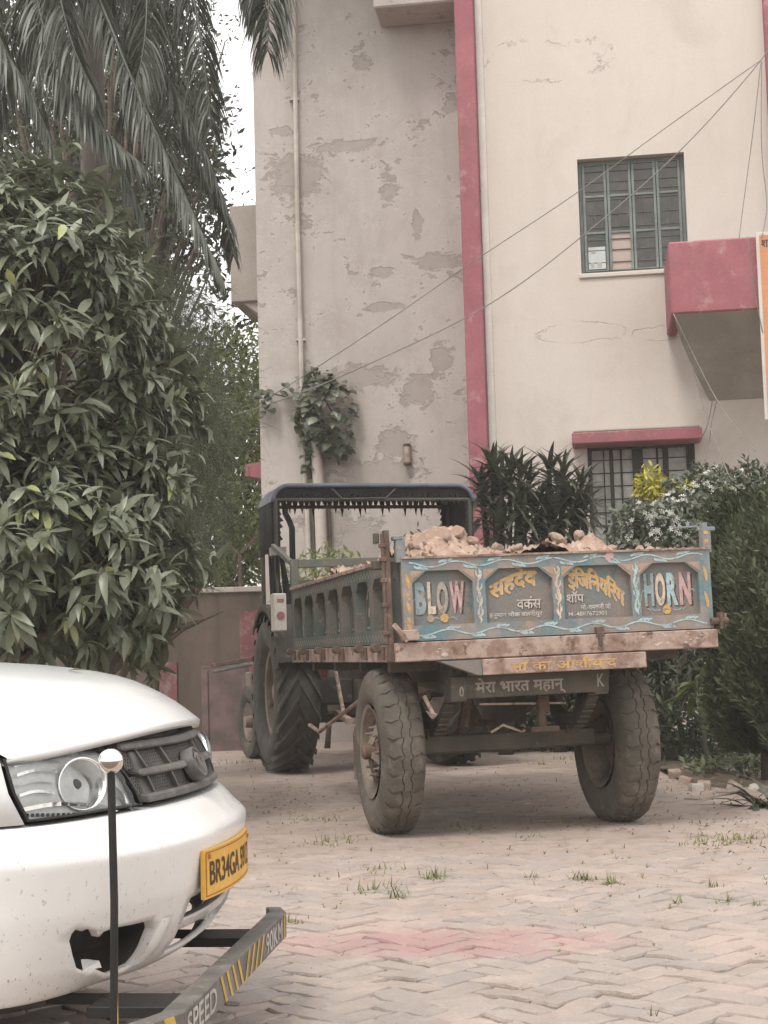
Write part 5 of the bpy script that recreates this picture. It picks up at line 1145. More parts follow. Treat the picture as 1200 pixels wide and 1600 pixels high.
# number plate
def plat(y, z, w=0): 
    x = CP(-y if True else 0, .55).x; return Vector((-.012-.10*y*y*1.0+.022+w, y, z))
def PL(u, v, w=0): y = -.265+.53*u; return Vector((-.004-.30*y*y+w, y, .462+.128*v))
mb = MB(); n = 16; vs = []
for k in range(n+1):
    for v, w in ((0, 0), (0, .012), (1, .012), (1, 0)): vs.append(PL(k/n, v, w))
mb.add(vs, [(k*4+j, k*4+(j+1) % 4, k*4+4+(j+1) % 4, k*4+4+j) for k in range(n) for j in range(4)]+[(0, 1, 2, 3), tuple(n*4+j for j in (3, 2, 1, 0))])
yel = mat('yellow_plate', (.72, .42, .07), (.66, .37, .06), sc=6, rough=.4, bp=.05); plt = mb.build('number_plate', yel, car)
mb = MB(); letter(mb, 'BR34GA 5912', .06, .25, .88, .50, lambda u, v: PL(u, v, .0135)); mb.build('plate_lettering', mat('brown_black_ink', (.09, .05, .03), bp=0), plt)
mb = MB(); fq = lambda u, v: PL(u, v, .0132)
for a, b in (((.015, .06), (.985, .06)), ((.015, .94), (.985, .94)), ((.015, .06), (.015, .94)), ((.985, .06), (.985, .94))):
    mb.ribbon([(a[0]+(b[0]-a[0])*t, a[1]+(b[1]-a[1])*t) for t in np.linspace(0, 1, 12)], .012 if a[0] == b[0] else .03, fq)
for u in (.055, .945): p = PL(u, .86, .014); mb.box(p-Vector((.002, .006, .006)), p+Vector((.003, .006, .006)))
mb.build('plate_border', mat('orange_plate_edge', (.45, .17, .04), bp=0), plt)
# bumper guard
MT['guard'] = mat('worn_black_guard_paint', (.10, .092, .082), (.155, .142, .13), sc=7, rough=.55, c3=(.24, .22, .20), sc3=10, thr3=(.56, .68), bp=.15, dust=(.27, .24, .21), dthr=(.55, .8), dsc=4)
MT['gyellow'] = mat('worn_yellow_stripe', (.58, .38, .08), (.48, .31, .08), sc=12, c3=(.14, .12, .10), sc3=18, thr3=(.62, .68), bp=.1)
MT['gwhite'] = mat('worn_white_letters', (.50, .47, .44), (.38, .36, .33), sc=12, c3=(.12, .11, .10), sc3=22, thr3=(.6, .66), bp=.1)
zg0, zg1 = .222, .302; gd = thing('bumper_guard', 'black steel guard bar with yellow stripes and white lettering before the white car', 'guard bar', CC, CRZ)
y0g, y1g = -.818, .525; xf = .071
GP = [(.071, y0g), (.050, y1g)]; GB = (-.018, -1.03)
mb = MB(); mb.prism([(0, zg0), (1, zg0), (1, zg1), (0, zg1)], lambda u, v, w: Vector((GP[0][0]+(GP[1][0]-GP[0][0])*u-w, y0g+(y1g-y0g)*u, v)), .055)
gb_ = mb.build('guard_beam', MT['guard'], gd, bevel=.003)
mb = MB(); mb.prism([(0, zg0), (1, zg0), (1, zg1), (0, zg1)], lambda u, v, w: Vector((GP[0][0]+(GB[0]-GP[0][0])*u-w, y0g-.0015+(GB[1]-y0g)*u, v)), .05); mb.build('guard_end', MT['guard'], gd, bevel=.003)
mb = MB(); mb.prism([(0, zg0), (1, zg0), (1, zg1), (0, zg1)], lambda u, v, w: Vector((GP[1][0]-.002-.03*u-w, y1g+.0015+.08*u, v)), .05); mb.build('guard_end', MT['guard'], gd, bevel=.003)
def gf(u, v): t = u; return Vector((GP[0][0]+(GP[1][0]-GP[0][0])*t+.0015, y0g+(y1g-y0g)*t, zg0+(zg1-zg0)*v))
def gf2(u, v): return Vector((GP[0][0]+(GB[0]-GP[0][0])*u+.0015, y0g+(GB[1]-y0g)*u-.0005, zg0+(zg1-zg0)*v))
mb = MB(); letter(mb, 'SPEED', .015, .12, .23, .74, gf); mb.build('painted_letters', MT['gwhite'], gd)
mb = MB(); letter(mb, '90KM', .74, .12, .20, .74, gf); mb.build('painted_letters', MT['gwhite'], gd)
for k in range(8):
    u = .30+k*.052; l = .045 if k < 4 else -.045; u += .02 if k >= 4 else 0; mb = MB(); mb.add([gf(u-l*.5+.0, .97), gf(u-l*.5+.018, .97), gf(u+l*.5+.018, .03), gf(u+l*.5, .03)], [(0, 1, 2, 3)]); mb.build('painted_stripe', MT['gyellow'], gd)
mb = MB(); mb.add([gf(.965, .97), gf(.978, .97), gf(.972, .03), gf(.96, .03)], [(0, 1, 2, 3)]); mb.build('painted_stripe', MT['gyellow'], gd)
for k in range(3):
    u = .12+k*.32; mb = MB(); mb.add([gf2(u-.08, .03), gf2(u+.08, .03), gf2(u+.22, .97), gf2(u+.06, .97)], [(0, 1, 2, 3)]); mb.build('painted_stripe', MT['gyellow'], gd)
for y in (-.62, .25):
    mb = MB(); mb.box((-.20, y-.07, zg1-.03), (.012, y+.07, zg1-.02)); mb.box((-.20, y-.075, zg1-.045), (.012, y-.065, zg1-.019)); mb.box((-.35, y+.065, zg1-.045), (.012, y+.075, zg1-.019)); mb.build('mount_bracket', MT['plastic'], gd, bevel=.002)
pl = thing('corner_marker', 'slim black guide pole with chrome ball at the near end of the guard', 'pole', CC+CRM @ Vector((-.028, -1.035, zg1)), CRZ)
mb = MB(); mb.tube([(0, 0, 0), (.004, 0, .28), (0, 0, .555)], .0088, 12); o = mb.build('pole', MT['plastic'], pl, smooth=True)
mb = MB(); mb.lathe([(-.002, 0), (-.002, .018), (.004, .018), (.008, .010)], 16, axis='Z'); mb.build('base_washer', MT['guard'], pl, smooth=True)
bm = bmesh.new(); bmesh.ops.create_uvsphere(bm, u_segments=28, v_segments=18, radius=.0275); me = bpy.data.meshes.new('ball'); bm.to_mesh(me); bm.free(); me.materials.append(MT['chrome']); me.polygons.foreach_set('use_smooth', [True]*len(me.polygons)); link('ball', me, pl, (0, 0, .580))
mb = MB(); mb.add([(.009, -.004, .02), (.0095, .003, .02), (.0095, .004, .28), (.009, -.002, .50)], [(0, 1, 2, 3)]); mb.build('paint_scratch', MT['gyellow'], pl)

q = hood_p(-.05, .28); mb = MB(); a_ = q+Vector((0, 0, .004)); mb.add([a_+Vector(v) for v in ((-.03, 0, 0), (-.008, -.012, .004), (.026, 0, .001), (-.005, .011, .005), (-.003, 0, .009))], [(0, 1, 4), (1, 2, 4), (2, 3, 4), (3, 0, 4)])
o = mb.build('dry_leaf', MT['brownrust']); o.location = CC; o.rotation_euler = (0, 0, CRZ); tag(o, 'small curled brown leaf lying on the white car bonnet', 'leaf')
# ============================================================ PLANTS
def leaf_tpl(width=.24, droop=.25, fold=.06, n=4, tip=1.0, peak=.45):
    V = []; F = []
    for i in range(n+1):
        t = i/n; w = width/2*(math.sin(math.pi*min(1, (t/peak*.5 if t < peak else .5+(t-peak)/(1-peak)*.5)))**.8 if 0 < t < 1 else .04)
        z = -droop*t*t+.10*t
        V += [(t, -w, z+fold*w*4), (t, 0, z), (t, w, z+fold*w*4)]
    for i in range(n):
        a = 3*i; F += [(a, a+3, a+4, a+1), (a+1, a+4, a+5, a+2)]
    return np.array(V), np.array(F)
def unit(a): return a/np.maximum(1e-9, np.linalg.norm(a, axis=1, keepdims=True))
def frames(d, up):
    X = unit(d); Y = unit(np.cross(up, X)); Z = np.cross(X, Y); return np.stack([X, Y, Z], axis=2)   # columns
def inst(tpl, pos, d, up, sc):
    V, F = tpl; M = frames(d, up); n = len(pos); k = len(V)
    P = np.einsum('nij,kj->nki', M, V)*np.asarray(sc).reshape(-1, 1, 1)+pos[:, None, :]
    FF = F[None]+(np.arange(n)*k)[:, None, None]
    return P.reshape(-1, 3), FF.reshape(-1, F.shape[1])
def leaf_objects(parent, tpl_meshes, pos, d, up, sc, idx, name='leaf'):
    M = frames(d, up)
    for i in idx:
        m = Matrix(((M[i][0][0]*sc[i], M[i][0][1]*sc[i], M[i][0][2]*sc[i], pos[i][0]), (M[i][1][0]*sc[i], M[i][1][1]*sc[i], M[i][1][2]*sc[i], pos[i][1]), (M[i][2][0]*sc[i], M[i][2][1]*sc[i], M[i][2][2]*sc[i], pos[i][2]), (0, 0, 0, 1)))
        o = bpy.data.objects.new(name, tpl_meshes[i % len(tpl_meshes)]); COL.objects.link(o); o.parent = parent; o.matrix_local = m
def tpl_mesh(tpl, m, v, name='leaf'):
    return np_mesh(name, tpl[0], tpl[1], m, np.full(len(tpl[0]), v), smooth=True)
def foliage(parent, name, tpl, pos, d, up, sc, var, m, kind='stuff', smooth=True):
    V, F = inst(tpl, pos, d, up, sc); o = link(name, np_mesh(name, V, F, m, np.repeat(var, len(tpl[0])), smooth), parent)
    if kind: o['kind'] = kind
    return o
def rnd_dirs(n): return unit(rng.normal(size=(n, 3)))
BARK = mat('grey_brown_bark', (.14, .11, .085), (.09, .072, .055), sc=4, bp=.7, bs=18, bd=.02, mode='W'); PALMBARK = mat('palm_bark', (.11, .095, .075), (.075, .065, .05), sc=3, bp=.5, mode='W')
def trunk(parent, base_, tips, r0=.12, name='trunk', m=None, mid=None):
    mb = MB(); b = Vector(base_)
    top = Vector(mid) if mid is not None else b+(sum((Vector(t) for t in tips), Vector())/len(tips)-b)*.45
    mb.tube([b, b.lerp(top, .3)+Vector((.03, 0, 0)), b.lerp(top, .7)-Vector((.04, 0, 0)), top], [r0*1.25, r0, r0*.85, r0*.7], 12)
    for t in tips:
        t = Vector(t); c = top.lerp(t, .5)+Vector((random.uniform(-.12, .12), random.uniform(-.12, .12), random.uniform(0, .2)))
        mb.tube([top-Vector((0, 0, .05)), top.lerp(c, .5), c, c.lerp(t, .5), t], [r0*.5, r0*.42, r0*.28, r0*.18, r0*.06], 7)
    return mb.build(name, m or BARK, parent, smooth='all')
# ---- mango tree
LM = leafmat('mango_leaf', (.10, .118, .070), (.245, .265, .180), (.36, .39, .17), rough=.40, spec=.6, trans=.16)
mx_, my_, mz_ = -2.45, 10.4, 2.75
mango = thing('mango_tree', 'broad dark mango tree with long drooping leaves standing behind the white car', 'tree', (mx_-.3, my_+.3, 0))
def lobes_shell(c, r, n, amp=.16, f=1.1, seed=0, low=-.92):
    out = []; c = Vector(c)
    while len(out) < n:
        d = Vector(rnd_dirs(1)[0])
        if d.z < low: continue
        k = 1+amp*2*nz(d.x*f*2+seed, d.y*f*2, d.z*f*2)+amp*nz(d.x*5+seed, d.y*5, d.z*5); rr = k*(1-.33*abs(random.gauss(0, .4)))
        out.append((c+Vector((d.x*r[0]*rr, d.y*r[1]*rr, d.z*r[2]*rr)), d))
    return out
tips = lobes_shell((mx_-.05, my_, mz_), (1.12, 1.40, 1.72), 1750, .17, seed=3)
tips += lobes_shell((mx_+.02, my_-.5, 1.75), (1.12, 1.0, .70), 420, .2, seed=9); tips += lobes_shell((-1.72, 9.9, 1.85), (.42, .5, .85), 110, .25, seed=12); tips += lobes_shell((-3.6, 9.9, 2.7), (1.1, 1.2, 1.7), 250, .2, seed=5)
tips = [(p, d) for p, d in tips if p.y > 8.55 and p.z > .95]
pos, dr, up, sc, var = [], [], [], [], []
for p, d in tips:
    nl = random.randint(6, 12); young = random.random() < .03 or nz(p.x*1.5, p.z*1.5, 7) > .33 and random.random() < .12 and d.z > -.4; out = (d+Vector((0, 0, .25))).normalized(); a0 = random.uniform(0, 6)
    e1 = out.orthogonal().normalized(); e2 = out.cross(e1)
    for k in range(nl):
        a = a0+k*2.4; tilt = random.uniform(.55, 1.35); v = out*math.cos(tilt)+(e1*math.cos(a)+e2*math.sin(a))*math.sin(tilt); v.z -= random.uniform(.15, .6)
        pos.append(p+out*random.uniform(-.08, .04)); dr.append(v); up.append(Vector((0, 0, 1))+out*.6+Vector((random.gauss(0, .3), random.gauss(0, .3), 0))); s = random.uniform(.10, .215)*(.8 if young else 1); sc.append(s); var.append(random.uniform(.93, 1) if young else random.uniform(0, .8))
pos = np.array([tuple(p) for p in pos]); dr = np.array([tuple(p) for p in dr]); up = np.array([tuple(p) for p in up]); sc = np.array(sc); var = np.array(var)
org = np.array(tuple(mango.location)); score = pos[:, 1]+.9*pos[:, 0]*-0; front_i = [i for i in np.argsort(pos[:, 1]) if -0.262*pos[i, 1] < pos[i, 0]][:290]
fs_ = set(int(i) for i in front_i); rest = np.array([i for i in range(len(pos)) if i not in fs_])
tp = leaf_tpl(.32, .30, .07); tpv = [tp, leaf_tpl(.26, .50, .09, 5), leaf_tpl(.36, .12, .04, 4), leaf_tpl(.29, .65, .12, 5, peak=.38)]
for q in range(4): rq = rest[q::4]; foliage(mango, 'foliage', tpv[q], pos[rq]-org, dr[rq], up[rq], sc[rq], var[rq], LM)
tms = [tpl_mesh(tpv[i % 4], LM, v) for i, v in enumerate((.05, .2, .35, .5, .65, .78, .3, .45, .98, .6, .75))]
leaf_objects(mango, tms, pos-org, dr, up, sc, [int(i) for i in front_i])
tl = [tuple(Vector(p)-Vector(org)) for p, d in random.sample(tips, 46)]
trunk(mango, (0, 0, 0), tl, .13, mid=(.05, 0, 1.1))
# twigs near the surface
mb = MB()
for p, d in random.sample(tips, 300):
    a = Vector(p)-Vector(org); mb.tube([a-d*.55+Vector((0, 0, -.1)), a-d*.2, a], [.010, .007, .004], 4)
tag(mb.build('twig', BARK, mango), kind='stuff')
# ---- generic leafy tree
def bushy(name, label, cat, c, r, n, tplw, size, m, base_, tr=.08, group=None, amp=.2, seed=0, fillf=.33, tips_n=14, low=-.95, upb=.5, obj=True, var=(0, .95), leafname='foliage'):
    root = thing(name, label, cat, base_, 0, group); o = np.array(base_)
    L = []
    cs = c if isinstance(c, list) else [(c, r, 1)]
    tot = sum(q[2] for q in cs)
    for (cc, rr, wgt) in cs: L += lobes_shell(cc, rr, int(n*wgt/tot), amp, seed=seed, low=low); seed += 3
    L = [q for q in L if q[0].z > .02]
    P = np.array([tuple(p) for p, d in L]); D = np.array([tuple(d) for p, d in L])
    dd = unit(D*.6+rnd_dirs(len(P))*.9+np.array([0, 0, -.15])); uu = D*.5+np.array([0, 0, upb])+rnd_dirs(len(P))*.6
    s = rng.uniform(size*.65, size*1.25, len(P)); cl = np.array([nz(p[0]*2.5, p[1]*2.5, p[2]*2.5) for p in P]); vv = np.clip(.45+.5*cl+rng.uniform(-.3, .3, len(P)), var[0], var[1])
    foliage(root, leafname, leaf_tpl(*tplw), P-o, dd, uu, s, vv, m)
    trunk(root, (0, 0, 0), [tuple(Vector(p)-Vector(base_)) for p, d in random.sample(L, tips_n)], tr)
    return root
def wpt(px, py, Y): return tuple(at(px, py, Y))
LB = leafmat('bright_far_leaf', (.27, .32, .12), (.44, .49, .22), (.52, .55, .28), rough=.6, trans=.4)
LBD = leafmat('mid_green_leaf', (.21, .26, .10), (.40, .45, .20), rough=.6, trans=.4)
LD = leafmat('dark_leaf', (.05, .062, .038), (.11, .13, .075), rough=.55, trans=.2)
p = at(375, 620, 27); bushy('background_tree', 'bright yellow green tree beyond the wall beside the grey building corner', 'tree', [((p.x-.3, 27, p.z), (1.1, 1.3, 1.3), 1), ((p.x-.4, 27.4, p.z-1.8), (1.5, 1.3, 1.6), 1.2), ((p.x-.2, 27.8, p.z-.8), (1.1, .8, 1.6), .8)], None, 15000, (.45, .1, .03, 2), .13, LB, (p.x-.5, 27.4, 0), .14, 'trees beyond the wall', .3, 1)
p = at(360, 800, 24.5); bushy('background_tree', 'mid green feathery tree above the fence post on the wall', 'tree', [((p.x, 24.5, p.z+.3), (1.5, 1.1, 1.6), 1.2), ((p.x-2.2, 24.6, p.z+.5), (2.0, 1.2, 2.0), 1)], None, 17000, (.35, .2, .03, 2), .13, LBD, (p.x-.6, 24.5, 0), .12, 'trees beyond the wall', .25, 6)
p = at(100, 760, 26); bushy('background_tree', 'dark tree mass behind the mango crown at the far left', 'tree', [((p.x, 26, 3.5), (3.6, 1.6, 2.6), 1), ((p.x, 26.2, 6.8), (3.4, 1.6, 2.6), 1)], None, 9000, (.4, .15, .03, 2), .17, LD, (p.x, 26, 0), .2, 'trees beyond the wall', .2, 16)
p = at(250, 230, 22); bushy('background_tree', 'tall lacy small leaved tree standing against the white sky', 'tree', [((p.x-.1, 22, p.z+.9), (1.0, 1.0, 1.5), 1.3), ((p.x-.9, 22, p.z+.4), (1.5, 1.0, 2.2), 1.3), ((p.x-.15, 22, p.z-1.2), (.95, 1, .9), .9), ((p.x-2.6, 22, p.z), (1.6, 1, 2.4), 1)], None, 15000, (.5, .1, .03, 2), .075, LD, (p.x-.8, 22.6, 0), .16, 'trees beyond the wall', .40, 21, tips_n=90)
p = at(60, 100, 25); bushy('background_tree', 'dark tall tree filling the top left corner behind the palm fronds', 'tree', [((p.x, 25, p.z-.5), (2.6, 1.6, 2.8), 1.4), ((p.x+1.6, 25.4, p.z-1.6), (1.4, 1.2, 2.0), .5), ((p.x-1.5, 25, p.z+2.0), (3, 1.5, 2), 1)], None, 24000, (.42, .15, .03, 2), .2, LD, (p.x, 25.2, 0), .2, 'trees beyond the wall', .3, 71)
# ---- weeping fine-twigged tree
WM = leafmat('fine_weeping_twig', (.075, .09, .055), (.17, .185, .125), rough=.7, trans=.25)
wl = (-2.05, 13.6, 0); wt = thing('weeping_tree', 'fine twigged weeping tree of grey green threads between mango and building', 'tree', wl)
strip = (np.array([(t, s*.5*(1-t*.6), -.45*t*t) for t in (0, .25, .5, .75, 1) for s in (-1, 1)])*np.array([1, .022, 1]), np.array([(2*i, 2*i+2, 2*i+3, 2*i+1) for i in range(4)]))
n = 15000; a = rng.uniform(0, 2*math.pi, n); rr = np.sqrt(rng.uniform(0, 1, n)); zz = rng.uniform(-1, 1, n)
P = np.stack([.72*rr*np.cos(a)*np.sqrt(1-zz**2*.8)+.02, .7*rr*np.sin(a), zz*1.35+3.15], 1); P += .12*rng.normal(size=P.shape)
D = unit(rnd_dirs(n)*.7+np.array([0, 0, -.45])+np.stack([np.cos(a), np.sin(a), 0*a], 1)*.35)
cl = np.array([nz(p[0]*3, p[1]*3, p[2]*2) for p in P]); V, F = inst(strip, P, D, rnd_dirs(n)+np.array([0, -.5, .4]), rng.uniform(.10, .30, n))
tag(link('foliage', np_mesh('foliage', V, F, WM, np.repeat(np.clip(.5+.6*cl+rng.uniform(-.25, .25, n), 0, 1), len(strip[0])), True), wt), kind='stuff')
trunk(wt, (0, 0, 0), [(.6*math.cos(k), .5*math.sin(k*1.7), 1.2+3.2*random.random()) for k in range(16)], .07)
# ---- palms
PMt = leafmat('palm_leaflet', (.042, .048, .034), (.085, .094, .070), (.14, .15, .12), rough=.45, spec=.6, trans=.12)
def frond(parent, pts, L, n=95, name='frond', hang=.9, wid=.030):
    """pts: rachis control points in world; leaflets hang on both sides"""
    P = [Vector(p) for p in pts]; Q = []
    for i in range(len(P)-1):
        a, b, c, d = P[max(i-1, 0)], P[i], P[i+1], P[min(i+2, len(P)-1)]
        for k in range(12): t = k/12; Q.append(.5*((2*b)+(c-a)*t+(2*a-5*b+4*c-d)*t*t+(3*b-a-3*c+d)*t**3))
    Q.append(P[-1]); org_ = Vector(parent.location); mb = MB(); K_ = len(Q)
    mb.tube([q-org_ for q in Q], [.022*(1-.85*i/K_) for i in range(K_)], 6, cap=False); fo = mb.build(name, LBD if False else PMt, parent, smooth='all')
    V = []; F = []; va = []
    for k in range(n):
        t = .08+.92*k/n; f = t*(K_-1); i = min(int(f), K_-2); p = Q[i].lerp(Q[i+1], f-i); tg = (Q[i+1]-Q[i]).normalized(); sd_ = tg.cross(Vector((0, 0, 1)))
        if sd_.length < .1: sd_ = tg.cross(Vector((0, 1, 0)))
        sd_.normalize()
        for s in (-1, 1):
            ll = L*(math.sin(math.pi*(.12+.80*t))**.6)*random.uniform(.8, 1.1); d = (sd_*s*random.uniform(.5, .9)+tg*random.uniform(.55, .9)+Vector((random.gauss(0, .08), random.gauss(0, .08), random.uniform(-.1, .2)))).normalized()
            b0 = len(V); q = p-org_; wv = d.cross(Vector((random.gauss(0, .4), random.gauss(0, .4), 1))).normalized(); vv = random.random()*.85+.12*(random.random() < .15)
            for j in range(6):
                w = wid*(.35, .9, 1, .8, .5, .05)[j]/2*random.uniform(.85, 1.1); V += [tuple(q-wv*w), tuple(q+wv*w)]; va += [vv, vv]
                d = (d+Vector((0, 0, -hang*.42))).normalized(); q = q+d*(ll/5)
            F += [(b0+2*j, b0+2*j+1, b0+2*j+3, b0+2*j+2) for j in range(5)]
    o = link('leaflets', np_mesh('leaflets', V, F, PMt, va, True), fo); o['kind'] = 'stuff'
    return fo
pb = (at(150, 1000, 13.2).x, 13.2, 0); palm = thing('palm_tree', 'tall palm with long drooping feathery fronds over the mango tree', 'tree', pb)
ptop = Vector((pb[0], 13.2, 7.3)); mb = MB(); mb.tube([Vector((0, 0, 0)), Vector((.05, 0, 3.5)), ptop-Vector(pb)], [.16, .13, .10], 14); mb.build('trunk', PALMBARK, palm, smooth='all')
FR = [ # px paths with depth
 ([(150, -330, 13.2), (205, -190, 12.6), (228, -30, 12.2), (222, 90, 12.0), (195, 170, 11.9)], .62),
 ([(150, -330, 13.2), (250, -170, 12.7), (300, -10, 12.4), (320, 110, 12.2), (330, 200, 12.1)], .60),
 ([(150, -330, 13.2), (120, -120, 12.5), (180, 60, 12.0), (240, 200, 11.8), (300, 330, 11.7), (345, 430, 11.7)], .58),
 ([(150, -330, 13.2), (50, -200, 12.4), (55, -20, 11.9), (95, 110, 11.7), (160, 200, 11.6), (225, 260, 11.6)], .60),
 ([(150, -330, 13.2), (20, -240, 12.3), (-30, -60, 11.7), (0, 60, 11.5), (45, 140, 11.5), (85, 230, 11.5)], .55),
 ([(150, -330, 13.2), (170, -60, 13.6), (140, 60, 13.8), (90, 150, 13.9)], .6),
 ([(150, -330, 13.2), (230, -120, 13.9), (250, 20, 14.2), (265, 160, 14.4), (262, 290, 14.4)], .6),
 ([(150, -330, 13.2), (90, -160, 13.8), (40, 0, 14.2), (10, 120, 14.4), (-10, 220, 14.4)], .6),
 ([(150, -330, 13.2), (130, -150, 12.9), (110, 10, 12.7), (130, 130, 12.5), (190, 260, 12.4), (230, 360, 12.4)], .6),
 ([(150, -330, 13.2), (60, -180, 13.2), (-60, -60, 13.2), (-120, 80, 13.2)], .6),
 ([(150, -330, 13.2), (60, -230, 14.2), (0, -90, 14.6), (-20, 60, 14.8)], .65), ([(150, -330, 13.2), (110, -230, 14.4), (80, -90, 14.8), (60, 60, 15.0), (70, 200, 15)], .65),
 ([(150, -330, 13.2), (180, -180, 14.6), (200, -40, 15.0), (215, 100, 15.2), (240, 240, 15.2)], .65), ([(150, -330, 13.2), (220, -200, 13.0), (270, -60, 12.9), (275, 60, 12.8), (290, 190, 12.8), (330, 300, 12.8)], .6),
 ([(150, -330, 13.2), (120, -200, 12.2), (90, -60, 11.7), (110, 60, 11.5), (150, 150, 11.4)], .55), ([(150, -330, 13.2), (190, -100, 12.9), (230, 60, 12.7), (290, 170, 12.6), (340, 290, 12.6), (365, 400, 12.7)], .5)]
for pts, L in FR: frond(palm, [at(*q) for q in pts], L*.85, hang=.85, n=150, wid=.021)
pb2 = (at(430, 0, 13.0).x+.1, 12.0, 9.4)
pl2 = thing('palm_tree', 'palm whose frond tip hangs in front of the building top at the roof corner', 'tree', (pb2[0]-.6, 13.4, 0))
mb = MB(); 
for pts, L in (([(300, -420, 13.4), (400, -260, 12.8), (425, -100, 12.4), (420, 0, 12.2), (418, 80, 12.1)], .62), ([(300, -420, 13.4), (370, -220, 13.0), (385, -80, 12.7), (400, 30, 12.6)], .55), ([(300, -420, 13.4), (200, -300, 12.6), (130, -120, 12.2), (120, 0, 12.1)], .6)): frond(pl2, [at(*q) for q in pts], L, hang=.95, n=160, wid=.022)
t0 = at(300, -420, 13.4)-Vector(pl2.location); mb.tube([(t0.x-5.2, 1.5, 0), (t0.x-4.6, .6, 5.0), (t0.x, t0.y, t0.z)], [.15, .13, .10], 12); mb.build('trunk', PALMBARK, pl2, smooth='all')
# ---- wall creeper
CRM_ = leafmat('creeper_leaf', (.055, .068, .040), (.13, .145, .095), rough=.4, spec=.6, trans=.12)
cw0 = wxz(505, 640, LW+.1); cp = thing('wall_creeper', 'round clump of broad leaved creeper growing on the peeling wall beside the pipes', 'creeper', cw0)
pos, dr, up, sc = [], [], [], []
def crp(px, py, r, n, depth=.25):
    for _ in range(n):
        a = random.uniform(0, 6.28); q = math.sqrt(random.random()); x = px+r[0]*q*math.cos(a); y = py+r[1]*q*math.sin(a); w = LW+.08+depth*(1-q*q)*random.random(); u, z = wuz(x, y, w); pos.append(tuple(wp(u, z, w)-cw0))
        out = Vector((math.cos(a)*.6, -.9, -math.sin(a)*.2-.5)); dr.append(tuple(out+Vector((random.gauss(0, .4), random.gauss(0, .3), random.gauss(0, .35))))); up.append((random.gauss(0, .3), -.6, 1)); sc.append(random.uniform(.10, .17))
crp(508, 640, (46, 62), 200, .45); crp(528, 690, (26, 22), 40, .3); crp(498, 595, (18, 22), 22, .2); crp(478, 645, (18, 30), 26); crp(430, 612, (26, 18), 14, .1); crp(414, 630, (8, 22), 8, .1); crp(482, 720, (6, 40), 18, .06)
pos = np.array(pos); dr = np.array(dr); up = np.array(up); sc = np.array(sc); tp = leaf_tpl(.72, .3, .05, 4, peak=.4); near_i = list(np.argsort(-sc)[:120]); ns = set(int(i) for i in near_i); rest = np.array([i for i in range(len(pos)) if i not in ns])
foliage(cp, 'foliage', tp, pos[rest], dr[rest], up[rest], sc[rest], rng.uniform(0, 1, len(rest)), CRM_)
leaf_objects(cp, [tpl_mesh(tp, CRM_, v) for v in (.1, .35, .6, .9)], pos, dr, up, sc, [int(i) for i in near_i])
mb = MB()
for a_, b_ in (((480, 700), (505, 620)), ((490, 760), (480, 640)), ((495, 640), (410, 612)), ((505, 620), (535, 690)), ((482, 640), (500, 580))):
    A = wxz(*a_, LW+.06)-cw0; Bq = wxz(*b_, LW+.10)-cw0; mb.tube([A, A.lerp(Bq, .5)+Vector((.03, -.05, .03)), Bq], .012, 5)
mb.build('stem', BARK, cp)
# ---- dracaenas behind the trailer
DM = leafmat('dracaena_leaf', (.035, .040, .027), (.095, .105, .07), rough=.35, spec=.7, trans=.08)
strap = leaf_tpl(.15, .55, .05, 5, peak=.35)
DMS = [tpl_mesh(strap, DM, v) for v in (.1, .4, .7, 1)]
def dracaena(label, heads, base_px, Y):
    bx = at(base_px, 1000, Y).x; r = thing('dracaena', label, 'plant', (bx, Y, 0), 0, 'dracaenas against the cream wall'); mb = MB(); pos, dr, up, sc = [], [], [], []
    for px, py, dy, s in heads:
        c = at(px+9, py, Y+dy)-Vector((bx, Y, 0)); mb.tube([(random.uniform(-.05, .05), 0, 0), (c.x*.5, c.y*.5, c.z*.55), (c.x, c.y, c.z)], [.035, .03, .022], 8)
        for k in range(36):
            a = k*2.4; el = R(80-k*2.9+random.uniform(-9, 9)); pos.append((c.x, c.y, c.z-.005*k+.06)); dr.append((math.cos(a)*math.cos(el), math.sin(a)*math.cos(el), math.sin(el))); up.append((-math.cos(a)*.6, -math.sin(a)*.6, 1)); sc.append(s*1.22*random.uniform(.75, 1.15))
    mb.build('stem', BARK, r, smooth='all'); pos, dr, up, sc = map(np.array, (pos, dr, up, sc))
    idx = sorted(range(len(pos)), key=lambda i: pos[i][1]+dr[i][1]*.3)[:250]; leaf_objects(r, DMS, pos, dr, up, sc, idx); rest = np.array([i for i in range(len(pos)) if i not in set(idx)])
    if len(rest): foliage(r, 'foliage', strap, pos[rest], dr[rest], up[rest], sc[rest], rng.uniform(0, 1, len(rest)), DM)
dracaena('dark strappy dracaena clump touching the pink strip, left of the pair', [(775, 765, 0, .34), (748, 800, .2, .32), (742, 765, .2, .3), (830, 800, 0, .3), (765, 735, .1, .27), (805, 750, 0, .3), (800, 790, -.1, .32), (790, 745, .1, .30), (760, 740, .2, .26), (818, 762, .1, .28), (770, 830, -.15, .32), (810, 825, -.1, .3)], 785, 16.2)
dracaena('dark strappy dracaena clump in front of the lower window, right of the pair', [(868, 775, 0, .33), (850, 745, .2, .28), (872, 745, 0, .28), (905, 800, 0, .3), (838, 825, 0, .3), (885, 790, -.1, .32), (900, 765, .1, .26), (860, 810, -.2, .34), (890, 825, .0, .32), (845, 800, .1, .28)], 870, 16.4)
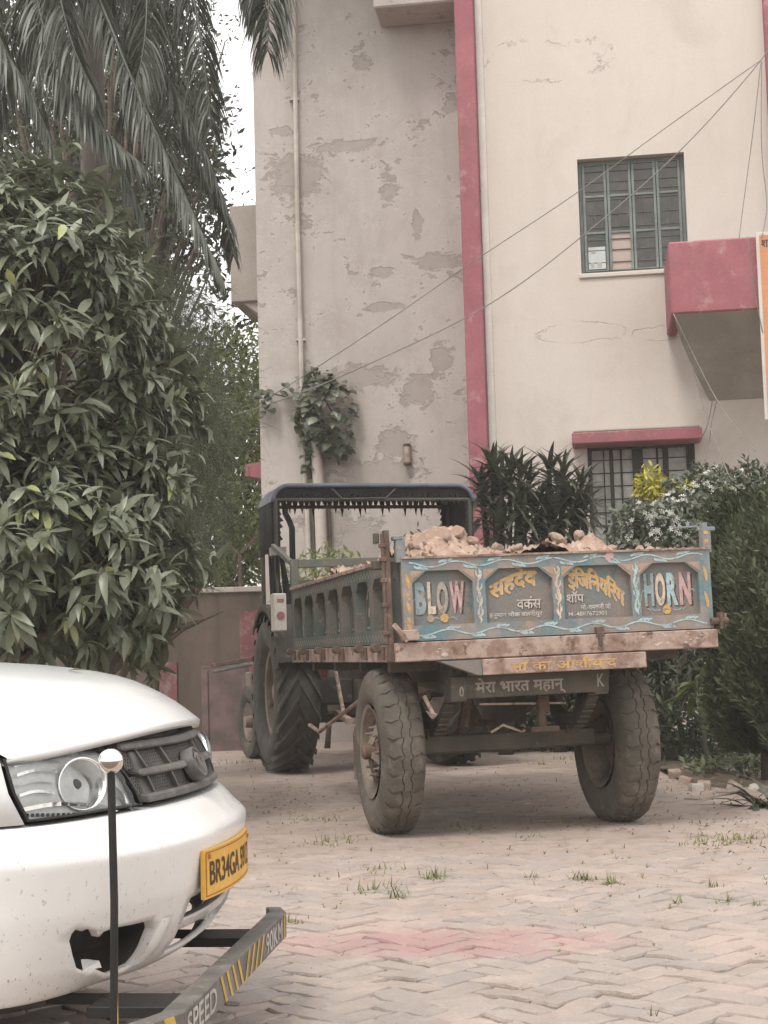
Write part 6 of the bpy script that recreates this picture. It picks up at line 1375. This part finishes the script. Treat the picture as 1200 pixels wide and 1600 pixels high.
# ---- croton
CM2 = leafmat('yellow_croton_leaf', (.42, .40, .05), (.55, .50, .06), (.55, .24, .05), rough=.4, trans=.3)
p = at(1015, 755, 15.6); r = bushy('croton_bush', 'bright yellow croton rising in front of the lower window', 'bush', (p.x, 15.6, p.z-.03), (.13, .14, .17), 360, (.36, .2, .05, 3), .085, CM2, (p.x, 15.6, 0), .03, None, .3, 3, tips_n=8, upb=.8, leafname='foliage')
p = at(1066, 756, 14.9); bushy('croton_bush', 'small second yellow green croton partly hidden at the flower bush', 'bush', (p.x, 14.9, p.z-.03), (.10, .08, .06), 50, (.34, .2, .05, 3), .05, CM2, (p.x, 14.9, 0), .012, None, .3, 5, tips_n=5)
# ---- white flowered bush
FB = leafmat('jasmine_leaf', (.07, .085, .05), (.19, .21, .145), (.30, .32, .24), rough=.5, trans=.12)
FW = mat('white_petal', (.66, .65, .60), (.58, .57, .52), sc=10, bp=0, rough=.6)
def flowers(root, cs, n, size):
    mb = MB(); o = Vector(root.location)
    for _ in range(n):
        (c, r) = random.choice(cs); d = Vector(rnd_dirs(1)[0]); d.y = -abs(d.y); d.z = d.z*.6+.35; d.normalize(); p = Vector(c)+Vector((d.x*r[0]*1.02, d.y*r[1]*1.02, d.z*r[2]*1.02))-o
        for _k in range(random.randint(1, 4)):
            q = p+Vector(rnd_dirs(1)[0])*size*1.3; nr_ = (d+Vector(rnd_dirs(1)[0])*.5).normalized(); e1 = nr_.orthogonal().normalized(); e2 = nr_.cross(e1); vs = [q]; 
            for k in range(5):
                a = k*math.pi*2/5; a2 = a+.62; vs += [q+(e1*math.cos(a)+e2*math.sin(a))*size*.6+nr_*size*.15, q+(e1*math.cos(a+.31)+e2*math.sin(a+.31))*size+nr_*size*.2, q+(e1*math.cos(a2)+e2*math.sin(a2))*size*.6+nr_*size*.15]
            mb.add(vs, [(0, 1+3*k, 2+3*k, 3+3*k) for k in range(5)])
    o_ = mb.build('blossom', FW, root); o_['kind'] = 'stuff'
c1 = at(1045, 845, 14.6); c2 = at(1110, 760, 15.0); c3 = at(1165, 760, 14.9)
cs = [((c1.x, 14.6, c1.z-.05), (.52, .42, .46)), ((c1.x+.1, 14.6, c1.z-.85), (.55, .4, .65))]
r = bushy('flower_bush', 'rounded bush with small white flowers rising right behind the trailer corner', 'bush', [(cs[0][0], cs[0][1], 1.3), (cs[1][0], cs[1][1], 1)], None, 9000, (.42, .15, .04, 2), .080, FB, (c1.x, 14.6, 0), .03, 'white flowering bushes', .2, 31); flowers(r, cs[:1], 120, .030)
cs = [((c2.x, 15.1, c2.z-.2), (.47, .4, .38)), ((c3.x+.2, 15.0, c3.z-.18), (.55, .4, .38))]
r = bushy('flower_bush', 'taller flowering bush behind the first one and above the dark hedge', 'bush', [(cs[0][0], cs[0][1], 1), (cs[1][0], cs[1][1], 1.2), ((c2.x+.3, 15.1, 1.5), (.8, .4, .8), .8)], None, 9000, (.42, .15, .04, 2), .080, FB, (c2.x+.2, 15.1, 0), .035, 'white flowering bushes', .2, 41); flowers(r, cs, 80, .026)
# ---- dark thuja hedge at the right
HM = leafmat('thuja_spray', (.065, .078, .044), (.13, .15, .085), (.17, .19, .11), rough=.85, spec=.2, trans=.1)
HMAT = []
def thuja(label, cx, cy, rx, h, n, seed):
    r = thing('thuja_bush', label, 'bush', (cx, cy, 0), 0, 'dark thuja bushes at the right edge'); 
    sp = (np.array([(0, 0, 0), (.35, -.11, .02), (.35, .11, .02), (.7, -.09, -.02), (.7, .09, -.02), (1, 0, -.10)]), np.array([(0, 1, 2, 2), (1, 3, 4, 2), (3, 5, 4, 4)]))
    sp = (np.array([(t, s*w, -.12*t*t) for t, w in ((0, .05), (.5, .15), (1, .03)) for s in (-1, 1)]), np.array([(2*i, 2*i+2, 2*i+3, 2*i+1) for i in range(2)]))
    a = rng.uniform(0, 2*math.pi, n); z = rng.uniform(.10, 1, n); prof = np.sqrt(np.clip(1-((z-.56)/.52)**2, .05, 1)); q = 1-.35*np.abs(rng.normal(0, .5, n))
    am = np.array([nz(math.cos(t)*1.8+seed, math.sin(t)*1.8, k*3.5) for t, k in zip(a, z)])+.5*np.array([nz(math.cos(t)*5+seed, math.sin(t)*5, k*9) for t, k in zip(a, z)])
    rr = rx*prof*q*(1+.7*am); P = np.stack([rr*np.cos(a), rr*np.sin(a), z*h*(1+.05*am)], 1)
    D = np.stack([np.cos(a)*.55, np.sin(a)*.55, np.full(n, .9)], 1)+rng.normal(size=(n, 3))*.5; U = np.stack([-np.cos(a), -np.sin(a), np.full(n, .3)], 1)+rng.normal(size=(n, 3))*.6
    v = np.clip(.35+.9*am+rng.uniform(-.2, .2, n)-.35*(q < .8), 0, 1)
    V, F = inst(sp, P, D, U, rng.uniform(.03, .075, n)); tag(link('foliage', np_mesh('foliage', V, F, HM, np.repeat(v, len(sp[0])), False), r), kind='stuff')
    mb = MB(); mb.tube([(0, 0, 0), (.02, 0, h*.8)], [.06, .02], 8)
    for k in range(14): t = k*2.4; mb.tube([(0, 0, .1+.06*k*h/1.4), (rx*.6*math.cos(t), rx*.6*math.sin(t), .35+.06*k*h/1.4)], [.02, .006], 5)
    mb.build('stem', BARK, r)
thuja('dark feathery thuja bush closest to the trailer corner', at(1190, 1000, 12.4).x, 12.4, .53, 2.28, 52000, 1)
thuja('dark feathery thuja bush running out of the right edge', at(1262, 1000, 11.6).x, 11.6, .50, 2.25, 42000, 5)
# low hedge foliage seen under the trailer corner
p = at(1050, 1090, 14.2); bushy('shade_shrub', 'dense shrub of narrow leaves in the shade under the trailer corner', 'bush', [((p.x, 14.2, .80), (.62, .35, .68), 1), ((p.x-.1, 14.3, .35), (.8, .35, .35), .7)], None, 5200, (.25, .25, .04, 2), .10, LD, (p.x, 14.2, 0), .03, None, .2, 51)
for lb, px, Y, rx, hz in (('low dark shrub filling the gap under the trailer bed behind the axle', 800, 16.9, .9, 1.25), ('low dark shrub behind the right trailer wheel', 930, 16.6, .8, 1.35), ('low dark shrub between tractor and building foot', 690, 17.1, .8, 1.1)):
    p = at(px, 1000, Y); bushy('foundation_shrub', lb, 'bush', (p.x, Y, hz*.5), (rx, .4, hz*.55), 3600, (.3, .2, .04, 2), .13, LD, (p.x, Y, 0), .03, 'shrubs along the building foot', .2, int(px))
# ---- young broad leaved plant with thin stem
BL = leafmat('young_broad_leaf', (.085, .11, .035), (.17, .20, .075), rough=.45, trans=.25); BLt = leaf_tpl(.30, .5, .06, 5); bms = [tpl_mesh(BLt, BL, v) for v in (.1, .4, .7, 1)]
b_ = gp(1108, 1203); r = thing('young_tree', 'young sapling with long green leaves on a thin bare stem beside the brick edging', 'plant', b_)
tp_ = at(1092, 1085, b_.y-.05)-b_; mb = MB(); mb.tube([(0, 0, 0), (-.02, 0, .2), (tp_.x*.8, tp_.y, tp_.z*.7), tp_], [.022, .017, .014, .010], 8); mb.build('stem', PALMBARK, r, smooth='all')
pos, dr, up, sc = [], [], [], []
for k in range(20):
    a = k*2.4; el = R(random.uniform(-35, 60)); pos.append((tp_.x+random.gauss(0, .02), tp_.y, tp_.z+random.uniform(-.05, .14))); dr.append((math.cos(a)*math.cos(el)-.25, math.sin(a)*math.cos(el), math.sin(el))); up.append((0, 0, 1)); sc.append(random.uniform(.20, .34))
leaf_objects(r, bms, np.array(pos), np.array(dr), np.array(up), np.array(sc), range(20))
b_ = gp(1188, 1262); r = thing('lily_clump', 'low dark clump of strap leaves lying at the foot of the hedge', 'plant', b_)
pos, dr, up, sc = [], [], [], []
for k in range(28):
    a = random.uniform(0, 6.28); el = R(random.uniform(5, 60)); pos.append((random.gauss(0, .04), random.gauss(0, .04), .01)); dr.append((math.cos(a)*math.cos(el), math.sin(a)*math.cos(el), math.sin(el))); up.append((0, 0, 1)); sc.append(random.uniform(.22, .40))
leaf_objects(r, DMS, np.array(pos), np.array(dr), np.array(up), np.array(sc), range(28))
# ---- bed at the right with edging bricks, stones and ground cover
bed = MB(); edge = [(1035, 1190), (1068, 1225), (1120, 1232), (1210, 1250), (1330, 1290)]
E_ = [gp(*p) for p in edge]; vs = [(p.x, p.y, .006) for p in E_]+[(p.x+.1, 16.2, .03) for p in E_]; vs = []
for i, p in enumerate(E_):
    for j in range(12): t = j/11; vs.append((p.x+t*.05*(16-p.y)*.2, p.y+(16-p.y)*t, .012+.05*nz(p.x*3+t*4, p.y*2+t*9)*min(1, t*6)+.03*min(1, t*5)))
bed.add(vs, [(12*i+j, 12*i+j+1, 12*i+13+j, 12*i+12+j) for i in range(len(E_)-1) for j in range(11)]); tag(bed.build('garden_soil', MT['soil'], smooth='all'), kind='structure')
MT['edge_brick'] = mat('dusty_edge_brick', (.33, .21, .165), (.38, .31, .26), sc=6, bp=.5, mode='W', c3=(.42, .37, .32), sc3=7, thr3=(.5, .6)); MT['whitestone'] = mat('whitewashed_stone', (.45, .42, .38), (.33, .27, .22), sc=8, bp=.4, mode='W')
names = [('half sunken reddish edging brick nearest the wheel', 1055, 1212, 'b'), ('whitish edging brick standing above its neighbours by the sapling', 1078, 1188, 'w'), ('pale mottled edging brick in the middle of the row', 1075, 1203, 'w'), ('pinkish edging brick at the foot of the row', 1070, 1222, 'b'), ('dark red brick lying behind the whitish one', 1088, 1175, 'b'), ('small brick touching the sapling stem', 1098, 1178, 'b'), ('tilted edging brick beside the low board', 1088, 1232, 'w'), ('brown brick end at the start of the low board', 1100, 1230, 'b')]
for lb, px, py, k in names:
    b_ = gp(px, py+6); e = thing('edging_brick', lb, 'brick', b_, R(random.uniform(-40, 40)), 'bricks edging the garden bed'); mb = MB(); mb.box((-.05, -.04, -.02), (.05, .04, random.uniform(.06, .085)), 0); o = mb.build('brick', MT['whitestone'] if k == 'w' else MT['edge_brick'], e, bevel=.012, seg=2); o.rotation_euler = (random.uniform(-.3, .3), random.uniform(-.3, .3), 0)
for i, (lb, px, py, s) in enumerate((('broken white tile propped upright by the low strap leaves', 1150, 1236, .085), ('grey flat stone leaning right of the broken tile', 1178, 1240, .075), ('grey rounded stone under the garden shrub', 1128, 1185, .06))):
    b_ = gp(px, py); o = link('stone', stones[(3, 1, 6)[i]].copy(), None, b_+Vector((0, 0, s*.3)), (.3, .2*i, i)); o.data.materials[0] = MT['whitestone']; o.scale = (s, s*.6, s*.8); tag(o, lb, 'stone')
mb = MB(); a = gp(1100, 1222); b = gp(1150, 1222); mb.bar(a+Vector((0, 0, .03)), b+Vector((0, 0, .03)), .02, .06); tag(mb.build('edging_board', BARK), 'thin weathered board edging the garden bed right of the bricks', 'board')
mb = MB(); a = gp(1080, 1252); b = gp(1160, 1238); c = gp(1215, 1262); mb.bar(a+Vector((0, 0, .012)), b+Vector((0, 0, .03)), .12, .012); mb.bar(b+Vector((0, .0, .03)), c+Vector((0, 0, .02)), .10, .012); tag(mb.build('palm_sheath', mat('dry_palm_sheath', (.33, .27, .225), (.26, .21, .17), sc=6, bp=.4, mode='W')), 'dry flat palm sheath lying on the paving before the hedge', 'debris')
# ground cover patches
GC = leafmat('ground_cover_leaf', (.07, .09, .04), (.16, .18, .09), rough=.6, trans=.2)
def cover(name, pts, n, size, m, kind='stuff', h=.05):
    P = []
    for _ in range(n):
        px, py, rx, ry = random.choice(pts); a = random.uniform(0, 6.28); q = math.sqrt(random.random()); g = gp(px+rx*q*math.cos(a), py+ry*q*math.sin(a)); P.append((g.x, g.y, random.uniform(.005, h)))
    P = np.array(P); D = rnd_dirs(n); D[:, 2] = np.abs(D[:, 2])*.7; V, F = inst(leaf_tpl(.4, .2, .05, 2), P, D, rnd_dirs(n)*.5+np.array([0, 0, 1]), rng.uniform(size*.6, size*1.3, n)); return tag(link(name, np_mesh(name, V, F, m, np.repeat(rng.uniform(0, 1, n), 9), False)), kind=kind)
cover('ground_cover', [(1060, 1165, 50, 14), (1130, 1185, 40, 25), (1170, 1205, 40, 20), (1040, 1180, 20, 22), (1100, 1210, 30, 12), (1200, 1180, 30, 30)], 2200, .07, GC, h=.12)
cover('weed_cover', [(300, 1120, 40, 10), (365, 1110, 40, 22), (375, 1140, 30, 8), (340, 1090, 20, 15), (520, 1085, 60, 6), (640, 1090, 60, 6)], 1800, .10, GC, h=.22)
LIT = leafmat('dry_leaf', (.16, .11, .07), (.26, .20, .14), rough=.8, trans=.05)
cover('leaf_heap', [(350, 1130, 34, 12), (375, 1100, 22, 22), (335, 1110, 16, 18)], 1500, .11, LIT, h=.18)
cover('leaf_litter', [(1100, 1230, 60, 20), (1180, 1250, 40, 14), (365, 1130, 60, 18), (1000, 1290, 160, 14), (900, 1240, 200, 30), (450, 1250, 60, 30), (1150, 1300, 60, 50)], 420, .035, LIT, h=.012)
# ---- grass tufts growing from the joints
GR = leafmat('grass_blade', (.13, .155, .05), (.27, .27, .10), rough=.6, trans=.3)
def tuft_mesh(n, L, spread):
    V, F = [], []
    for _ in range(n):
        a = random.uniform(0, 6.28); el = R(random.uniform(12, 80)); d = Vector((math.cos(a)*math.cos(el), math.sin(a)*math.cos(el), math.sin(el))); l = L*random.uniform(.5, 1.1); q = Vector((random.gauss(0, spread), random.gauss(0, spread), -.004)); wv = Vector((-math.sin(a), math.cos(a), 0)); b0 = len(V)
        for j in range(5): w = .0046*(1-j/4.2); V += [tuple(q-wv*w), tuple(q+wv*w)]; q = q+d*(l/4); d = (d+Vector((0, 0, -.16))).normalized()
        F += [(b0+2*j, b0+2*j+1, b0+2*j+3, b0+2*j+2) for j in range(4)]
    return np_mesh('grass_tuft', V, F, GR, np.random.default_rng(len(V)).uniform(0, 1, len(V)), False)
TU = [('spiky grass tuft in the middle of the paving, left of the red stain top', 683, 1372, 34, .085, .03), ('flat pale grass tuft right of the number plate height on the paving', 583, 1392, 30, .08, .05), ('sprawling thin grass close to the red stain', 628, 1402, 12, .12, .02), ('wide spiky grass tuft, larger of the two neighbours at the paving centre', 910, 1374, 36, .085, .03), ('smaller spiky grass tuft just right of its wide neighbour', 956, 1380, 22, .075, .02), ('sparse grass tuft left of the two spiky neighbours', 833, 1372, 14, .07, .02),
 ('grass tuft right of centre with yellowing blades', 1058, 1410, 12, .06, .012), ('low double grass tuft near the right edge of the paving', 1138, 1410, 24, .07, .025), ('lone weed sprig at the bottom of the picture', 1020, 1588, 9, .055, .01), ('broad grey green weed patch at the right side of the paving', 1148, 1314, 90, .07, .10), ('thin grass patch left of the broad weed patch', 1092, 1322, 30, .05, .06), ('flat grass patch in front of the left trailer wheel', 515, 1318, 40, .07, .08), ('dark grass patch beside the left trailer wheel', 490, 1284, 34, .06, .08), ('grass under the tailgate between the trailer wheels', 735, 1298, 34, .06, .08), ('long dark grass strip before the right trailer wheel', 900, 1288, 40, .055, .14), ('small sprig between trailer and red stain', 835, 1310, 8, .06, .02), ('grass patch beside the tractor wheel', 385, 1192, 40, .09, .12), ('small tuft close behind the car grille', 420, 1205, 16, .08, .04), ('short grass by the hedge side of the paving', 1110, 1385, 12, .05, .02), ('weed sprig growing behind the guard far end', 455, 1440, 22, .05, .03), ('straggling grass over the dust left of centre', 590, 1360, 26, .06, .09), ('tiny sprig at the right edge', 1185, 1415, 7, .06, .01), ('small tuft in the light patch behind the trailer axle', 845, 1196, 16, .10, .05), ('little tuft beyond the axle on the right', 875, 1188, 14, .09, .04), ('dry sprig left of the spiky central tuft', 440, 1395, 12, .05, .05)]
for lb, px, py, n, L, s in TU: o = link('grass_tuft', tuft_mesh(int(n*1.35), L*.95, s*1.15), None, gp(px, py)); o.location.z = dustz(o.location.x, o.location.y); tag(o, lb, 'grass tuft', 'weeds in the paving joints')
V, F = [], []
for _ in range(420):
    x = random.uniform(-2.0, 3.0); y = random.uniform(5.0, 16); 
    if abs(x) > y*.27 or (x < -.3 and y < 5.6): continue
    n = random.randint(2, 6); d0 = dustz(x, y)
    for k in range(n):
        a = random.uniform(0, 6.28); el = R(random.uniform(5, 70)); d = Vector((math.cos(a)*math.cos(el), math.sin(a)*math.cos(el), math.sin(el))); l = random.uniform(.02, .055); q = Vector((x, y, d0)); wv = Vector((-math.sin(a), math.cos(a), 0))*.002; b0 = len(V); V += [tuple(q-wv), tuple(q+wv), tuple(q+d*l*.6+wv), tuple(q+d*l*.6-wv)]; F.append((b0, b0+1, b0+2, b0+3))
tag(link('grass_sprigs', np_mesh('grass_sprigs', V, F, GR, np.random.default_rng(3).uniform(0, 1, len(V)), False)), kind='stuff')
V, F = [], []
mb = MB()
for _ in range(900):
    x = random.uniform(-1.6, 2.8); y = random.uniform(4.7, 13); r_ = random.uniform(.002, .007); z = dustz(x, y); 
    mb.add([(x-r_, y, z), (x, y-r_, z), (x+r_, y, z), (x, y+r_, z), (x+r_*.2, y, z+r_*1.1)], [(0, 1, 4), (1, 2, 4), (2, 3, 4), (3, 0, 4)])
tag(mb.build('grit', MT['soil']), kind='stuff')
# ---- clutter at the wall foot on the left
pk = mat('pink_rust_sheet', (.20, .135, .135), (.13, .10, .09), sc=4, bp=.4, mode='W')
for i, (lb, a, b, w, h, m_) in enumerate((('thick round edged rusty plank resting over the junk by the tractor front wheel', (330, 1040, 17.5), (402, 1028, 17.5), .10, .05, MT['brownrust']), ('grey green pipe lying just under the rusty plank', (332, 1050, 17.3), (402, 1036, 17.3), .035, .035, MT['sidepaint']), ('pale bent plank end standing below the grey green pipe', (388, 1050, 17.4), (392, 1130, 17.4), .06, .03, MT['plaster']))):
    mb = MB(); mb.bar(at(*a), at(*b), w, h); tag(mb.build('plank' if i != 1 else 'loose_pipe', m_, bevel=.008), lb, 'plank' if i != 1 else 'pipe')
p = at(352, 1080, 18.2); mb = MB(); mb.box((p.x-.28, 18.2, 0.0), (p.x+.28, 18.26, 1.0)); mb.box((p.x-.25, 18.18, .1), (p.x-.2, 18.2, .95)); mb.box((p.x+.2, 18.18, .1), (p.x+.25, 18.2, .95)); tag(mb.build('metal_sheet', pk, bevel=.006), 'dull pink metal sheet leaning upright under the rusty plank', 'sheet')
mb = MB(); mb.tube([gp(300, 1152)+Vector((0, 0, .03)), gp(350, 1150)+Vector((0, 0, .04)), gp(392, 1148)+Vector((0, 0, .03))], .04, 8); tag(mb.build('loose_pipe', MT['rust'], smooth=True), 'long rusty pipe lying on the ground at the paving edge by the tractor', 'pipe')
mb = MB(); mb.tube([at(335, 1135, 18.6), at(360, 1128, 18.4), at(385, 1110, 18.2)], .025, 7); tag(mb.build('loose_hose', MT['plaster'], smooth='all'), 'pale curved hose lying over the weeds above the rusty pipe', 'hose')
# sprig in the load
p = at(672, 838, 10.6); r = thing('weed_sprig', 'green weed sprouting from the rubble in the trailer', 'weed', (p.x, 10.6, p.z-.12)); P = rng.normal(size=(70, 3))*np.array([.09, .06, .05])+np.array([0, 0, .08]); foliage(r, 'foliage', leaf_tpl(.3, .2, .05, 2), P, unit(rnd_dirs(70)+np.array([0, 0, .8])), rnd_dirs(70)+np.array([0, 0, 1]), rng.uniform(.04, .08, 70), rng.uniform(0, 1, 70), GC)
p = at(500, 860, 17.5); r = bushy('wall_foot_bush', 'low green bush at the foot of the peeling wall seen over the head board', 'bush', ((p.x, 18.2, 1.9), (.55, .3, .45)), None, 900, (.3, .2, .04, 2), .11, LBD, (p.x, 18.2, 0), .03, None, .2, 61) if False else bushy('wall_foot_bush', 'low green bush at the foot of the peeling wall seen over the head board', 'bush', (p.x, 18.2, 1.9), (.55, .3, .45), 1200, (.3, .2, .04, 2), .11, LBD, (p.x, 18.2, 0), .03, None, .2, 61)
